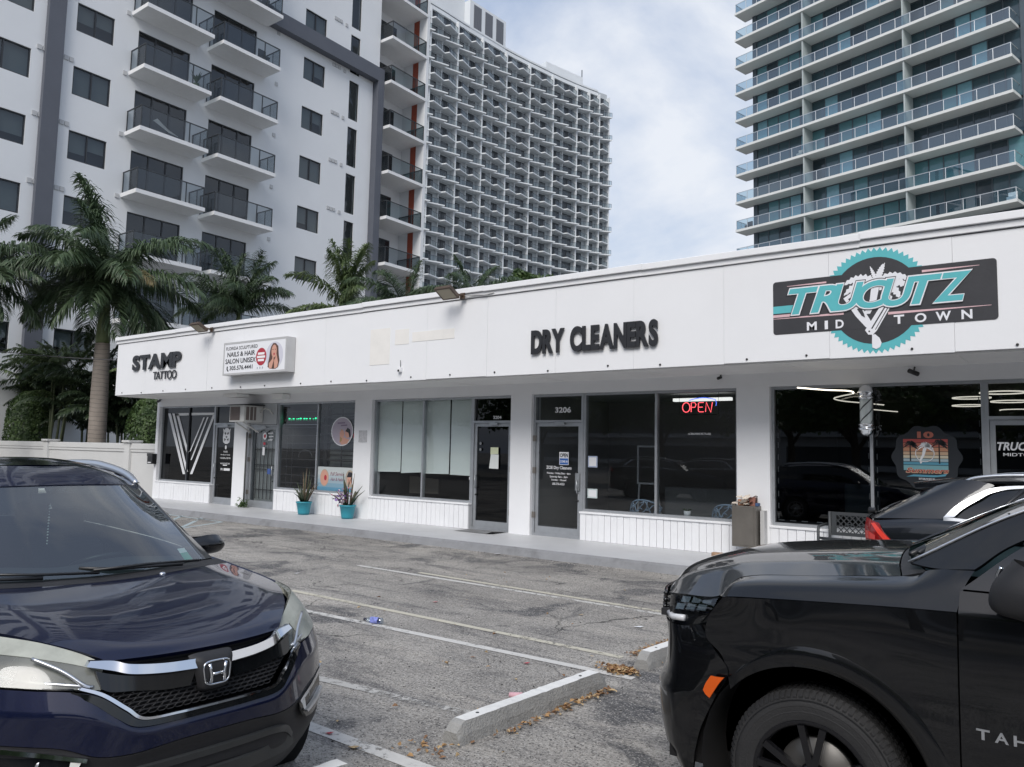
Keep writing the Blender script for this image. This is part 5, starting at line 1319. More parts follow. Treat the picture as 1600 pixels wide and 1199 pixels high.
clad = [[(-.004, 0, .583), (-.011, .17, .580), (-.04, .34, .563), (-.092, .47, .568), (-.16, .585, .613), (-.262, .715, .633), (-.41, .845, .648), (-.64, .905, .668)],
        [(-.030, 0, .51), (-.035, .17, .51), (-.062, .34, .50), (-.118, .475, .50), (-.205, .59, .525), (-.30, .715, .53), (-.43, .842, .54), (-.61, .902, .54)],
        [(-.05, 0, .37), (-.055, .17, .37), (-.08, .34, .37), (-.13, .475, .37), (-.19, .59, .385), (-.275, .71, .40), (-.385, .825, .41), (-.56, .893, .41)],
        [(-.16, 0, .24), (-.165, .17, .24), (-.18, .34, .24), (-.22, .475, .24), (-.28, .59, .25), (-.35, .69, .265), (-.43, .79, .275), (-.55, .87, .29)]]
panel('lower_cladding', mirg(clad), PLAS, car, ni=6, nj=6, gap=.002)
# gunmetal skid plate with a dark slot
skid = [[(-.012, 0, .505), (-.018, .17, .504), (-.043, .34, .497), (-.085, .43, .475), (-.118, .485, .42)], [(-.02, 0, .475), (-.025, .17, .475), (-.05, .33, .468), (-.085, .42, .445), (-.112, .475, .40)]]
panel('skid_plate', mirg(skid), GUN, car, gap=0, fl=.03)
skid2 = [[(-.022, 0, .415), (-.027, .16, .415), (-.055, .29, .418), (-.095, .41, .425), (-.118, .485, .42)], [(-.045, 0, .345), (-.05, .17, .345), (-.08, .34, .345), (-.11, .44, .345), (-.13, .50, .36)]]
panel('skid_plate', mirg(skid2), GUN, car, gap=0, fl=.03)
slot = [[(-.036, 0, .478), (-.041, .17, .478), (-.066, .33, .472), (-.10, .42, .45)], [(-.036, 0, .412), (-.041, .16, .412), (-.066, .29, .415), (-.10, .40, .423)]]
panel('air_slot', mirg(slot), UNDER, car, gap=0, fl=0)
# upper grille: gloss panel, honeycomb, bars, badge
gz = [[(-.145, 0, .918), (-.16, .15, .918), (-.185, .30, .918), (-.215, .43, .912)], [(-.115, 0, .83), (-.125, .15, .83), (-.15, .30, .832), (-.19, .445, .85)], [(-.085, 0, .705), (-.09, .17, .705), (-.11, .315, .71), (-.17, .46, .80)]]
panel('grille_back', mirg(gz), UNDER, car, gap=0, fl=0)
lip = [[(-.118, 0, .921), (-.131, .15, .922), (-.158, .30, .923), (-.196, .425, .922)], [(-.128, 0, .90), (-.14, .15, .90), (-.168, .30, .90), (-.20, .43, .905)]]
panel('grille_top', mirg(lip), PLAS, car, gap=0, fl=.03)
for s in (-1, 1):
    f = lambda pts: [(x, s * y, z) for x, y, z in pts]
    ribbon('chrome_bar', f([(-.070, .075, .897), (-.095, .22, .900), (-.135, .345, .912), (-.178, .40, .928), (-.205, .485, .938)]), f([(-.058, .075, .858), (-.082, .22, .862), (-.118, .345, .874), (-.158, .41, .893), (-.198, .50, .918)]), CHRM, car, dirv=(.012, 0, 0), th=1)
    ribbon('gloss_bar', f([(-.070, .085, .846), (-.09, .22, .848), (-.122, .345, .862), (-.155, .42, .878), (-.18, .47, .895)]), f([(-.070, .105, .782), (-.085, .22, .785), (-.11, .335, .80), (-.125, .42, .81), (-.142, .455, .825)]), GLOSS, car, dirv=(.008, 0, .003), th=1)
    ribbon('chrome_line', f([(-.012, 0, .703), (-.017, .17, .703), (-.042, .31, .705), (-.068, .372, .752), (-.118, .452, .815), (-.165, .525, .846)]), f([(-.010, 0, .694), (-.015, .17, .694), (-.042, .316, .695), (-.068, .382, .742), (-.118, .462, .805), (-.165, .535, .838)]), CHRM, car, dirv=(.006, 0, 0), th=1)
    ribbon('gloss_frame', f([(-.010, 0, .692), (-.015, .17, .692), (-.040, .318, .693), (-.070, .385, .738), (-.120, .465, .80), (-.19, .56, .83)]), f([(-.006, 0, .668), (-.011, .17, .668), (-.036, .335, .672), (-.072, .41, .712), (-.122, .485, .775), (-.18, .545, .812)]), GLOSS, car, dirv=(.004, 0, 0), th=1)
# honeycomb: hexagon cells over the grille back
m = MB()
hx = .021
for rI in range(6):
    for cI in range(-20, 21):
        y = cI * hx * 1.78 + (hx * .89 if rI % 2 else 0); z = .712 + rI * hx * .80
        lim = .325 + max(0, (z - .70)) * .75
        if abs(y) > lim: continue
        x = -.068 - .55 * max(0, abs(y) - .12) ** 2 + (z - .71) * -.22
        pts = [(x, y + hx * math.cos(R_(60 * k)), z + hx * .46 * math.sin(R_(60 * k))) for k in range(6)]
        m.tube(pts, .0032, 4, closed=True)
m.build('honeycomb', PLAS, car, local=True)
# badge: black surround, chrome ring, tapering H
bad = [[(-.086, 0, .915), (-.088, .075, .914), (-.10, .105, .905)], [(-.035, 0, .885), (-.037, .07, .884), (-.068, .10, .878)], [(-.028, 0, .775), (-.030, .055, .776), (-.062, .075, .78)], [(-.055, 0, .748), (-.058, .05, .75), (-.085, .07, .755)]]
panel('badge_mount', mirg(bad), PLAS, car, ni=4, nj=4, gap=0, fl=.02)
m = MB()
ring = []
for k in range(40):
    a = 2 * math.pi * k / 40; ca, sa = math.cos(a), math.sin(a); q = (abs(ca) ** 4.5 + abs(sa) ** 4.5) ** (-1 / 4.5)
    yy = ca * q * (.062 + .006 * sa); zz = .831 + sa * q * .050; ring.append((-.022 - (zz - .78) * .10, yy, zz))
m.tube(ring, .0046, 8, closed=True)
bx = lambda z: -.016 - (z - .78) * .10
for s in (-1, 1):
    m.tube([(bx(.871), s * .040, .871), (bx(.845), s * .034, .845), (bx(.825), s * .030, .825), (bx(.79), s * .033, .790)], [.0085, .0075, .0075, .0085], 8)
m.tube([(bx(.826), -.03, .826), (bx(.826), .03, .826)], .0065, 8)
m.build('badge', CHRM, car, local=True)
m = MB(); m.poly([(p[0] - .006, p[1], p[2]) for p in ring]); m.build('badge_field', GLOSS, car, local=True)
# fog lamp recesses with chrome strips
for s in (-1, 1):
    f = lambda pts: [(x, s * y, z) for x, y, z in pts]
    fg = panel('fog_lamp', [f([(-.128, .515, .565), (-.24, .66, .600), (-.395, .83, .628)]), f([(-.125, .535, .520), (-.23, .67, .52), (-.375, .83, .53)]), f([(-.135, .575, .470), (-.225, .68, .445), (-.345, .80, .440)])], GLOSS, car, gap=0, fl=.01)
    ribbon('chrome_strip', f([(-.108, .505, .573), (-.225, .66, .610), (-.39, .838, .640)]), f([(-.106, .51, .559), (-.223, .665, .594), (-.385, .838, .624)]), CHRM, fg, dirv=(.010, s * .004, 0), th=1)
    ribbon('chrome_strip', f([(-.118, .555, .512), (-.222, .68, .515), (-.36, .825, .525)]), f([(-.120, .565, .500), (-.220, .685, .502), (-.355, .825, .512)]), SATIN, fg, dirv=(.010, s * .004, 0), th=1)
    m = MB(); m.lathe([(0, -.215), (.030, -.22), (.036, -.235)], (0, s * .625, .545), 20, axis='X'); m.build('lamp_lens', SATIN, fg, local=True)
    m = MB(); m.add([(-.112, s * .527, .560), (-.132, s * .56, .566), (-.132, s * .57, .515), (-.118, s * .548, .515)], [(0, 1, 2, 3)]); m.build('reflector', pmat('white_reflector', (.7, .7, .66), .3), fg, local=True)
# flank: fender, doors, quarter
side = [[(-.865, .842, 1.040), (-.80, .875, .98), (-.725, .893, .905), (-.66, .905, .70), (-.60, .90, .50), (-.565, .88, .29)],
        [(-1.1, .82, 1.075), (-1.1, .885, 1.0), (-1.1, .905, .90), (-1.1, .912, .70), (-1.1, .910, .5), (-1.1, .88, .26)],
        [(-1.42, .80, 1.112), (-1.4, .870, 1.03), (-1.4, .90, .92), (-1.4, .905, .70), (-1.4, .905, .5), (-1.4, .87, .25)],
        [(-2.0, .80, 1.15), (-2.0, .862, 1.045), (-2.0, .895, .93), (-2.0, .90, .70), (-2.0, .91, .45), (-2.0, .86, .24)],
        [(-2.45, .80, 1.175), (-2.45, .86, 1.05), (-2.45, .895, .93), (-2.45, .90, .70), (-2.45, .91, .45), (-2.45, .86, .24)],
        [(-3.25, .79, 1.20), (-3.25, .86, 1.06), (-3.25, .90, .94), (-3.25, .905, .70), (-3.25, .91, .45), (-3.25, .86, .25)],
        [(-4.0, .75, 1.22), (-4.0, .84, 1.07), (-4.0, .885, .95), (-4.0, .89, .70), (-4.0, .88, .5), (-4.0, .82, .30)],
        [(-4.42, .66, 1.2), (-4.45, .74, 1.05), (-4.47, .80, .93), (-4.48, .82, .7), (-4.47, .80, .5), (-4.42, .74, .34)]]
both('fender', side[0:3], BLUEP, car, ni=10, nj=8, cut=(-.93, .345, .395))
both('door', side[2:5], BLUEP, car, ni=6, nj=6); both('door', side[4:6], BLUEP, car, ni=8, nj=6, cut=(-3.55, .345, .395)); both('rear_quarter', side[5:8], BLUEP, car, ni=10, nj=8, cut=(-3.55, .345, .395))
tail = [[(-4.30, 0, 1.22), (-4.34, .4, 1.215), (-4.42, .66, 1.2)], [(-4.50, 0, 1.0), (-4.50, .45, 1.0), (-4.45, .74, 1.05)], [(-4.54, 0, .75), (-4.54, .5, .75), (-4.48, .82, .75)], [(-4.56, 0, .5), (-4.55, .5, .5), (-4.47, .80, .5)], [(-4.48, 0, .32), (-4.48, .5, .32), (-4.42, .74, .34)]]
panel('tailgate', mirg(tail), BLUEP, car, gap=0)
# greenhouse
ws = [[(-1.285, 0, 1.112), (-1.31, .35, 1.120), (-1.415, .665, 1.128)], [(-1.60, 0, 1.365), (-1.63, .34, 1.366), (-1.77, .615, 1.350)], [(-1.93, 0, 1.585), (-1.965, .32, 1.580), (-2.13, .55, 1.562)]]
panel('windscreen', mirg(ws), glass('windscreen_hazed', (0.55, 0.66, 0.65), 1.9), car, gap=0, fl=0)
# black frit and cowl
cowl = [[(-1.175, 0, 1.094), (-1.195, .27, 1.098), (-1.255, .55, 1.105), (-1.34, .80, 1.098)], [(-1.30, 0, 1.105), (-1.32, .28, 1.112), (-1.38, .57, 1.120), (-1.45, .78, 1.118)]]
panel('cowl', mirg(cowl), PLAS, car, gap=0, fl=.02)
pil = [[(-1.41, .66, 1.125), (-1.78, .61, 1.352), (-2.16, .545, 1.574)], [(-1.43, .70, 1.124), (-1.80, .645, 1.352), (-2.18, .58, 1.575)], [(-1.47, .765, 1.12), (-1.86, .70, 1.335), (-2.26, .625, 1.555)]]
both('pillar', pil, BLKP, car, gap=0, fl=.015, nj=8)
roof = [[(-1.925, 0, 1.588), (-1.96, .32, 1.583), (-2.13, .548, 1.565)], [(-2.22, 0, 1.680), (-2.24, .33, 1.670), (-2.35, .61, 1.590)], [(-2.7, 0, 1.728), (-2.7, .33, 1.716), (-2.7, .635, 1.610)], [(-3.4, 0, 1.72), (-3.4, .33, 1.71), (-3.4, .63, 1.605)], [(-4.10, 0, 1.60), (-4.1, .33, 1.595), (-4.08, .60, 1.545)]]
panel('roof', mirg(roof), BLUEP, car, gap=0, fl=.02)
m = MB(); sr = surf(mirg([[(-2.30, 0, 1.700), (-2.32, .25, 1.694), (-2.36, .44, 1.672)], [(-2.75, 0, 1.738), (-2.75, .25, 1.732), (-2.75, .45, 1.700)], [(-3.15, 0, 1.736), (-3.15, .25, 1.730), (-3.15, .45, 1.70)]]), 5, 5)
w_ = len(sr[0]); m.add([p for r in sr for p in r], [(i * w_ + j, i * w_ + j + 1, (i + 1) * w_ + j + 1, (i + 1) * w_ + j) for i in range(len(sr) - 1) for j in range(w_ - 1)], 0, True); m.build('sunroof', GLOSS, car, local=True)
glz = [[(-1.48, .768, 1.118), (-2.0, .803, 1.152), (-2.45, .803, 1.178), (-3.25, .793, 1.203), (-4.05, .745, 1.222)], [(-1.87, .702, 1.335), (-2.2, .73, 1.38), (-2.6, .73, 1.40), (-3.3, .725, 1.41), (-4.1, .69, 1.40)], [(-2.265, .627, 1.555), (-2.42, .638, 1.578), (-2.75, .645, 1.592), (-3.35, .642, 1.59), (-4.06, .61, 1.54)]]
both('side_window', glz, TINT, car, gap=0, fl=0)
rw = [[(-4.09, 0, 1.60), (-4.09, .33, 1.59), (-4.07, .60, 1.545)], [(-4.22, 0, 1.42), (-4.24, .36, 1.41), (-4.22, .66, 1.38)], [(-4.31, 0, 1.22), (-4.35, .4, 1.215), (-4.42, .66, 1.2)]]
panel('rear_window', mirg(rw), TINT, car, gap=0, fl=0)
for s in (-1, 1):
    pr = curve([(-2.17, s * .565, 1.578), (-2.36, s * .585, 1.628), (-2.65, s * .595, 1.668), (-3.05, s * .595, 1.692), (-3.8, s * .58, 1.66), (-4.0, s * .575, 1.58)], 8)
    m = MB(); m.tube(pr, [.014 + .016 * math.sin(math.pi * i / (len(pr) - 1)) ** .4 for i in range(len(pr))], 8); m.build('roof_rail', SATIN, car, local=True)
    m = MB(); q = curve([(-2.13, s * .575, 1.578), (-2.30, s * .60, 1.60), (-2.6, s * .60, 1.62)], 6); q2 = curve([(-2.17, s * .565, 1.58), (-2.36, s * .585, 1.62), (-2.6, s * .595, 1.655)], 6)
    m.add([*q, *q2], [(i, i + 1, len(q) + i + 1, len(q) + i) for i in range(len(q) - 1)]); m.build('roof_rail_foot', PLAS, car, local=True)
    # mirror
    mg = [[(-1.86, s * .84, 1.205), (-1.84, s * .93, 1.225), (-1.86, s * 1.03, 1.215), (-1.92, s * 1.065, 1.18)], [(-1.80, s * .84, 1.16), (-1.775, s * .93, 1.165), (-1.80, s * 1.04, 1.155), (-1.90, s * 1.085, 1.14)], [(-1.85, s * .85, 1.10), (-1.83, s * .93, 1.095), (-1.85, s * 1.03, 1.10), (-1.92, s * 1.06, 1.115)], [(-1.95, s * .86, 1.10), (-1.95, s * .95, 1.095), (-1.95, s * 1.04, 1.10), (-1.95, s * 1.06, 1.12)]]
    mr = panel('door_mirror', mg, BLKP, car, gap=0, fl=.0, nj=5, ni=5)
    m = MB(); m.poly([(-1.93, s * .85, 1.205), (-1.93, s * 1.03, 1.212), (-1.94, s * 1.07, 1.17), (-1.94, s * 1.05, 1.11), (-1.94, s * .86, 1.10)]); m.build('mirror_glass', CHRM, mr, local=True)
    m = MB(); m.bar((-1.86, s * .79, 1.13), (-1.87, s * .88, 1.145), .08, .05); m.build('mirror_arm', PLAS, mr, local=True)
# inner shell to close the gaps, wheel wells, interior
m = MB()
m.box(-1.16, -.70, .30, -.42, .70, .90); m.box(-4.3, -.72, .26, -1.3, .72, .98); m.box(-.42, -.42, .30, -.20, .42, .88); m.build('inner_body', UNDER, car, local=True)
m = MB(); G_ = surf(mirg([[(x, y * .975, z - .022) for x, y, z in r] for r in hood[1:]]), 3, 3); w_ = len(G_[0]); m.add([p for r in G_ for p in r], [(i * w_ + j, i * w_ + j + 1, (i + 1) * w_ + j + 1, (i + 1) * w_ + j) for i in range(len(G_) - 1) for j in range(w_ - 1)]); m.build('engine_bay_cover', UNDER, car, local=True)
for s in (-1, 1):
    for cx_ in (-.93, -3.55):
        m = MB(); m.lathe([(.42, s * .60), (.42, s * .885)], (cx_, 0, .345), 32, axis='Y'); m.lathe([(0, s * .60), (.42, s * .60)], (cx_, 0, .345), 32, axis='Y'); m.build('wheel_well', UNDER, car, local=True)
        wheel(car, (cx_, s * .79, .365), .335, .225, .215, s, 5, pmat('alloy_rim', (.32, .33, .34), .3, .8), CHRM, 56)
dash = [[(-1.33, 0, 1.10), (-1.36, .35, 1.105), (-1.46, .64, 1.11)], [(-1.75, 0, 1.10), (-1.75, .35, 1.125), (-1.78, .66, 1.11)], [(-1.98, 0, 1.06), (-1.96, .35, 1.09), (-1.96, .70, 1.06)], [(-2.0, 0, .9), (-2.0, .35, .9), (-2.0, .70, .9)]]
panel('dashboard', mirg(dash), DASH, car, gap=0, fl=0)
m = MB(); wc = Vector((-2.16, .36, 1.045)); ax = Vector((-.42, 0, .9)).normalized(); u = Vector((.9, 0, .42)).normalized(); v = Vector((0, 1, 0))
m.tube([wc + (u * math.cos(a) + v * math.sin(a)) * .19 for a in [2 * math.pi * k / 28 for k in range(28)]], .016, 8, closed=True); m.bar(wc + v * -.18, wc + v * .18, .05, .03); m.bar(wc, wc - u * .18, .05, .03); m.build('steering_wheel', BLACK, car, local=True)
for s in (-1, 1):
    m = MB(); pts = [(-2.62, .50), (-2.50, .60), (-2.72, 1.12), (-2.84, 1.16), (-2.92, 1.10), (-2.75, .5)]
    y0 = s * .37
    m.add([(x, y0 - .24, z) for x, z in pts] + [(x, y0 + .24, z) for x, z in pts], [(0, 1, 2, 3, 4, 5), (11, 10, 9, 8, 7, 6)] + [(i, (i + 1) % 6, 6 + (i + 1) % 6, 6 + i) for i in range(6)])
    m.box(-2.90, y0 - .13, 1.18, -2.80, y0 + .13, 1.37); m.build('seat', SEAT, car, local=True, bevel=.03)
m = MB(); m.box(-3.6, -.66, .6, -3.45, .66, 1.2); m.box(-3.5, -.66, .55, -2.95, .66, .68)
for y in (-.4, 0, .4): m.box(-3.58, y - .12, 1.2, -3.5, y + .12, 1.38)
m.build('seat', SEAT, car, local=True, bevel=.03)
m = MB(); m.box(-2.08, -.12, 1.465, -2.05, .12, 1.53); m.tube([(-2.05, 0, 1.53), (-2.02, 0, 1.575)], .012, 6); m.build('rear_view_mirror', BLACK, car, local=True)
m = MB(); rr = random.Random(2)
for k in range(14): m.lathe([(0, 1.46 - k * .018), (rr.uniform(.003, .009), 1.453 - k * .018), (0, 1.446 - k * .018)], (-2.04, -.02, 0), 6)
m.build('hanging_beads', pmat('pale_beads', (.7, .7, .68), .4), car, local=True)
m = MB()
def onws(u_, v_):
    S_ = surf(ws, 10, 10); return S_[int(v_ * 20)][int(u_ * 20)]
for (u0, u1, v0, v1, mi) in ((.84, .93, .03, .10, 0), (.84, .90, .12, .16, 1)):
    m.add([onws(u0, v0) + Vector((-.012, 0, 0)), onws(u1, v0) + Vector((-.012, 0, 0)), onws(u1, v1) + Vector((-.012, 0, 0)), onws(u0, v1) + Vector((-.012, 0, 0))], [(0, 1, 2, 3)], mi)
m.build('windscreen_sticker', [pmat('sticker_green', (.06, .36, .24), .6), pmat('sticker_white', (.7, .75, .72), .6)], car, local=True)
# wipers, washer jet
lt('wiper', [(-1.27, .46, 1.13), (-1.285, .30, 1.135), (-1.30, .05, 1.14), (-1.34, -.10, 1.155)], .010, BLACK, car); lt('wiper', [(-1.30, .58, 1.14), (-1.285, .25, 1.15), (-1.275, -.05, 1.145)], .008, BLACK, car)
lt('wiper', [(-1.28, -.30, 1.13), (-1.32, -.50, 1.14), (-1.42, -.64, 1.165)], .010, BLACK, car); lt('wiper', [(-1.27, -.02, 1.13), (-1.29, -.34, 1.15), (-1.36, -.60, 1.17)], .008, BLACK, car)
m = MB(); m.lathe([(0, 1.110), (.014, 1.108), (.018, 1.100)], (-1.19, .30, 0), 10); m.build('washer_jet', SATIN, car, local=True)

# ---------------------------------------------------------------- the black full size SUV (right)
big = thing('parked_car', 'large black SUV with black wheels and an amber side marker at the right edge', 'car', (-1.93, 4.63, 0), math.pi)
th_ = [[(-.03, 0, 1.09), (-.04, .35, 1.09), (-.095, .62, 1.098), (-.165, .795, 1.098)],
       [(-.085, 0, 1.195), (-.10, .35, 1.188), (-.175, .62, 1.168), (-.29, .865, 1.112)],
       [(-.30, 0, 1.270), (-.32, .35, 1.262), (-.38, .62, 1.228), (-.48, .905, 1.133)],
       [(-.50, 0, 1.310), (-.50, .35, 1.300), (-.525, .60, 1.268), (-.565, .787, 1.222)],
       [(-.92, 0, 1.352), (-.92, .35, 1.345), (-.92, .605, 1.312), (-.92, .787, 1.265)],
       [(-1.22, 0, 1.375), (-1.22, .35, 1.368), (-1.24, .60, 1.336), (-1.275, .777, 1.302)]]
panel('hood', mirg(th_), BLKP, big, ni=7, nj=6, sj=(1, 5), gap=.003)
tf = [[(-.487, .905, 1.136), (-.498, .925, 1.137), (-.515, .946, 1.139)], [(-.572, .792, 1.222), (-.57, .885, 1.198), (-.60, .950, 1.150)], [(-.92, .792, 1.266), (-.92, .892, 1.236), (-.92, .953, 1.172)], [(-1.28, .782, 1.303), (-1.26, .888, 1.262), (-1.25, .951, 1.191)], [(-1.40, .80, 1.345), (-1.37, .88, 1.28), (-1.36, .949, 1.196)], [(-1.57, .835, 1.372), (-1.528, .872, 1.292), (-1.507, .946, 1.2015)]]
both('fender', tf, BLKP, big, ni=7, nj=6, gap=.0004, fl=0)
tsd = [[(-.515, .946, 1.138), (-.435, .925, 1.03), (-.425, .928, .93), (-.52, .945, .84), (-.56, .950, .62), (-.56, .940, .30)],
       [(-.75, .952, 1.158), (-.75, .960, 1.06), (-.75, .966, .95), (-.75, .975, .84), (-.75, .968, .62), (-.75, .94, .30)],
       [(-.95, .953, 1.172), (-.95, .961, 1.07), (-.95, .967, .96), (-.95, .976, .85), (-.95, .968, .62), (-.95, .94, .30)],
       [(-1.25, .951, 1.189), (-1.25, .959, 1.08), (-1.25, .966, .95), (-1.25, .970, .82), (-1.25, .968, .62), (-1.25, .93, .30)],
       [(-1.506, .945, 1.200), (-1.506, .956, 1.08), (-1.506, .965, .93), (-1.506, .967, .80), (-1.506, .966, .58), (-1.506, .925, .30)]]
AC = (-.925, .385, .495)
both('fender_side', tsd, BLKP, big, ni=10, nj=8, gap=.0004, fl=0, cut=AC)
# flared arch lip
for s in (-1, 1):
    m = MB(); pts = []
    k = 40; V = []
    for i in range(k + 1):
        a = R_(50 + 138 * i / k); tp = min(1, i / 8)
        for (rr_, yy) in ((.495, .955), (.497, .960 + .014 * tp), (.525, .960 + .017 * tp), (.53 + .03 * tp, .960 + .018 * tp), (.535 + .05 * tp, .957 + .01 * tp)):
            V.append((AC[0] + rr_ * math.cos(a), s * (yy - (.02 if math.cos(a) > .75 else 0) * (math.cos(a) - .75) * 4), AC[1] + rr_ * math.sin(a)))
    m.add(V, [(i * 5 + j, i * 5 + j + 1, (i + 1) * 5 + j + 1, (i + 1) * 5 + j) for i in range(k) for j in range(4)], 0, True); m.build('arch_flare', BLKP, big, local=True)
tb = [[(-.02, 0, .96), (-.03, .35, .96), (-.08, .62, .962), (-.150, .79, .963), (-.222, .872, .962), (-.31, .898, .966), (-.388, .910, .985)],
      [(-.03, 0, .86), (-.04, .35, .86), (-.09, .62, .86), (-.165, .795, .86), (-.235, .882, .865), (-.335, .912, .87), (-.47, .937, .88)],
      [(-.02, 0, .73), (-.03, .35, .73), (-.08, .62, .73), (-.155, .80, .725), (-.230, .885, .73), (-.36, .925, .74), (-.545, .955, .79)],
      [(.02, 0, .635), (.01, .35, .635), (-.04, .62, .635), (-.120, .80, .635), (-.205, .885, .64), (-.33, .925, .65), (-.475, .945, .655)],
      [(.012, 0, .48), (.0, .35, .48), (-.05, .62, .48), (-.128, .80, .48), (-.212, .885, .485), (-.29, .915, .49), (-.40, .932, .50)],
      [(-.02, 0, .36), (-.03, .35, .36), (-.08, .62, .36), (-.16, .81, .36), (-.235, .885, .365), (-.29, .905, .37), (-.36, .915, .37)],
      [(-.12, 0, .25), (-.13, .35, .25), (-.16, .62, .25), (-.23, .80, .25), (-.28, .87, .255), (-.31, .885, .26), (-.34, .89, .265)]]
panel('front_bumper', mirg(tb), BLKP, big, ni=6, nj=6, si=(3, 5), gap=.002, cut=None)
m = MB(); gg = surf(mirg([[(-.025, 0, 1.085), (-.035, .35, 1.085), (-.088, .62, 1.09), (-.155, .785, 1.09)], [(-.015, 0, 1.02), (-.025, .35, 1.02), (-.078, .62, 1.02), (-.15, .785, 1.02)], [(-.02, 0, .962), (-.03, .35, .962), (-.08, .62, .964), (-.150, .785, .965)]]), 4, 5)
w_ = len(gg[0]); m.add([p for r in gg for p in r], [(i * w_ + j, i * w_ + j + 1, (i + 1) * w_ + j + 1, (i + 1) * w_ + j) for i in range(len(gg) - 1) for j in range(w_ - 1)], 0, True)
for k in range(4): m.tube([(p.x + .012, p.y, p.z) for p in gg[2 * k]], .012, 6)
m.build('grille', GLOSS, big, local=True)
thl = [[(-.155, .785, 1.095), (-.235, .868, 1.106), (-.35, .893, 1.118), (-.484, .910, 1.130)], [(-.150, .785, 1.035), (-.228, .872, 1.04), (-.34, .902, 1.052), (-.458, .924, 1.075)], [(-.150, .785, .968), (-.222, .872, .964), (-.31, .898, .968), (-.386, .910, .988)]]
for s, GG in ((1, thl), (-1, flip(thl))):
    lamp = panel('headlight', GG, glass('dark_lamp_lens', (.55, .58, .60), 1.0), big, gap=.002, fl=.015)
    panel('lamp_housing', [[(x - .035, y * .955, z) for x, y, z in r] for r in GG], GLOSS, lamp, gap=0, fl=0)
    for k in range(3):
        for q in range(2):
            x = -.275 - k * .062 - q * -.03; y = s * (.866 + k * .010); z = 1.088 - q * .038 + k * .006
            m = MB(); m.add([(x, y, z + .014), (x - .048, y + s * .008, z + .017), (x - .036, y + s * .010, z - .012), (x + .012, y + s * .002, z - .016)], [(0, 1, 2, 3)]); m.build('led_module', pmat('led_silver', (.62, .72, .78), .12, .8), lamp, local=True)
    m = MB(); m.tube([(-.165, s * .805, 1.005), (-.23, s * .882, .995), (-.30, s * .905, 1.002)], .016, 8); m.build('running_light', pmat('drl_white', (.55, .56, .58), .2), lamp, local=True)
    m = MB(); m.box(-.19, s * .80, .985, -.14, s * .835, 1.02); m.build('lamp_bracket', PLAS, lamp, local=True)
    # amber marker
    mk = [[(-.478, s * .951, .764), (-.512, s * .957, .766), (-.548, s * .962, .770)], [(-.452, s * .948, .725), (-.485, s * .954, .722), (-.52, s * .959, .735)], [(-.437, s * .945, .690), (-.452, s * .949, .672), (-.473, s * .953, .661)]]
    mk = [[(x + .012, y + s * .028, z) for x, y, z in r] for r in mk]
    panel('side_marker', mk, pmat('amber_lens', (.62, .095, .008), .2), big, gap=0, fl=.008)
# doors, quarters
td = [[(-1.512, .900, 1.285), (-1.509, .946, 1.202), (-1.509, .957, 1.08), (-1.509, .966, .93), (-1.509, .968, .80), (-1.509, .967, .58), (-1.509, .925, .30)],
      [(-2.0, .905, 1.290), (-2.0, .948, 1.212), (-2.0, .960, 1.08), (-2.0, .968, .93), (-2.0, .970, .80), (-2.0, .968, .58), (-2.0, .93, .30)],
      [(-2.52, .905, 1.295), (-2.52, .948, 1.218), (-2.52, .960, 1.08), (-2.52, .968, .93), (-2.52, .970, .80), (-2.52, .968, .58), (-2.52, .93, .30)],
      [(-3.3, .90, 1.30), (-3.3, .945, 1.22), (-3.3, .958, 1.08), (-3.3, .966, .93), (-3.3, .968, .80), (-3.3, .966, .58), (-3.3, .93, .30)],
      [(-4.2, .89, 1.30), (-4.2, .935, 1.22), (-4.2, .95, 1.08), (-4.2, .958, .93), (-4.2, .96, .80), (-4.2, .955, .58), (-4.2, .90, .34)],
      [(-4.92, .80, 1.28), (-4.95, .84, 1.2), (-4.98, .86, 1.08), (-5.0, .87, .93), (-5.0, .875, .80), (-5.0, .87, .58), (-4.95, .83, .40)]]
AR = (-3.81, .385, .495)
both('front_door', td[0:3], BLKP, big, ni=8, nj=6, sj=(1,), gap=.003); both('rear_door', td[2:4], BLKP, big, ni=10, nj=6, sj=(1,), gap=.003, cut=AR); both('rear_quarter', td[3:6], BLKP, big, ni=10, nj=8, sj=(1,), gap=.003, cut=AR)
ttl = [[(-4.80, 0, 1.30), (-4.82, .5, 1.30), (-4.92, .80, 1.28)], [(-4.98, 0, 1.1), (-4.98, .5, 1.1), (-4.97, .86, 1.1)], [(-5.03, 0, .75), (-5.03, .5, .75), (-5.0, .87, .75)], [(-4.97, 0, .4), (-4.97, .5, .4), (-4.95, .83, .40)]]
panel('tailgate', mirg(ttl), BLKP, big, gap=0)
tws = [[(-1.235, 0, 1.398), (-1.25, .4, 1.388), (-1.31, .735, 1.362)], [(-1.68, 0, 1.628), (-1.69, .38, 1.626), (-1.745, .700, 1.612)], [(-2.18, 0, 1.80), (-2.18, .35, 1.80), (-2.25, .610, 1.785)]]
panel('windscreen', mirg(tws), glass('windscreen_teal', (0.30, 0.46, 0.46), 1.1), big, gap=0, fl=0)
for s in (-1, 1): m = MB(); m.tube(curve([(-1.30, s * .742, 1.364), (-1.745, s * .708, 1.618), (-2.25, s * .618, 1.79)], 8), .006, 6); m.build('windscreen_trim', SATIN, big, local=True)
tcw = [[(-1.225, 0, 1.376), (-1.225, .35, 1.369), (-1.245, .60, 1.338), (-1.28, .78, 1.304)], [(-1.27, 0, 1.388), (-1.28, .38, 1.378), (-1.31, .62, 1.352), (-1.38, .80, 1.335)]]
panel('cowl', mirg(tcw), PLAS, big, gap=0, fl=.02)
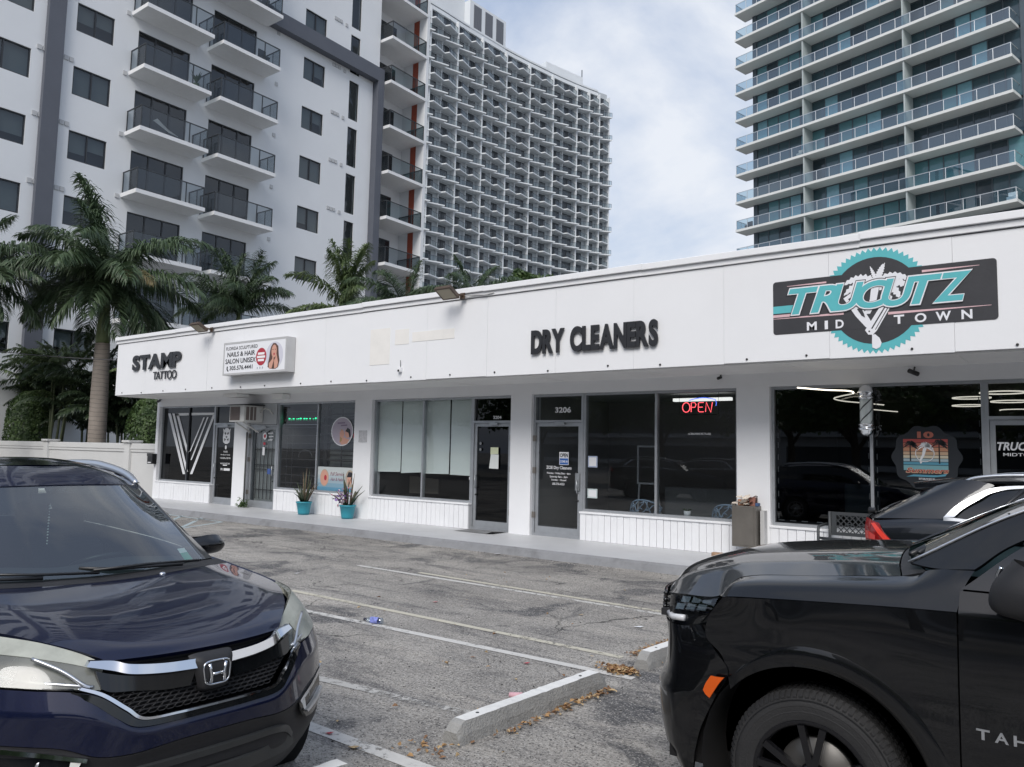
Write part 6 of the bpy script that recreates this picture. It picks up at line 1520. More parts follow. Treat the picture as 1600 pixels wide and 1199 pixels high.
tpl = [[(-1.305, .742, 1.360), (-1.745, .708, 1.612), (-2.25, .618, 1.785)], [(-1.42, .80, 1.352), (-1.75, .745, 1.565), (-2.25, .655, 1.770)], [(-1.565, .845, 1.368), (-1.75, .785, 1.505), (-2.26, .700, 1.735)]]
both('pillar', tpl, BLKP, big, gap=.001, fl=.015, nj=8)
trf = [[(-2.175, 0, 1.802), (-2.175, .35, 1.802), (-2.25, .612, 1.787)], [(-2.7, 0, 1.83), (-2.7, .38, 1.825), (-2.7, .70, 1.76)], [(-4.0, 0, 1.82), (-4.0, .38, 1.815), (-4.0, .70, 1.75)], [(-4.75, 0, 1.78), (-4.75, .38, 1.77), (-4.72, .66, 1.71)]]
panel('roof', mirg(trf), BLKP, big, gap=0, fl=.02)
tgl = [[(-1.52, .898, 1.290), (-2.0, .90, 1.295), (-2.52, .90, 1.30), (-3.3, .895, 1.305), (-4.2, .885, 1.305), (-4.86, .81, 1.285)], [(-1.80, .79, 1.515), (-2.1, .81, 1.55), (-2.6, .81, 1.56), (-3.3, .805, 1.56), (-4.2, .80, 1.55), (-4.8, .74, 1.52)], [(-2.26, .702, 1.732), (-2.42, .715, 1.75), (-2.75, .715, 1.752), (-3.3, .713, 1.752), (-4.1, .705, 1.742), (-4.72, .665, 1.705)]]
both('side_window', tgl, TINT, big, gap=0, fl=0)
panel('rear_window', mirg([[(-4.74, 0, 1.78), (-4.74, .38, 1.77), (-4.72, .66, 1.71)], [(-4.78, 0, 1.5), (-4.8, .45, 1.5), (-4.84, .74, 1.5)], [(-4.81, 0, 1.30), (-4.83, .5, 1.30), (-4.92, .80, 1.28)]]), TINT, big, gap=0, fl=0)
for s in (-1, 1):
    mg = [[(-1.80, s * .99, 1.42), (-1.72, s * 1.04, 1.445), (-1.74, s * 1.16, 1.44), (-1.82, s * 1.20, 1.40)], [(-1.70, s * .985, 1.34), (-1.645, s * 1.05, 1.345), (-1.67, s * 1.17, 1.345), (-1.79, s * 1.225, 1.335)], [(-1.69, s * .985, 1.265), (-1.64, s * 1.05, 1.255), (-1.665, s * 1.16, 1.258), (-1.78, s * 1.21, 1.27)], [(-1.78, s * .99, 1.235), (-1.74, s * 1.05, 1.225), (-1.75, s * 1.15, 1.23), (-1.82, s * 1.19, 1.245)]]
    mr = panel('door_mirror', mg, PLAS, big, gap=0, fl=0, ni=5, nj=5)
    m = MB(); m.poly([(-1.81, s * .99, 1.42), (-1.81, s * 1.18, 1.41), (-1.82, s * 1.2, 1.26), (-1.80, s * 1.0, 1.24)]); m.build('mirror_glass', CHRM, mr, local=True)
    m = MB(); m.bar((-1.74, s * .90, 1.29), (-1.76, s * 1.02, 1.31), .12, .06); m.build('mirror_arm', PLAS, mr, local=True)
    m = MB(); m.tube(curve([(-1.672, s * 1.0, 1.405), (-1.655, s * .985, 1.36), (-1.66, s * .98, 1.30), (-1.70, s * .985, 1.262)], 5), .008, 6); m.build('mirror_trim', CHRM, mr, local=True)
    # raised name letters on the door
    x = -1.565
    for c in 'TAHOE':
        w_ = .046
        m = MB(); tv, tf2 = text_geo(c, .02, .0, True)
        m.add([(x - (a if s > 0 else 1 - a) * w_ - (0 if s > 0 else 0), s * (.969 + .004 * cc), .722 + b * .040) for a, b, cc in tv], tf2); m.build('letter', SATIN, big, local=True)
        x -= .0625
    for cx_ in (-.925, -3.81):
        m = MB(); m.lathe([(.52, s * .62), (.52, s * .94)], (cx_, 0, .385), 32, axis='Y'); m.lathe([(0, s * .62), (.52, s * .62)], (cx_, 0, .385), 32, axis='Y'); m.build('wheel_well', UNDER, big, local=True)
        wheel(big, (cx_, s * .835, .385), .380, .262, .255, s, 5, RIMB, SATIN, 84)
m = MB(); m.box(-.40, -.86, .30, -.20, .86, 1.04); m.box(-1.5, -.62, .30, -.3, .62, 1.10); m.box(-4.8, -.88, .30, -1.46, .88, 1.10); m.build('inner_body', UNDER, big, local=True)
m = MB(); G_ = surf(mirg([[(x, y * .97, z - .03) for x, y, z in r] for r in th_[1:]]), 3, 3); w_ = len(G_[0]); m.add([p for r in G_ for p in r], [(i * w_ + j, i * w_ + j + 1, (i + 1) * w_ + j + 1, (i + 1) * w_ + j) for i in range(len(G_) - 1) for j in range(w_ - 1)]); m.build('engine_bay_cover', UNDER, big, local=True)
panel('dashboard', mirg([[(-1.30, 0, 1.36), (-1.3, .35, 1.35), (-1.36, .70, 1.33)], [(-1.9, 0, 1.33), (-1.9, .35, 1.35), (-1.9, .80, 1.30)], [(-2.0, 0, 1.1), (-2.0, .35, 1.1), (-2.0, .80, 1.1)]]), DASH, big, gap=0, fl=0)
for s in (-1, 1):
    m = MB(); m.box(-2.95, s * .45 - .26, .8, -2.8, s * .45 + .26, 1.42); m.box(-2.93, s * .45 - .14, 1.44, -2.83, s * .45 + .14, 1.62); m.build('seat', SEAT, big, local=True, bevel=.03)
lt('wiper', [(-1.29, .62, 1.385), (-1.33, .52, 1.41), (-1.36, .1, 1.435), (-1.35, -.2, 1.435)], .012, BLACK, big); lt('wiper', [(-1.33, .66, 1.40), (-1.37, .3, 1.432), (-1.35, -.1, 1.435)], .009, BLACK, big)
lt('wiper', [(-1.27, .05, 1.40), (-1.32, -.3, 1.42), (-1.36, -.6, 1.42)], .012, BLACK, big)

# ---------------------------------------------------------------- the dark SUV behind it, by the barber window
aud = thing('parked_car', 'dark grey coupe SUV with chrome window surround, tail towards the bench', 'car', (-1.56, 8.55, 0), 0)
def N_(G): return G
# coordinates: x forward from the tail, y left
ash = [[(.02, .86, 1.262), (.03, .905, 1.20), (.06, .93, 1.05), (.05, .95, .8), (.02, .93, .55), (.05, .88, .36)],
       [(.35, .88, 1.298), (.35, .935, 1.24), (.35, .96, 1.08), (.35, .965, .8), (.35, .96, .55), (.35, .92, .33)],
       [(.62, .885, 1.312), (.62, .94, 1.25), (.62, .965, 1.08), (.62, .97, .8), (.62, .965, .55), (.62, .93, .30)],
       [(1.25, .89, 1.31), (1.25, .94, 1.22), (1.25, .965, 1.05), (1.25, .97, .8), (1.25, .965, .55), (1.25, .93, .28)],
       [(2.3, .89, 1.27), (2.3, .94, 1.18), (2.3, .955, 1.02), (2.3, .96, .8), (2.3, .955, .55), (2.3, .92, .28)],
       [(3.35, .885, 1.20), (3.35, .93, 1.12), (3.35, .955, 1.0), (3.35, .96, .8), (3.35, .955, .55), (3.35, .92, .28)],
       [(4.3, .82, 1.06), (4.3, .90, 1.0), (4.3, .94, .9), (4.3, .955, .75), (4.3, .95, .55), (4.3, .90, .3)],
       [(4.85, .66, .95), (4.88, .74, .9), (4.9, .80, .82), (4.92, .83, .7), (4.9, .80, .5), (4.84, .74, .3)]]
both('rear_quarter', ash[0:4], BLK2, aud, ni=8, nj=6, cut=(1.08, .37, .44)); both('rear_door', ash[3:5], BLK2, aud, ni=8, nj=6, cut=(1.08, .37, .44)); both('front_door', ash[4:6], BLK2, aud, ni=6, nj=6); both('fender', ash[5:8], BLK2, aud, ni=10, nj=6, cut=(4.05, .37, .44))
panel('tailgate', mirg([[(-.06, 0, 1.30), (-.06, .4, 1.295), (-.035, .70, 1.28), (.02, .85, 1.26)], [(-.09, 0, 1.16), (-.09, .4, 1.155), (-.06, .70, 1.14), (.03, .91, 1.12)], [(-.06, 0, .95), (-.06, .4, .95), (-.04, .72, .95), (.05, .93, .95)], [(-.10, 0, .7), (-.10, .4, .7), (-.06, .75, .7), (.04, .95, .7)], [(.02, 0, .36), (.02, .4, .36), (.03, .7, .36), (.05, .88, .36)]]), BLK2, aud, gap=0)
panel('rear_window', mirg([[(-.045, 0, 1.305), (-.045, .4, 1.30), (-.02, .70, 1.29)], [(.20, 0, 1.44), (.20, .38, 1.435), (.22, .66, 1.425)], [(.45, 0, 1.57), (.45, .36, 1.568), (.47, .61, 1.562)]]), TINT, aud, gap=0, fl=0)
both('pillar', [[(-.02, .70, 1.285), (.22, .66, 1.425), (.46, .61, 1.57)], [(.02, .80, 1.283), (.27, .735, 1.43), (.55, .66, 1.60)], [(.10, .862, 1.288), (.36, .80, 1.44), (.75, .68, 1.655)], [(.45, .868, 1.306), (.62, .81, 1.44), (.95, .70, 1.625)], [(.62, .868, 1.315), (.80, .80, 1.445), (.97, .705, 1.585)]], BLK2, aud, gap=0, fl=.01, ni=4, nj=5)
panel('roof', mirg([[(.375, 0, 1.60), (.38, .35, 1.597), (.42, .60, 1.59)], [(.82, 0, 1.688), (.83, .36, 1.682), (.85, .66, 1.64)], [(1.3, 0, 1.722), (1.3, .36, 1.716), (1.3, .68, 1.655)], [(2.2, 0, 1.715), (2.2, .36, 1.71), (2.2, .66, 1.64)], [(2.9, 0, 1.60), (2.9, .36, 1.59), (2.9, .62, 1.52)]]), BLK2, aud, gap=0, fl=.02)
both('side_window', [[(.64, .872, 1.312), (.95, .875, 1.303), (1.6, .875, 1.295), (2.4, .87, 1.27), (3.25, .86, 1.20)], [(.80, .80, 1.445), (1.1, .80, 1.46), (1.6, .80, 1.46), (2.4, .79, 1.44), (2.98, .80, 1.33)], [(.955, .705, 1.572), (1.2, .70, 1.604), (1.6, .70, 1.61), (2.3, .69, 1.585), (2.75, .70, 1.50)]], TINT, aud, gap=0, fl=0)
for s in (-1, 1):
    f = lambda pts: [(x, s * y, z) for x, y, z in pts]
    ribbon('chrome_surround', f([(.60, .876, 1.330), (.68, .845, 1.42), (.80, .785, 1.51), (.955, .712, 1.59), (1.2, .703, 1.622), (1.7, .703, 1.63), (2.3, .695, 1.605), (2.78, .70, 1.51)]), f([(.68, .880, 1.335), (.75, .84, 1.41), (.87, .785, 1.495), (.985, .722, 1.562), (1.2, .710, 1.598), (1.7, .71, 1.606), (2.3, .70, 1.582), (2.74, .71, 1.495)]), SATIN, aud, dirv=(0, s * .008, 0), th=1)
    ribbon('chrome_surround', f([(.60, .884, 1.332), (.68, .882, 1.328), (.95, .884, 1.316), (1.6, .884, 1.308), (2.4, .88, 1.283), (3.25, .87, 1.212)]), f([(.60, .890, 1.298), (.68, .890, 1.302), (.95, .890, 1.292), (1.6, .89, 1.284), (2.4, .886, 1.260), (3.25, .876, 1.19)]), SATIN, aud, dirv=(0, s * .008, 0), th=1)
    m = MB(); m.tube(curve(f([(.72, .60, 1.622), (.85, .60, 1.675), (1.2, .60, 1.705), (2.0, .60, 1.70), (2.4, .59, 1.64)]), 6), .016, 8); m.build('roof_rail', SATIN, aud, local=True)
    lt('door_pillar', f([(1.0, .886, 1.305), (1.06, .80, 1.46), (1.20, .712, 1.60)]), .014, BLACK, aud)
    tl = [f([(-.03, .80, 1.285), (.03, .885, 1.265), (.09, .925, 1.245)]), f([(-.045, .82, 1.19), (.03, .918, 1.175), (.14, .948, 1.165)]), f([(-.03, .86, 1.075), (.08, .942, 1.075), (.225, .965, 1.085)])]
    tl = [[(x - .004, y + s * .006, z) for x, y, z in r] for r in tl]
    lampo = panel('tail_light', tl, pmat('tail_red', (.22, .008, .008), .12, spec=.7), aud, gap=0, fl=.01)
    ribbon('light_bar', f([(.055, .918, 1.245), (.105, .945, 1.19), (.16, .962, 1.135), (.205, .972, 1.09)]), f([(.02, .905, 1.242), (.065, .935, 1.18), (.115, .955, 1.12), (.155, .966, 1.085)]), pmat('tail_red_bright', (.75, .06, .04), .2), lampo, dirv=(0, s * .008, 0), th=1)
    ribbon('light_bar', f([(-.04, .845, 1.17), (.0, .90, 1.165), (.06, .94, 1.135)]), f([(-.035, .86, 1.10), (.01, .915, 1.10), (.06, .945, 1.10)]), pmat('tail_red_mid', (.50, .04, .03), .25), lampo, dirv=(0, s * .006, 0), th=1)
    for cx_ in (1.08, 4.05):
        m = MB(); m.lathe([(.46, s * .62), (.46, s * .94)], (cx_, 0, .37), 32, axis='Y'); m.lathe([(0, s * .62), (.46, s * .62)], (cx_, 0, .37), 32, axis='Y'); m.build('wheel_well', UNDER, aud, local=True)
        wheel(aud, (cx_, s * .84, .37), .37, .26, .25, s, 7, RIMB, SATIN, 48)
    lt('fuel_flap_seam', curve(f([(.585, .967, 1.20), (.585, .971, 1.12), (.62, .973, 1.05), (.74, .972, 1.035), (.90, .972, 1.035)]), 4), .0035, UNDER, aud)
    lt('door_seam', f([(.92, .968, 1.20), (.93, .972, 1.08), (.92, .974, .9)]), .0035, UNDER, aud)
sp = [[(.30, 0, 1.612), (.30, .35, 1.608), (.335, .58, 1.600)], [(.42, 0, 1.632), (.42, .35, 1.628), (.45, .61, 1.612)], [(.70, 0, 1.672), (.70, .36, 1.668), (.72, .655, 1.64)]]
panel('roof_spoiler', mirg(sp), BLK2, aud, gap=0, fl=.035)
panel('windscreen', mirg([[(2.88, 0, 1.60), (2.88, .36, 1.59), (2.86, .62, 1.52)], [(3.3, 0, 1.40), (3.28, .4, 1.39), (3.15, .74, 1.34)], [(3.65, 0, 1.18), (3.62, .45, 1.17), (3.42, .84, 1.16)]]), TINT, aud, gap=0, fl=0)
panel('hood', mirg([[(3.64, 0, 1.17), (3.6, .45, 1.165), (3.36, .885, 1.19)], [(4.3, 0, 1.12), (4.3, .45, 1.11), (4.3, .82, 1.06)], [(4.95, 0, .95), (4.93, .4, .95), (4.85, .66, .95)]]), BLK2, aud, gap=0)
panel('front_bumper', mirg([[(4.95, 0, .95), (4.93, .4, .95), (4.85, .66, .95)], [(5.0, 0, .7), (4.98, .45, .7), (4.92, .83, .7)], [(4.96, 0, .3), (4.94, .4, .3), (4.84, .74, .3)]]), BLK2, aud, gap=0)
m = MB(); m.box(.1, -.84, .35, 4.7, .84, 1.0); m.build('inner_body', UNDER, aud, local=True)
lt('wiper', [(-.06, .0, 1.305), (.02, .2, 1.36), (.12, .45, 1.41)], .014, BLACK, aud); m = MB(); m.lathe([(0, -.07), (.03, -.06), (.03, .0)], (0, -.58, 1.335), 10, axis='X'); m.build('wiper_boss', BLACK, aud, local=True)

# ================================================================ DECALS, SHOP WINDOWS
YD = 13.085
WV = pmat('vinyl_white', (.74, .75, .77), .5)
def sheet_obj(name, polys, mat, parent, dy=0):
    m = MB()
    for k, p in enumerate(polys): m.sheet(list(p), YD - dy - .0004 * k)
    return m.build(name, mat, parent)
t = thing('window_decal', 'large white V emblem on the black film of the leftmost shop window', 'decal', (-21.8, YD, 1.8))
for p in ([(-23.034, 2.789), (-22.878, 2.787), (-21.875, 0.933), (-22.011, 0.928)], [(-22.794, 2.786), (-22.665, 2.784), (-21.737, 1.014), (-21.838, 0.976)], [(-22.582, 2.783), (-22.440, 2.781), (-21.764, 1.612), (-21.797, 1.457)],
          [(-22.582, 2.789), (-21.837, 2.789), (-21.829, 2.715), (-22.541, 2.713)], [(-21.718, 2.790), (-20.435, 2.781), (-20.461, 2.713), (-21.711, 2.715)],
          [(-20.580, 2.726), (-20.451, 2.743), (-21.492, 0.945), (-21.619, 0.941)], [(-20.877, 2.653), (-20.801, 2.652), (-21.566, 1.365), (-21.634, 1.364)], [(-21.071, 2.647), (-20.994, 2.646), (-21.648, 1.633), (-21.716, 1.613)]):
    sheet_obj('emblem_stroke', [p], WV, t)
t = thing('door_decal', 'white bulldog emblem with small lines of text on the black tattoo shop door', 'decal', (-19.8, YD, 1.8))
ex, ez = -19.84, 2.10
m = MB()
m.sheet([(ex + a * .19, ez + b * .23) for a, b in ((-1, .95), (-.65, .75), (-.3, 1.0), (.3, 1.0), (.65, .75), (1, .95), (.85, .45), (.95, -.2), (.8, -.8), (.3, -1), (-.3, -1), (-.8, -.8), (-.95, -.2), (-.85, .45))], YD)
m.build('emblem', WV, t)
m = MB()
for q in ([(-.5, .5), (-.12, .35), (-.2, .12), (-.55, .25)], [(.5, .5), (.12, .35), (.2, .12), (.55, .25)], [(-.22, -.05), (.22, -.05), (.12, -.25), (-.12, -.25)], [(-.6, -.3), (-.1, -.42), (-.5, -.7)], [(.6, -.3), (.1, -.42), (.5, -.7)]): m.sheet([(ex + a * .19, ez + b * .23) for a, b in q], YD - .002)
m.build('emblem_cut', BLACK, t)
sheet_obj('dot', [ellipse(-19.85, 1.77, .045, .06, 14)], WV, t)
m = MB()
for txt, z, h, wd in (('HOURS', 1.62, .05, .2), ('Monday to Sunday', 1.53, .045, .46), ('11:00 AM to 9:00 PM', 1.435, .05, .5), ('WALK INS WELCOME', 1.28, .045, .46), ('', 1.24, .03, .2), ('PH. 305.000', 1.10, .07, .5)):
    if txt and not txt.startswith('PH'): m.text(txt, -19.85 - wd / 2, -19.85 + wd / 2, z, z + h, YD, 0, .02)
    elif txt: m.text('PH.', -20.05, -19.93, z, z + h, YD, 0, .03); m.sheet([(-19.9, z), (-19.6, z), (-19.6, z + h), (-19.9, z + h)], YD)
    else: m.sheet([(-19.95, z), (-19.75, z), (-19.75, z + h), (-19.95, z + h)], YD)
m.build('door_text', WV, t)
# ---- salon: barred window, posters, lights
BAR = pmat('security_bar', (.03, .03, .033), .5)
t = thing('security_grille', 'dark barred grille inside the left salon window', 'grille', (-16.6, 13.16, .7))
for k in range(10):
    z = .86 + k * .21; m = MB(); m.box(-17.36, 13.16, z, -15.86, 13.175, z + .022); m.build('bar', BAR, t)
for x in (-17.18, -16.95, -16.55, -16.15): m = MB(); m.box(x, 13.175, .74, x + .02, 13.19, 2.3 if x < -16.8 else 1.15); m.build('bar', BAR, t)
t = thing('security_grille', 'dark barred grille over dim slats in the right salon window', 'grille', (-15, 13.16, .7))
for k in range(9):
    z = 1.30 + k * .215; m = MB(); m.box(-15.78, 13.16, z, -14.36, 13.175, z + .03); m.build('bar', BAR, t)
m = MB(); m.box(-15.02, 13.175, .74, -14.99, 13.19, 2.95); m.build('bar', BAR, t)
m = MB(); m.box(-15.76, 13.24, .74, -15.64, 13.30, 2.95); m.build('bar', BAR, t)
m = MB()
for k in range(12): m.quad((-15.62, 13.32, 1.2 + k * .15), (-14.37, 13.32, 1.2 + k * .15), (-14.37, 13.36, 1.33 + k * .15), (-15.62, 13.36, 1.33 + k * .15))
tag(m.build('window_blind', pmat('slat_grey', (.20, .21, .20), .7, var=.15)), 'dim grey slats behind the bars of the right salon window', 'blind')
t = thing('window_poster', 'oval lilac poster of a couple in the right salon window', 'poster', (-14.9, YD, 2.2))
oc = (-14.905, 2.235)
sheet_obj('poster_rim', [ellipse(*oc, .405, .365, 30)], WV, t); sheet_obj('poster_face', [ellipse(*oc, .375, .34, 30)], pmat('poster_lilac', (.42, .37, .44), .6), t, .002)
m = MB()
m.sheet(ellipse(-14.90, 2.17, .085, .10, 14), YD - .004, 0); m.sheet([(-14.98, 2.2), (-14.93, 2.29), (-14.86, 2.27), (-14.90, 2.0), (-14.97, 1.95)], YD - .0035, 2)
m.sheet(ellipse(-14.70, 2.19, .095, .12, 14), YD - .004, 0); m.sheet([(-14.78, 2.24), (-14.70, 2.33), (-14.60, 2.28), (-14.575, 2.12), (-14.62, 2.08), (-14.66, 2.2)], YD - .0045, 1); m.sheet([(-15.0, 1.99), (-14.85, 2.09), (-14.62, 2.03), (-14.7, 1.93), (-14.9, 1.90)], YD - .003, 0)
m.build('poster_print', [SKIN, PR, pmat('print_blonde', (.42, .28, .12), .5)], t)
sheet_obj('poster_text', [[(-15.08, 2.46), (-14.8, 2.47), (-14.8, 2.435), (-15.08, 2.425)], [(-14.95, 2.40), (-14.72, 2.41), (-14.72, 2.375), (-14.95, 2.365)]], pmat('print_purple', (.22, .16, .24), .6), t, .004)
t = thing('window_poster', 'pale blue full service poster with two oval portraits at the bottom of the salon window', 'poster', (-15, YD, 1))
def grad_poster(x0, x1, z0, z1):
    m = MB(); n = 6
    for k in range(n): m.sheet([(x0, z0 + (z1 - z0) * k / n), (x1, z0 + (z1 - z0) * k / n), (x1, z0 + (z1 - z0) * (k + 1) / n), (x0, z0 + (z1 - z0) * (k + 1) / n)], YD, k)
    c0, c1 = Vector((.10, .27, .40)), Vector((.52, .56, .56))
    m.build('poster_face', [pmat('poster_blue_%d' % k, tuple(c0.lerp(c1, min(1, k / 4))), .5) for k in range(n)], t)
grad_poster(-15.76, -14.36, .725, 1.335)
m = MB()
for cx_ in (-15.50, -14.55): m.sheet(ellipse(cx_, 1.06, .165, .215, 24), YD - .002, 0)
m.sheet(ellipse(-15.50, 1.06, .15, .195, 24), YD - .003, 1); m.sheet(ellipse(-14.55, 1.06, .15, .195, 24), YD - .003, 2)
m.sheet(ellipse(-15.46, 1.06, .05, .07, 12), YD - .004, 4); m.sheet(ellipse(-14.56, 1.03, .08, .12, 16), YD - .004, 1); m.sheet([(-14.66, 1.1), (-14.6, 1.23), (-14.47, 1.22), (-14.42, 1.0), (-14.48, .95), (-14.5, 1.1)], YD - .005, 3)
m.build('poster_portrait', [pmat('print_tan', (.45, .36, .26), .5), SKIN, pmat('print_sand', (.42, .36, .30), .5), PR, RED], t)
m = MB(); m.text('Full Service', -15.28, -14.76, 1.12, 1.21, YD - .002, 0, .015, .25); m.text('Hair & Nails', -15.26, -14.80, .99, 1.07, YD - .002, 0, .015, .25); m.build('poster_text', pmat('print_rust', (.25, .12, .16), .5), t)
t = thing('round_sticker', 'small red round sticker in the right salon window', 'sticker', (-14.39, YD, 2.13)); sheet_obj('sticker_face', [ellipse(-14.40, 2.13, .09, .10, 18)], RED, t); sheet_obj('sticker_bar', [[(-14.46, 2.11), (-14.34, 2.11), (-14.34, 2.16), (-14.46, 2.16)]], WV, t, .002)
m = MB(); m.box(-14.13, YW - .012, 1.97, -13.85, YW - .001, 2.255); tag(m.build('notice', pmat('notice_paper', (.50, .50, .52), .7, var=.2, scale=22)), 'weathered paper notice on the pier beside the salon window', 'notice')
LEDG = pmat('led_green', (.02, .3, .12), .5, emit=(.02, .9, .35), estr=2.2)
t = thing('led_sign', 'green scrolling LED strip inside the salon window', 'sign', (-16.7, 13.3, 2.55))
m = MB(); m.box(-17.40, 13.31, 2.48, -15.88, 13.36, 2.66); m.build('sign_case', BLACK, t)
m = MB(); x = -17.33; rr = random.Random(6)
while x < -15.98:
    w_ = rr.choice((.03, .05, .07)); h = rr.uniform(.03, .06); m.sheet([(x, 2.545), (x + w_, 2.545), (x + w_, 2.545 + h), (x, 2.545 + h)], 13.305); x += w_ + rr.choice((.025, .03, .08))
m.build('led_dots', LEDG, t)
m = MB(); m.box(-17.38, 13.2, 2.41, -15.87, 13.22, 2.43); tag(m.build('window_rod', ALU), 'thin rod across the left salon window', 'rod')
m = MB(); tp = [(-16.62 + .28 * math.cos(R_(a)), 13.35, 1.55 + .2 * math.sin(R_(a))) for a in range(0, 181, 12)]; m.tube(tp, .012, 6); tag(m.build('unlit_neon', pmat('neon_dead', (.25, .24, .25), .4)), 'unlit open sign arc in the left salon window', 'sign')
# salon door: bars, stickers, AC box over it
t = thing('security_door', 'barred security gate behind the salon door glass', 'gate', (-18.05, 13.15, .2))
for k in range(6): x = -18.48 + k * .17; m = MB(); m.box(x, 13.15, .38, x + .022, 13.165, 2.25); m.build('bar', BAR, t)
for z in (.62, 1.18, 1.30, 1.72): m = MB(); m.box(-18.55, 13.166, z, -17.56, 13.18, z + .022); m.build('bar', BAR, t)
m = MB(); m.quad((-18.6, 13.22, .3), (-17.5, 13.22, .3), (-17.5, 13.22, 2.3), (-18.6, 13.22, 2.3)); tag(m.build('door_curtain', pmat('curtain_grey', (.40, .41, .40), .8, var=.06)), 'pale curtain behind the barred salon door', 'curtain')
t = thing('door_sticker', 'round red and white sticker with pale script on the salon door', 'sticker', (-18, YD, 2)); YS = YD - .03
m = MB(); m.sheet(ellipse(-18.0, 2.10, .085, .10, 18), YS, 0); m.sheet(ellipse(-18.0, 2.10, .045, .055, 14), YS - .001, 1); m.sheet([(-18.06, 1.86), (-17.96, 1.86), (-17.96, 1.93), (-18.06, 1.93)], YS, 1); m.sheet([(-18.08, 1.58), (-17.98, 1.58), (-17.98, 1.80), (-18.08, 1.80)], YS, 0)
for k, (a, b) in enumerate(((-17.86, -17.64), (-17.83, -17.62), (-17.84, -17.66))): m.sheet([(a, 2.16 - k * .09), (b, 2.17 - k * .09), (b, 2.195 - k * .09), (a, 2.185 - k * .09)], YS, 0)
m.build('sticker_print', [WV, RED], t)
m = MB(); m.sheet([(-17.82, 1.07), (-17.68, 1.07), (-17.68, 1.22), (-17.82, 1.22)], YS); tag(m.build('door_sticker', pmat('sticker_blue', (.05, .10, .30), .5)), 'blue square sticker beside the salon door handle', 'sticker')
m = MB(); m.box(-18.64, 13.02, 2.42, -17.48, 13.04, 2.99); m.build('transom_panel', pmat('panel_grey', (.45, .47, .49), .6), shop)
t = thing('air_conditioner', 'old window air conditioner poking out above the salon door', 'air conditioner', (-18.4, 12.7, 2.5))
ACM = pmat('ac_metal', (.62, .62, .60), .5, var=.08, dirt=.3, dcol=(.35, .3, .25)); ACG = pmat('ac_grille', (.17, .14, .13), .7)
m = MB(); m.box(-18.72, 12.40, 2.47, -18.06, 13.0, 2.92); m.build('ac_case', ACM, t, bevel=.008)
m = MB(); m.quad((-18.68, 12.395, 2.51), (-18.24, 12.395, 2.51), (-18.24, 12.395, 2.88), (-18.68, 12.395, 2.88)); m.quad((-18.055, 12.46, 2.52), (-18.055, 12.78, 2.52), (-18.055, 12.78, 2.88), (-18.055, 12.46, 2.88))
m.build('ac_grille', ACG, t)
for k in range(9): z = 2.53 + k * .04; m = MB(); m.box(-18.68, 12.385, z, -18.24, 12.394, z + .012); m.build('slat', ACG, t)
for y in (12.56, 12.68): m = MB(); m.box(-18.054, y, 2.52, -18.045, y + .02, 2.88); m.build('slat', ACM, t)
m = MB(); m.box(-18.78, 12.36, 2.925, -18.0, 13.02, 2.945); m.build('rain_plate', BLACK, t); m = MB(); m.bar((-18.5, 12.94, 2.2), (-18.5, 12.45, 2.46), .03, .03); m.bar((-18.15, 12.94, 2.2), (-18.15, 12.45, 2.46), .03, .03); m.build('bracket', ACM, t)
m = MB(); m.tube([(-18.04, 12.9, 2.75), (-17.85, 12.9, 2.86), (-17.66, 12.93, 2.80), (-17.62, 13.0, 2.70)], .02, 6); tag(m.build('cable', pmat('cable_pale', (.5, .5, .48), .6)), 'pale cable from the air conditioner to the wall', 'cable')
m = MB(); m.tube([(-18.66, 12.94, 2.2), (-18.665, 12.94, 1.0), (-18.66, 12.94, .16)], .022, 6); tag(m.build('drain_pipe', pmat('pipe_dark', (.06, .06, .06), .5)), 'thin dark pipe down the pier beside the salon door', 'pipe')
# ---- blinds of the empty shop: four single white panels
BLD = pmat('blind_white', (.74, .78, .77), .8, var=.03, scale=2)
for k, (x0, x1, z0, z1) in enumerate(((-13.72, -12.93, 1.27, 1.285), (-12.90, -12.18, 1.26, 1.30), (-12.13, -11.42, 1.275, 1.285), (-11.38, -10.66, 1.275, 1.265))):
    m = MB(); m.sheet([(x0, z0), (x1, z1), (x1, 2.99), (x0, 2.99)], 13.19); m.sheet([(x0, z0), (x1, z1), (x1, z1 + .02), (x0, z0 + .02)], 13.18)
    tag(m.build('window_blind', BLD), 'white blind panel %s in the empty shop window' % ('nearest the salon', 'just left of the middle mullion', 'just right of the middle mullion', 'nearest the glass door')[k], 'blind', 'white blind panels in the empty shop window')
m = MB(); m.sheet([(-13.3, .75), (-12.35, .78), (-12.35, 1.12), (-13.3, 1.18)], 13.9); tag(m.build('cardboard_sheet', pmat('board_brown', (.22, .19, .16), .8)), 'brown board leaning inside the empty shop window', 'board')
t = thing('door_notice', 'two paper notices taped on the black door left of the dry cleaners', 'notice', (-10.03, YD, 1.7))
m = MB(); m.sheet([(-10.14, 1.75), (-9.93, 1.76), (-9.93, 1.90), (-10.14, 1.90)], YD - .03); m.build('paper', pmat('paper_yellow', (.62, .66, .46), .7), t)
m = MB(); m.sheet([(-10.17, 1.45), (-9.92, 1.445), (-9.92, 1.75), (-10.13, 1.75)], YD - .031); m.build('paper', pmat('paper_white', (.68, .71, .70), .7), t)
m = MB(); m.sheet([(-10.74, 1.185), (-10.66, 1.185), (-10.66, 1.245), (-10.74, 1.245)], YD); tag(m.build('small_sticker', WV), 'small white sticker low on the empty shop window beside the door', 'sticker')
for x, z in ((-10.42, 1.98), (-10.42, 1.85)): m = MB(); m.sheet(ellipse(x, z, .03, .03, 12), YD - .03); m.build('window_mark', pmat('mark_grey', (.2, .21, .22), .6), shop)
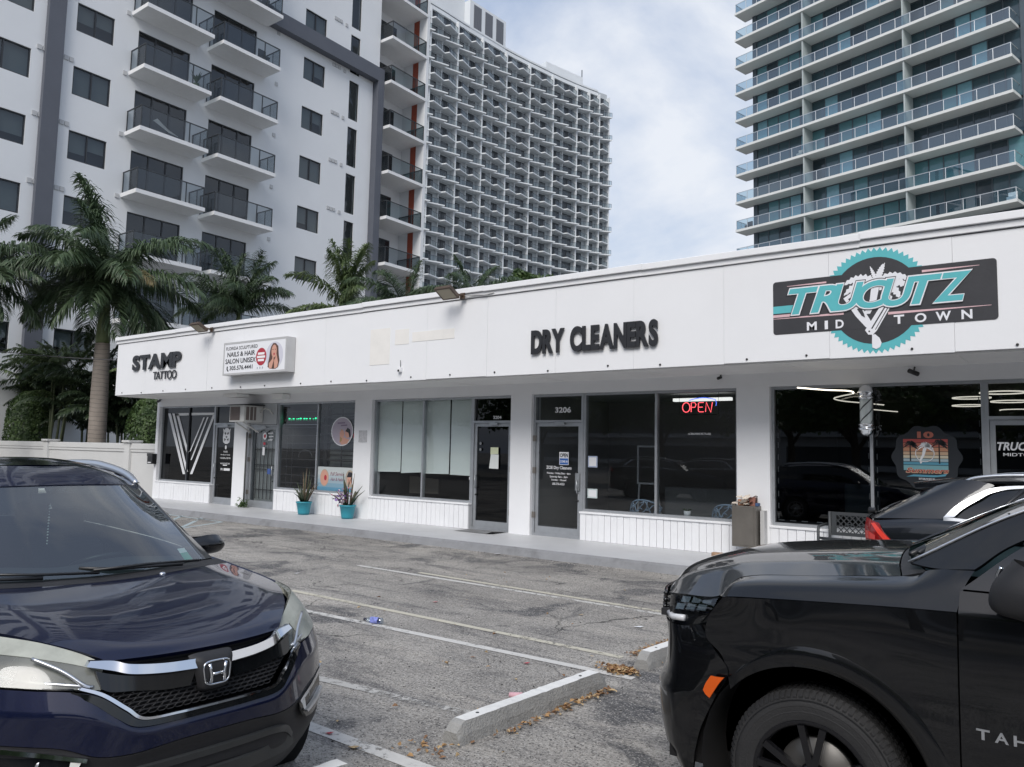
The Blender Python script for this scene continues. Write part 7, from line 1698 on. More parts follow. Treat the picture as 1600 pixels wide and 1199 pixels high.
def number(txt, x0, x1, z0, z1, lab):
    m = MB(); m.text(txt, x0, x1, z0, z1, YD, 0, .03); tag(m.build('street_number', WV), lab, 'number')
number('3204', -10.11, -9.89, 2.505, 2.575, 'white street number above the black door of the empty shop'); number('3206', -8.53, -8.15, 2.62, 2.735, 'white street number above the dry cleaners door')
# ---- dry cleaners
t = thing('door_sign', 'black and white over blue open sign on the dry cleaners door', 'sign', (-8.28, YD, 1.7)); YS = YD - .03
m = MB(); m.sheet([(-8.39, 1.575), (-8.17, 1.575), (-8.17, 1.83), (-8.39, 1.83)], YS); m.build('sign_face', WV, t)
m = MB(); m.sheet([(-8.38, 1.585), (-8.18, 1.585), (-8.18, 1.705), (-8.38, 1.705)], YS - .001); m.build('blue_panel', pmat('print_blue', (.03, .12, .42), .5), t)
m = MB(); m.text('OPEN', -8.375, -8.185, 1.725, 1.805, YS - .001, 0, .04); m.build('sign_text', PR, t)
m = MB(); m.text('COME IN', -8.37, -8.19, 1.62, 1.665, YS - .002, 0, .03); m.build('sign_text', WV, t)
t = thing('door_decal', 'white name and opening hours of the dry cleaners on its glass door', 'decal', (-8.4, YD, 1.4))
m = MB()
for txt, z, h, x0, x1, b in (('ZOE Dry Cleaners', 1.465, .085, -8.70, -8.10, .02), ('Monday - Friday 8am - 6pm', 1.375, .05, -8.68, -8.12, .015), ('Saturday 9am - 3pm', 1.305, .05, -8.61, -8.19, .015), ('Sunday - Closed', 1.245, .045, -8.57, -8.22, .015), ('305-776-4322', 1.17, .045, -8.55, -8.26, .015)): m.text(txt, x0, x1, z, z + h, YS, 0, b)
m.build('door_text', WV, t)
m = MB(); m.box(-8.0, YS - .02, 1.08, -7.9, YS, 1.42); tag(m.build('letter_slot', ALU), 'metal lock plate on the dry cleaners door', 'lock plate')
for (x0, x1, z0, z1, c, lab) in ((-7.74, -7.53, 1.545, 1.765, (.36, .42, .56), 'lilac bordered paper high on the left dry cleaners window'), (-7.745, -7.525, .95, 1.13, (.50, .58, .58), 'pale certificate low on the left dry cleaners window')):
    t = thing('window_paper', lab, 'paper', (x0, YD, z0)); sheet_obj('paper_edge', [[(x0, z0), (x1, z0), (x1, z1), (x0, z1)]], pmat('paper_edge_%d' % int(c[0] * 100), c, .6), t)
    sheet_obj('paper_face', [[(x0 + .025, z0 + .025), (x1 - .025, z0 + .025), (x1 - .025, z1 - .025), (x0 + .025, z1 - .025)]], WV, t, .002)
m = MB(); m.text('ALTERATIONS 305-776-4322', -5.66, -5.23, 2.185, 2.222, YD, 0, .02); tag(m.build('window_text', WV), 'thin line of white text on the right dry cleaners window', 'lettering')
NR = pmat('neon_red', (.5, .05, .06), .4, emit=(1.0, .10, .12), estr=2.0); NB = pmat('neon_blue', (.1, .15, .6), .4, emit=(.12, .22, 1.0), estr=1.1)
t = thing('neon_sign', 'red neon open sign under a blue arc in the dry cleaners window', 'neon sign', (-5.55, 13.25, 2.7))
ny = 13.22; h0, h1 = 2.605, 2.775
def tubes(paths, name, mat_):
    for p in paths: m = MB(); m.tube([(x, ny, z) for x, z in p], .0075, 6); m.build(name, mat_, t)
X = -5.835
tubes([ellipse(-5.755, 2.69, .072, .088, 18) + [(-5.683, 2.69)], [(-5.66, h0), (-5.655, h1), (-5.59, h1), (-5.565, 2.74), (-5.585, 2.69), (-5.655, 2.69)], [(-5.42, h1), (-5.50, h1), (-5.52, 2.76), (-5.52, 2.62), (-5.50, h0), (-5.42, h0)], [(-5.52, 2.69), (-5.44, 2.69)], [(-5.385, h0), (-5.37, h1), (-5.285, h0 - .01), (-5.255, h1)]], 'neon_tube', NR)
tubes([[(-5.70 + .5 * s / 14, 2.80 + .06 * math.sin(math.pi * (.08 + .8 * s / 14))) for s in range(15)] + [(-5.18, 2.76), (-5.19, 2.71)]], 'neon_tube', NB)
m = MB(); m.box(-5.86, ny + .02, 2.55, -5.18, ny + .03, 2.56); [m.tube([(x, ny + .02, 2.56), (x, ny + .02, 3.0)], .003, 4) for x in (-5.9, -5.15)]; m.build('hanger', BLACK, t)
# inside: counter, lamp, frame, lattice chairs, pot
m = MB(); m.box(-7.0, 15.0, .14, -4.9, 15.5, 1.15); tag(m.build('counter', pmat('counter_grey', (.30, .31, .31), .6)), 'pale counter inside the dry cleaners', 'counter')
t = thing('ceiling_light', 'long fluorescent lamp inside the dry cleaners', 'lamp', (-6, 14.6, 2.9)); m = MB(); m.box(-6.6, 14.5, 2.90, -5.4, 14.62, 2.96); m.build('lamp_tube', pmat('lamp_glow', (.8, .8, .8), .5, emit=(1, .97, .92), estr=.9), t)
t = thing('picture_frame', 'white empty frame on an easel inside the dry cleaners', 'frame', (-7.3, 14.6, 1)); m = frame_mb(-7.45, -6.95, 1.2, 2.0, .035, 14.6, 14.62); m.build('frame', WHITE, t); m = MB(); m.bar((-7.4, 14.62, 1.2), (-7.5, 14.7, .15), .03, .03); m.bar((-7.0, 14.62, 1.2), (-6.9, 14.7, .15), .03, .03); m.build('easel_leg', WHITE, t)
CHB = pmat('chair_blue', (.30, .40, .52), .4)
def lattice_chair(x, y, lab):
    t = thing('lattice_chair', lab, 'chair', (x, y, .14), group='lattice chairs in the dry cleaners window')
    rr = random.Random(12); back = MB()
    def S(u, v):   # u across -1..1, v 0..1 up : curved shell back
        a = u * 1.05; r = .30 + .07 * v
        return Vector((x + r * math.sin(a) * 1.0 + .12 * v, y + .04 - r * math.cos(a) + .34, .50 + v * .46 * (1 - .30 * u * u)))
    rim = [S(-1, v / 6) for v in range(7)] + [S(-1 + 2 * k / 16, 1) for k in range(1, 16)] + [S(1, 1 - v / 6) for v in range(7)]
    back.tube(rim, .016, 6)
    for k in range(9):
        u0 = -.85 + k * .21; pts = [S(max(-1, min(1, u0 + .16 * math.sin(v * 1.3 + k * 1.7))), v / 6) for v in range(7)]; back.tube(pts, .011, 5)
    for k in range(22):
        u0 = rr.uniform(-.85, .75); v0 = rr.uniform(.12, .9); back.tube([S(u0, v0), S(u0 + .11, v0 + rr.uniform(-.02, .06)), S(u0 + .21, min(.97, v0 + rr.uniform(-.06, .10)))], .009, 5)
    back.build('backrest', CHB, t)
    m = MB(); m.lathe([(0, .48), (.27, .485), (.29, .50), (.28, .52), (0, .515)], (x, y + .30, 0), 20); m.build('seat', CHB, t)
    for sx, sy in ((-.2, .1), (.2, .1), (-.2, .5), (.2, .5)): m = MB(); m.tube([(x + sx, y + sy, .485), (x + sx * 1.15, y + sy, .142)], .014, 6); m.build('leg', CHB, t)
lattice_chair(-6.78, 13.25, 'blue grey lattice chair behind the left dry cleaners pane'); lattice_chair(-5.13, 13.25, 'blue grey lattice chair behind the right dry cleaners pane')
t = thing('flower_pot', 'small white pot with a sprig on the dry cleaners window sill', 'pot', (-5.76, 13.28, .69)); m = MB(); m.lathe([(0, .69), (.055, .69), (.065, .81), (.058, .81), (.05, .79), (0, .79)], (-5.76, 13.28, 0), 16); m.build('pot', WHITE, t); m = MB()
for k in range(10): a = k * .7; m.add([(-5.76, 13.28, .80), (-5.76 + .06 * math.cos(a), 13.28 + .05 * math.sin(a), .85), (-5.76 + .09 * math.cos(a), 13.28 + .07 * math.sin(a), .84), (-5.76 + .05 * math.cos(a + .3), 13.28 + .05 * math.sin(a + .3), .82)], [(0, 1, 2, 3)])
m.build('leaf', PLG, t)
# ---- barber shop
t = thing('barber_pole', 'chrome ended barber pole with dark spiral stripes on the window mullion', 'barber pole', (-2.62, 12.86, 2.5))
c = (-2.62, 12.82)
m = MB(); m.lathe([(.088, 2.36), (.088, 2.74)], (*c, 0), 24); m.build('pole_glass', pmat('pole_white', (.68, .73, .72), .15), t)
for k in range(3):
    m = MB(); pts = []
    for s in range(19): a = R_(120 * k + s * 14 - 150); pts.append((c[0] + .0895 * math.cos(a), c[1] + .0895 * math.sin(a), 2.36 + .38 * s / 18))
    A = pts; B = [(p[0], p[1], min(2.74, p[2] + .028)) for p in pts]; m.add(A + B, [(i, i + 1, 19 + i + 1, 19 + i) for i in range(18)]); m.build('spiral_stripe', pmat('stripe_dark', (.05, .055, .06), .3), t)
m = MB(); m.lathe([(.09, 2.74), (.115, 2.745), (.118, 2.77), (.10, 2.785), (.105, 2.82), (.12, 2.835), (.115, 2.86), (.10, 2.88), (.085, 2.92), (.05, 2.955), (0, 2.965)], (*c, 0), 24); m.build('pole_cap', CHRM, t)
m = MB(); m.lathe([(0, 2.165), (.05, 2.175), (.085, 2.21), (.098, 2.25), (.115, 2.265), (.12, 2.29), (.105, 2.305), (.10, 2.33), (.118, 2.34), (.115, 2.36), (.09, 2.362)], (*c, 0), 24); m.build('pole_cap', CHRM, t)
m = MB(); m.box(-2.66, 12.86, 2.30, -2.58, 13.06, 2.34); m.box(-2.66, 12.86, 2.76, -2.58, 13.06, 2.80); m.build('bracket', ALU, t)
t = thing('window_decal', 'dark scalloped anniversary decal with sunset stripes and palms on the barber window', 'decal', (-1.84, YD, 1.9))
bl = [( -1.845 + (.46 + .022 * math.cos(10 * a)) * math.cos(a), 1.86 + (.475 + .022 * math.cos(10 * a)) * math.sin(a)) for a in [2 * math.pi * k / 80 for k in range(80)]]
sheet_obj('decal_ground', [bl], pmat('decal_navy', (.012, .016, .022), .5), t)
SUN = [(.36, .06, .055), (.42, .13, .09), (.46, .22, .13), (.52, .36, .24), (.56, .50, .38), (.30, .40, .44), (.08, .26, .36), (.16, .34, .38)]
sm_ = [pmat('decal_stripe_%d' % k, c_, .6) for k, c_ in enumerate(SUN)]
zz = [2.135, 2.075, 2.01, 1.945, 1.89, 1.84, 1.79, 1.74, 1.655]
for k in range(8): sheet_obj('sunset_stripe', [[(-2.155, zz[k + 1] + .008), (-1.555, zz[k + 1] + .008), (-1.555, zz[k]), (-2.155, zz[k])]], sm_[k], t, .002)
m = MB()
def mini_palm(x, z, r, mi, zb):
    for a in range(-20, 201, 27):
        ca, sa = math.cos(R_(a)), math.sin(R_(a)); dr = .35 * r
        m.sheet([(x, z), (x + r * .5 * ca - .018 * sa, z + r * .5 * sa + .018 * ca + .015), (x + r * ca, z + r * sa * .8 - dr), (x + r * .5 * ca + .018 * sa, z + r * .5 * sa - .018 * ca)], YD - .004 - .0004 * mi, mi)
    m.sheet([(x - .008, z), (x + .008, z), (x + .012, zb), (x - .008, zb)], YD - .004, mi)
mini_palm(-2.06, 2.045, .115, 0, 1.80); mini_palm(-1.67, 2.06, .13, 0, 1.77)
m.build('palm_figure', pmat('decal_black', (.01, .012, .015), .6), t)
m = MB(); mini_palm(-1.86, 2.02, .12, 0, 2.0)
m.sheet([(-1.885, 2.0), (-1.835, 2.0), (-1.87, 1.88), (-1.92, 1.80), (-1.945, 1.80), (-1.90, 1.90)], YD - .007); m.sheet([(-1.94, 1.81), (-1.91, 1.81), (-1.90, 1.775), (-1.925, 1.765)], YD - .007)
rg = ellipse(-1.862, 1.92, .125, .125, 26, 150, 400); m.tube([(x, YD - .007, z) for x, z in rg], .006, 5)
m.build('white_palm', WV, t)
m = MB(); m.text('10', -1.96, -1.74, 2.15, 2.25, YD - .003, 0, .05); m.build('decal_number', sm_[1], t); m = MB(); m.sheet([(-1.955, 2.15), (-1.745, 2.15), (-1.745, 2.19), (-1.955, 2.19)], YD - .0035)
m = MB(); m.text('Summers', -2.13, -1.545, 1.62, 1.705, YD - .006, 0, .05, .3); m.build('decal_script', sm_[3], t); m = MB(); m.text('Summers', -2.12, -1.55, 1.63, 1.70, YD - .008, 0, .01, .3); m.build('decal_script', sm_[0], t)
sheet_obj('decal_swash', [[(-2.12, 1.565), (-2.02, 1.60), (-1.7, 1.595), (-1.57, 1.625), (-1.6, 1.585), (-1.75, 1.565), (-2.03, 1.57)]], sm_[6], t, .005)
m = MB(); m.text('ESTABLISHED IN', -1.95, -1.74, 1.525, 1.55, YD - .004, 0, .01); m.text('2015', -1.91, -1.80, 1.455, 1.505, YD - .004, 0, .03); m.build('decal_text', WV, t)
m = MB(); m.text('TRUCUTZ', -.93, -.30, 1.98, 2.10, YS, 0, .03, .25); m.text('MIDTOWN', -.86, -.36, 1.90, 1.945, YS, 0, .01); tag(m.build('door_decal', WV), 'barber name decal on the glass door at the right edge', 'decal')
# dashed white beads round the barber window panes
BEAD = pmat('bead_light', (.7, .7, .68), .5)
t = thing('light_string', 'string of small white bars edging the barber window inside', 'light string', (-2.6, 13.13, .7))
rr = random.Random(3)
for x0, x1 in ((-4.07, -2.66), (-2.54, -1.15)):
    m = MB()
    for z in (2.93, .77):
        x = x0
        while x < x1: m.box(x, 13.12, z, x + .10, 13.128, z + .014); x += rr.uniform(.17, .24)
    for x in (x0, x1):
        z = .8
        while z < 2.9: m.box(x, 13.12, z, x + .012, 13.128, z + .09); z += rr.uniform(.16, .22)
    m.build('light_bar', BEAD, t, kind='stuff')
LEDW = pmat('led_warm', (.9, .85, .75), .5, emit=(1.0, .90, .74), estr=1.5)
def led(path, lab, closed=False):
    m = MB(); m.tube([(x, y, z) for x, y, z in path], .011, 6, closed=closed); tag(m.build('ceiling_led', LEDW), lab, 'lamp', 'curling LED lamps on the barber ceiling')
def zp(q, z=2.9): return (*q, z)
w1 = [(-3.349, 11.762), (-3.084, 12.306), (-2.819, 12.605), (-2.869, 13.128), (-3.155, 13.607), (-3.409, 14.152), (-3.410, 14.843), (-3.194, 15.470), (-2.976, 16.129)]
w2 = [(-3.470, 17.526), (-3.209, 18.341), (-3.001, 18.920), (-3.091, 19.736), (-3.475, 20.251), (-3.694, 21.176), (-3.520, 22.263), (-3.136, 22.697), (-3.220, 23.862), (-3.541, 24.673)]
led(curve([(*p, 2.86) for p in w1], 5), 'wavy LED strip behind the left barber pane'); led(curve([(*p, 2.86) for p in w2], 5), 'wavy LED strip behind the right barber pane')
for k, (q, rx_) in enumerate((((-0.880, 13.717), .55), ((-0.896, 15.780), .55), ((-1.385, 14.713), .5), ((-1.622, 16.751), .5), ((-0.945, 18.456), .55))):
    led([(q[0] + rx_ * .55 * math.cos(a), q[1] + rx_ * .55 * math.sin(a), 2.86) for a in [2 * math.pi * j / 32 for j in range(32)]], ('ring LED above the barber door, upper', 'ring LED above the barber door, middle', 'ring LED behind the right barber pane, upper', 'ring LED behind the right barber pane, lower', 'ring LED above the barber door, lower')[k], True)
t = thing('barber_chair', 'grey backed barber chair behind the left barber pane', 'chair', (-3.0, 14.3, .14)); m = MB(); m.box(-3.28, 14.2, .75, -2.72, 14.32, 1.38); m.build('backrest', pmat('chair_teal_grey', (.10, .14, .15), .6), t, bevel=.04); m = MB(); m.box(-3.28, 14.32, .55, -2.72, 14.9, .70); m.build('seat', BLACK, t, bevel=.03); m = MB(); m.lathe([(0, .14), (.28, .14), (.28, .17), (.06, .2), (.06, .55), (0, .55)], (-3, 14.6, 0), 20); m.build('base', CHRM, t)
t = thing('barber_chair', 'dark red barber chair behind the right barber pane', 'chair', (-1.9, 14.6, .14)); m = MB(); m.box(-2.15, 14.5, .8, -1.6, 14.62, 1.5); m.build('backrest', pmat('chair_red', (.10, .02, .03), .6), t, bevel=.05); m = MB(); m.box(-2.15, 14.62, .55, -1.6, 15.2, .72); m.build('seat', pmat('chair_red', (.10, .02, .03), .6), t, bevel=.03); m = MB(); m.lathe([(0, .14), (.28, .14), (.28, .17), (.06, .2), (.06, .55), (0, .55)], (-1.88, 14.9, 0), 20); m.build('base', CHRM, t)
# ================================================================ ALONG THE WALK
t = thing('mail_box', 'black letter box on the left end wall of the shops', 'letter box', (-23.5, 12.9, 1.2)); m = MB(); m.box(-23.60, 12.80, 1.20, -23.30, 12.95, 1.52); m.build('box_body', BLACK, t, bevel=.01); m = MB(); m.box(-23.61, 12.79, 1.44, -23.29, 12.81, 1.53); m.build('lid', pmat('box_lid', (.03, .03, .032), .35), t, bevel=.005); m = MB(); m.box(-23.54, 12.79, 1.23, -23.36, 12.799, 1.26); m.build('label_plate', WV, t)
t = thing('wall_box', 'brown metal wall box heaped with papers beside the dry cleaners window', 'wall box', (-4.48, 12.8, .3)); BXM = pmat('box_taupe', (.20, .185, .165), .42, .55, var=.12, scale=3, dirt=.3, dcol=(.12, .11, .10))
m = MB(); m.box(-4.70, 12.66, .33, -4.30, 12.95, 1.0); m.build('box_body', BXM, t, bevel=.006); m = MB(); m.box(-4.67, 12.652, .36, -4.33, 12.66, .97); m.build('door', BXM, t)
m = MB(); m.box(-4.27, 12.80, .25, -4.20, 12.95, .93); m.build('conduit', pmat('grey_conduit', (.5, .5, .5), .5), t)
rr = random.Random(5)
for k, (nm, x, y, w_, d, h, c_, lab) in enumerate((('carton', -4.62, 12.72, .20, .12, .10, (.33, .17, .10), 'brown carton on top of the wall box'), ('carton', -4.45, 12.72, .12, .14, .14, (.27, .12, .09), 'red brown carton leaning on the wall box heap'), ('carton', -4.36, 12.74, .08, .1, .05, (.05, .10, .22), 'small blue carton at the right end of the wall box'))):
    m = MB(); m.box(x, y, 1.002, x + w_, y + d, 1.002 + h); tag(m.build(nm, pmat('carton_%d' % k, c_, .7), bevel=.004), lab, 'carton')
m = MB()
for k in range(16):
    x = -4.69 + rr.uniform(0, .30); y = 12.68 + rr.uniform(0, .2); a = rr.uniform(0, 3); z = 1.005 + rr.uniform(.0, .12); dx, dy = .07 * math.cos(a), .07 * math.sin(a); e = rr.uniform(.02, .09)
    m.add([(x - dx, y - dy, z), (x + dy, y - dx, z + e), (x + dx, y + dy, z + e * .6), (x - dy, y + dx, z + .01)], [(0, 1, 2, 3)])
tag(m.build('paper_heap', pmat('paper_cream', (.58, .52, .45), .8, var=.15, scale=9)), 'crumpled papers heaped on the brown wall box', 'papers')
m = MB(); m.tube([(-4.33, 12.76, 1.02), (-4.30, 12.75, 1.17)], .008, 6); tag(m.build('stick', BLACK), 'thin dark stick standing in the wall box heap', 'stick')
# bench
t = thing('garden_bench', 'dark metal bench with a lattice back under the barber window', 'bench', (-2.4, 12.5, .14)); BM = pmat('bench_metal', (.045, .05, .055), .5)
yb_ = 12.72
m = MB(); m.box(-3.13, yb_, .94, -1.75, yb_ + .03, .99); m.box(-3.13, yb_, .63, -1.75, yb_ + .03, .68); m.box(-3.13, yb_, .68, -3.06, yb_ + .03, .94); m.box(-1.82, yb_, .68, -1.75, yb_ + .03, .94); m.build('back_frame', BM, t)
m = MB()
for k in range(22):
    x = -3.2 + k * .085
    for s in (-1, 1):
        p = [(x, .68), (x + s * .24, .94)]
        if s < 0: p = [(x + .24, .68), (x, .94)]
        a, b = p
        def clipx(a, b):
            (x0, z0), (x1, z1) = a, b
            for lim in (-3.06, -1.82):
                if (x0 - lim) * (x1 - lim) < 0:
                    f = (lim - x0) / (x1 - x0); zc = z0 + (z1 - z0) * f
                    if lim == -3.06:
                        if x0 < lim: x0, z0 = lim, zc
                        else: x1, z1 = lim, zc
                    else:
                        if x0 > lim: x0, z0 = lim, zc
                        else: x1, z1 = lim, zc
            return (x0, z0), (x1, z1)
        a, b = clipx(a, b)
        if min(a[0], b[0]) < -3.07 or max(a[0], b[0]) > -1.81: continue
        m.bar((a[0], yb_ + .012 + s * .004, a[1]), (b[0], yb_ + .012 + s * .004, b[1]), .012, .014)
m.build('lattice', BM, t)
for k in range(5): y = 12.28 + k * .09; m = MB(); m.box(-3.16, y, .555, -1.72, y + .07, .58); m.build('slat', BM, t)
for x in (-3.20, -1.70):
    m = MB(); m.tube([(x, 12.22, .142), (x, 12.22, .74), (x, 12.26, .79), (x, 12.70, .80)], .022, 8); m.build('arm', BM, t); m = MB(); m.tube([(x + .04, 12.74, .142), (x + .04, 12.74, .99)], .024, 8); m.build('leg', BM, t)
    m = MB(); m.tube([(x, 12.22, .56), (x, 12.74, .56)], .018, 6); m.build('rail', BM, t)
m = MB(); m.tube([(-3.2, 12.24, .62), (-1.7, 12.24, .62)], .02, 6); m.build('front_rail', BM, t)
# plants in turquoise pots
TUR = pmat('pot_turquoise', (.03, .28, .36), .45, var=.06, scale=6)
BLADE = pmat('aloe_blade', (.045, .062, .032), .5, var=.35, scale=9); BLADE2 = pmat('dry_blade', (.13, .095, .06), .6, var=.3, scale=9)
def potted(x, y, seed, lab, extra):
    t = thing('potted_plant', lab, 'potted plant', (x, y, .14), group='turquoise pots on the walk'); rr = random.Random(seed)
    m = MB(); m.lathe([(0, .145), (.135, .145), (.145, .20), (.185, .43), (.20, .435), (.20, .465), (.178, .465), (.172, .42), (0, .42)], (x, y, 0), 24); m.build('pot', TUR, t)
    for k in range(extra):
        a = rr.uniform(0, 6.28); r = rr.uniform(.25, .55) if k % 3 else rr.uniform(.05, .2); h = rr.uniform(.18, .55) if k % 3 else rr.uniform(.5, .95)
        p0 = Vector((x + .06 * math.cos(a), y + .06 * math.sin(a), .42)); p2 = p0 + Vector((math.cos(a) * r * 1.0, math.sin(a) * r * .7, h)); p1 = p0.lerp(p2, .5) + Vector((0, 0, .05))
        m = MB(); m.tube([p0, p1, p2], [.020, .016, .003], 5); m.build('blade', BLADE if rr.random() < .7 else BLADE2, t)
    return t
potted(-15.68, 12.62, 4, 'turquoise pot with spiky dark blades under the salon posters', 26); t2 = potted(-14.14, 12.68, 9, 'turquoise pot with tall stalks and pink flowers under the salon notice', 18)
m = MB(); rr = random.Random(14)
for k in range(90):
    p = Vector((-14.27 + rr.gauss(0, .10), 12.58 + rr.gauss(0, .06), .66 + rr.gauss(0, .09))); l = rr.uniform(.015, .032); n = Vector((rr.uniform(-1, 1), rr.uniform(-1, 1), rr.uniform(-1, 1))).normalized(); u = n.orthogonal() * l; v = n.cross(u)
    m.add([p - u, p - v, p + u, p + v], [(0, 1, 2, 3)], rr.choice((0, 0, 1, 2)))
m.build('flower', [pmat('flower_violet', (.20, .12, .32), .6), pmat('flower_pink', (.45, .16, .22), .6), pmat('flower_pale', (.5, .42, .48), .6)], t2, kind='stuff')
m = MB(); m.tube([(-14.2, 12.68, .42), (-14.06, 12.62, .95), (-13.93, 12.6, 1.18)], [.014, .011, .004], 5); m.build('stalk', BLADE2, t2); m = MB(); m.tube([(-14.18, 12.68, .42), (-14.22, 12.7, .85), (-14.33, 12.7, 1.08)], [.02, .018, .006], 5); m.build('stalk', BLADE, t2)
t = thing('weed', 'small green weed growing at the foot of the pier by the salon door', 'weed', (-18.55, 12.86, .14)); m = MB(); rr = random.Random(2)
for k in range(160):
    p = Vector((-18.55 + rr.gauss(0, .10), 12.84 + rr.gauss(0, .05), .15 + abs(rr.gauss(0, .09)))); n = Vector((rr.uniform(-1, 1), rr.uniform(-1, 1), rr.uniform(0, 1))).normalized(); l = rr.uniform(.015, .035); u = n.orthogonal() * l; v = n.cross(u) * .6
    m.add([p - u, p - v, p + u, p + v], [(0, 1, 2, 3)])
m.build('leaf', HEDGE, t)
t = thing('door_mat', 'flat grey mat with a curled corner before the black door', 'mat', (-10.2, 12.7, .14)); m = MB(); m.add([(-10.6, 12.45, .146), (-9.75, 12.45, .146), (-9.6, 12.45, .19), (-9.62, 13.0, .15), (-10.6, 13.0, .146)], [(0, 1, 2, 3, 4)]); m.build('mat_sheet', pmat('mat_grey', (.17, .175, .18), .8), t)
t = thing('brick', 'single chipped brick lying on the walk before the dry cleaners', 'brick', (-4.9, 12.6, .14)); m = MB(); a = Vector((-5.0, 12.57, .145)); 
m.box(-5.02, 12.56, .142, -4.80, 12.66, .205); m.build('brick_body', pmat('brick_tan', (.34, .22, .14), .85, var=.3, scale=14, dirt=.5, dcol=(.16, .06, .05)), t, bevel=.008)
# ================================================================ WHEEL STOPS, LITTER
CONC = pmat('wheel_stop_concrete', (.30, .297, .285), .85, var=.14, scale=5, bump=.5, bscale=70, dirt=.55, dcol=(.20, .195, .185)); STPW = pmat('wheel_stop_paint', (.70, .70, .68), .75, var=.05, scale=7, dirt=.35, dcol=(.42, .41, .39))
def stop(x0, y0, x1, y1, lab, seed, w0=.15, w1=.095, h=.135):
    t = thing('wheel_stop', lab, 'wheel stop', (x0, y0, 0), group='concrete wheel stops'); d = Vector((x1 - x0, y1 - y0, 0)); L = d.length; d.normalize(); n = Vector((-d.y, d.x, 0)); rr = random.Random(seed)
    K = 40; rows = []
    for i in range(K + 1):
        s = L * i / K; e = .055; hh = h * min(1, .55 + .45 * min(s, L - s) / e)
        c = Vector((x0, y0, 0)) + d * s; j = lambda q: rr.uniform(-q, q)
        rows.append([c + n * (w0 / 2 + j(.004)) + Vector((0, 0, -.01)), c + n * (w0 / 2 - .008 + j(.003)) + Vector((0, 0, hh * .45)), c + n * (w1 / 2 + j(.003)) + Vector((0, 0, hh + j(.002))), c - n * (w1 / 2 + j(.003)) + Vector((0, 0, hh + j(.002))), c - n * (w0 / 2 - .008 + j(.003)) + Vector((0, 0, hh * .45)), c - n * (w0 / 2 + j(.004)) + Vector((0, 0, -.01))])
    m = MB(); m.add([p for r in rows for p in r], [(i * 6 + k, i * 6 + k + 1, (i + 1) * 6 + k + 1, (i + 1) * 6 + k) for i in range(K) for k in (0, 1, 3, 4)] + [(0, 1, 2, 3, 4, 5), tuple(K * 6 + k for k in (5, 4, 3, 2, 1, 0))], 0); m.add([p for r in rows for p in r], [(i * 6 + 2, i * 6 + 3, (i + 1) * 6 + 3, (i + 1) * 6 + 2) for i in range(2, K - 2)], 1); m.add([p for r in rows for p in r], [(i * 6 + 2, i * 6 + 3, (i + 1) * 6 + 3, (i + 1) * 6 + 2) for i in (0, 1, K - 2, K - 1)], 0)
    m.build('concrete_bar', [CONC, STPW], t)
    for s in (.24, L - .26):
        c = Vector((x0, y0, h + .002)) + d * s; m = MB(); m.lathe([(0, h + .004), (.011, h + .003), (.013, h)], (c.x, c.y, 0), 10); m.build('bolt', BLACK, t)
stop(-3.205, 3.79, -3.085, 5.43, 'worn white wheel stop in the middle, dead leaves along its foot', 1); stop(-3.06, 6.10, -2.92, 7.72, 'chipped wheel stop beyond, its end beside a leaf pile', 2); stop(-3.38, 1.45, -3.26, 3.04, 'wheel stop in front of the blue car, only its end in view', 3)
LEAFM = [pmat('dead_leaf_a', (.36, .22, .10), .7, var=.3, scale=30), pmat('dead_leaf_b', (.22, .12, .06), .7, var=.3, scale=30), pmat('dead_leaf_c', (.46, .34, .19), .7, var=.2, scale=30)]
def leaves(cnt, f, seed, lab):
    rr = random.Random(seed); m = MB()
    for k in range(cnt):
        x, y = f(rr); l = rr.uniform(.012, .028); a = rr.uniform(0, 6.28); e = rr.uniform(.0, .022); ca, sa = math.cos(a), math.sin(a); z = .006 + rr.uniform(0, .025)
        P = lambda u, v, h: (x + ca * u - sa * v, y + sa * u + ca * v, z + h)
        m.add([P(-l, 0, 0), P(-l * .3, l * .45, e), P(l * .5, l * .35, e * .8), P(l, 0, e * .3), P(l * .5, -l * .35, e * rr.random()), P(-l * .3, -l * .45, e * rr.random())], [(0, 1, 2, 3), (0, 3, 4, 5)], rr.choice((0, 0, 1, 1, 2)))
    o = m.build('leaf_litter', LEAFM, kind='stuff'); o['label'] = lab; o['category'] = 'leaves'
leaves(120, lambda r: (lambda y: (-3.19 + (y - 3.79) * .073 + .095 + abs(r.gauss(0, .035)), y))(3.95 + 1.45 * r.random() ** .6), 1, 'dead leaves along the right foot of the middle wheel stop')
leaves(380, lambda r: (-3.16 + r.gauss(0, .075), 5.9 + r.gauss(0, .045)), 2, 'round pile of dead leaves before the far wheel stop')
leaves(420, lambda r: (lambda s: (-3.27 + .12 * s + r.gauss(0, .05), 6.42 + 1.0 * s + r.gauss(0, .05)))(r.random()), 3, 'band of dead leaves along the left of the far wheel stop')
leaves(60, lambda r: (r.uniform(-7.5, -2.4), r.uniform(3.1, 9.5)), 4, 'scattered dead leaves over the empty stalls'); leaves(26, lambda r: (-3.25 + r.gauss(0, .12), 3.62 + r.gauss(0, .08)), 5, 'few dead leaves at the near end of the middle wheel stop')
t = thing('plastic_bottle', 'empty clear water bottle with a blue label lying on a parking line', 'bottle', (-6.0, 5.79, .03)); c = Vector((-6.0, 5.79, .036)); ax = Vector((.97, .22, 0)).normalized()
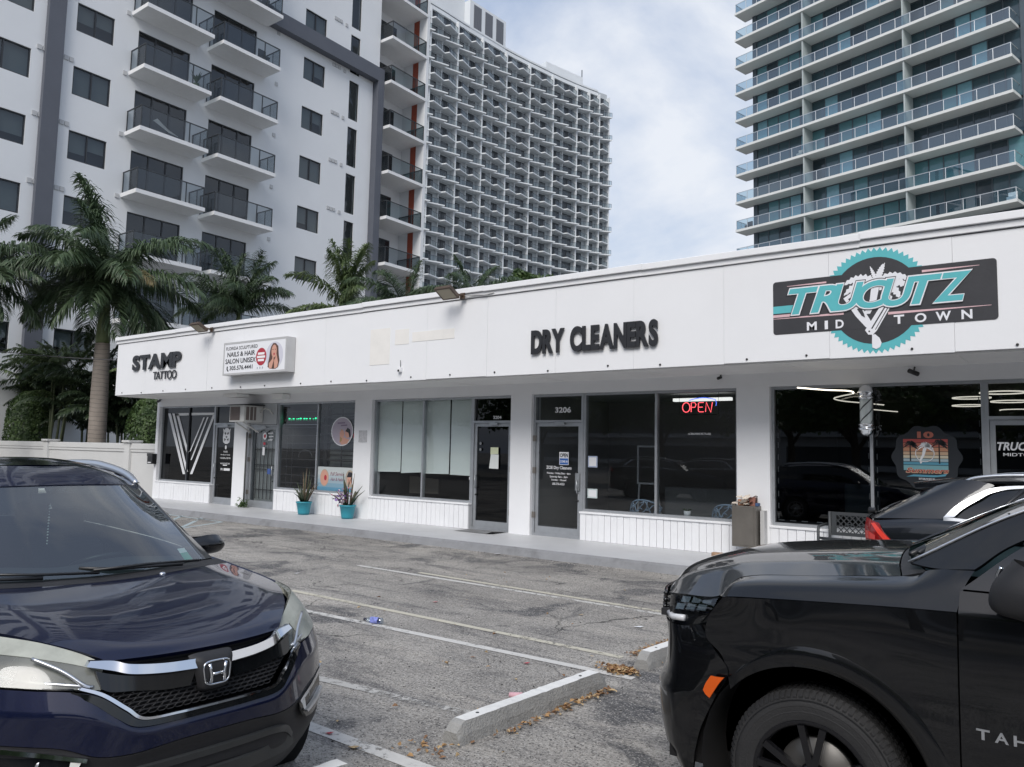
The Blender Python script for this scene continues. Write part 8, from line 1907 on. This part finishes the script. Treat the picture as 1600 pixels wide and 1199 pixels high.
def along(prof, n=14):
    m = MB(); u = ax.cross(Vector((0, 0, 1))).normalized(); v = Vector((0, 0, 1)); vs = []
    for s, r in prof: vs += [c + ax * s + (u * math.cos(2 * math.pi * k / n) + v * math.sin(2 * math.pi * k / n)) * r for k in range(n)]
    m.add(vs, [(i * n + k, i * n + (k + 1) % n, (i + 1) * n + (k + 1) % n, (i + 1) * n + k) for i in range(len(prof) - 1) for k in range(n)], 0, True); return m
along([(-.085, .012), (-.07, .016), (-.045, .030), (-.01, .033), (.0, .031), (.04, .032), (.08, .033), (.112, .031), (.118, .022), (.119, 0)]).build('bottle_body', glass('bottle_plastic', (.80, .86, .92), 1.6), t); along([(-.02, .0335), (.07, .0335)]).build('label_wrap', pmat('bottle_label', (.22, .26, .62), .4, var=.5, scale=30), t); along([(-.112, 0), (-.112, .015), (-.088, .015), (-.088, 0)]).build('cap', pmat('cap_dark', (.03, .03, .05), .5), t)
t = thing('crushed_cup', 'crushed pink paper cup behind the middle wheel stop', 'cup', (-3.40, 4.75, 0)); c = Vector((-3.40, 4.75, .03)); ax = Vector((.96, .28, 0)).normalized(); along([(-.05, .0), (-.05, .02), (0, .024), (.05, .030), (.05, .028), (0, .02)], 9).build('cup_body', pmat('cup_pink', (.60, .36, .40), .7, var=.15, scale=20), t)
def scrap(q, s, mat_, lab, nm='paper_scrap', cat='litter'):
    x, y = q; m = MB(); m.add([(x - s, y - s * .5, .008), (x + s * .7, y - s * .6, .014), (x + s, y + s * .4, .02), (x - s * .4, y + s * .6, .010)], [(0, 1, 2, 3)]); tag(m.build(nm, mat_), lab, cat)
scrap((-9.131, 7.279), .05, WV, 'white paper scrap on the asphalt right of the blue car mirror'); scrap((-16.707, 11.193), .10, WV, 'white paper scrap at the kerb by the hatched bay'); scrap((-6.260, 7.049), .035, RED, 'small red scrap on the asphalt below the cream line'); scrap((-3.888, 5.582), .03, RED, 'small red scrap beside the white parking line'); scrap((-8.378, 11.051), .06, WV, 'small white scrap at the kerb before the black door')
scrap((-3.793, 7.496), .05, WV, 'flat white scrap on the asphalt left of the black car'); scrap((-4.566, 7.607), .03, LEAFM[2], 'pale leaf on the asphalt in the middle stall', 'fallen_leaf', 'leaf'); scrap((-3.614, 3.367), .035, LEAFM[2], 'yellow leaf beside the nearest white line', 'fallen_leaf', 'leaf'); scrap((-3.907, 3.428), .03, RED, 'red petal on the nearest white line', 'petal', 'petal')
# pebbles and grit
m = MB(); rr = random.Random(44)
for k in range(1400):
    x = rr.uniform(-12, -1.8); y = rr.uniform(3, 11); 
    if rr.random() < .4: x = rr.uniform(-16, -3); y = 11.03 - abs(rr.gauss(0, .12))
    r = rr.uniform(.003, .011); m.add([(x - r, y, .003), (x, y - r, .003), (x + r, y, .003), (x, y + r, .003), (x + r * .2, y, .003 + r * .9)], [(0, 1, 4), (1, 2, 4), (2, 3, 4), (3, 0, 4)], rr.choice((0, 0, 1)))
o = m.build('grit', [pmat('grit_dark', (.05, .05, .05), .9), pmat('grit_pale', (.45, .43, .4), .9)], kind='stuff')

# ================================================================ ACROSS THE ROAD (seen in the shop windows and on the car paint)
me_leaf = None
def oak(x, y, h, r, lab, seed, cnt=5200):
    t = thing('street_tree', lab, 'tree', (x, y, 0), group='trees across the lot, seen in reflections'); rr = random.Random(seed)
    m = MB(); m.tube([(x, y, 0), (x + .1, y, h * .25), (x, y + .1, h * .5), (x + .2, y, h * .75)], [.28, .2, .14, .05], 10); m.build('trunk', pmat('bark', (.10, .085, .07), .9, var=.3, scale=6), t)
    for k in range(6):
        a = k * 1.05 + rr.random(); m = MB(); m.tube([(x, y, h * (.3 + .04 * k)), (x + math.cos(a) * r * .4, y + math.sin(a) * r * .4, h * .6), (x + math.cos(a) * r * .75, y + math.sin(a) * r * .75, h * .72)], [.10, .07, .03], 6); m.build('limb', MATS['bark'], t)
    m = MB()
    for k in range(cnt):
        a = rr.uniform(0, 6.28); e = math.asin(rr.uniform(-.55, 1)); d = Vector((math.cos(a) * math.cos(e), math.sin(a) * math.cos(e), math.sin(e)))
        f = rr.uniform(.35, 1) ** .45 * (1 + .5 * noise.noise(d * 2.2 + Vector((seed, 0, 0)))); p = Vector((x, y, h * .66)) + Vector((d.x * r, d.y * r, d.z * h * .36)) * f
        n = Vector((rr.uniform(-1, 1), rr.uniform(-1, 1), rr.uniform(-.2, 1))).normalized(); u = n.orthogonal().normalized(); u.rotate(Matrix.Rotation(rr.uniform(0, 6.28), 3, n)); v = n.cross(u); l = rr.uniform(.12, .24)
        m.add([p - u * l, p + v * l * .5, p + u * l, p - v * l * .5], [(0, 1, 2, 3)])
    m.build('crown', HEDGE, t)
for k, (x, y, h, r) in enumerate(((-9, -15, 6.5, 3.4), (1.0, -14, 6.2, 3.2), (10, -15, 6.5, 3.4), (-20, -16, 7, 3.6), (20, -16, 7, 3.6), (-30, -18, 7, 3.8), (-14.5, -23, 8, 4), (-4, -24, 8, 4), (-42, -20, 8, 4))):
    oak(x, y, h, r, 'leafy tree across the lot, mirrored in the shop windows', 60 + k)
BH = pmat('far_stucco', (.42, .43, .44), .8, var=.06); BHG = pmat('far_glazing', (.04, .05, .06), .15)
def block(x0, x1, y, h, lab, fl=3.2):
    t = thing('office_building', lab, 'building', ((x0 + x1) / 2, y, 0)); m = MB(); m.box(x0, y - 14, 0, x1, y, h); m.build('wall', BH, t)
    z = 1.2
    while z < h - 2:
        m = MB(); m.box(x0 + .6, y, z, x1 - .6, y + .06, z + 1.7); m.build('window', BHG, t); m = MB(); m.box(x0, y, z - .55, x1, y + .9, z - .35); m.build('balcony_slab', BH, t); z += fl
block(-62, -30, -60, 40, 'grey tower behind the camera to the left, mirrored in glass'); block(-24, 6, -52, 14, 'grey block behind the camera, mirrored in glass'); block(14, 46, -60, 40, 'grey tower behind the camera to the right, mirrored in glass'); block(-14, 20, -95, 60, 'tall far tower behind the camera, mirrored in glass')
for k, (x, y) in enumerate(((-16.0, -3.6), (-10.2, -3.9), (14.5, -3.5))):
    copy_tree(aud, (x, y, 0), math.pi if k % 2 else 0, 'parked SUV behind the camera, seen only as a reflection')['group'] = 'cars behind the camera'
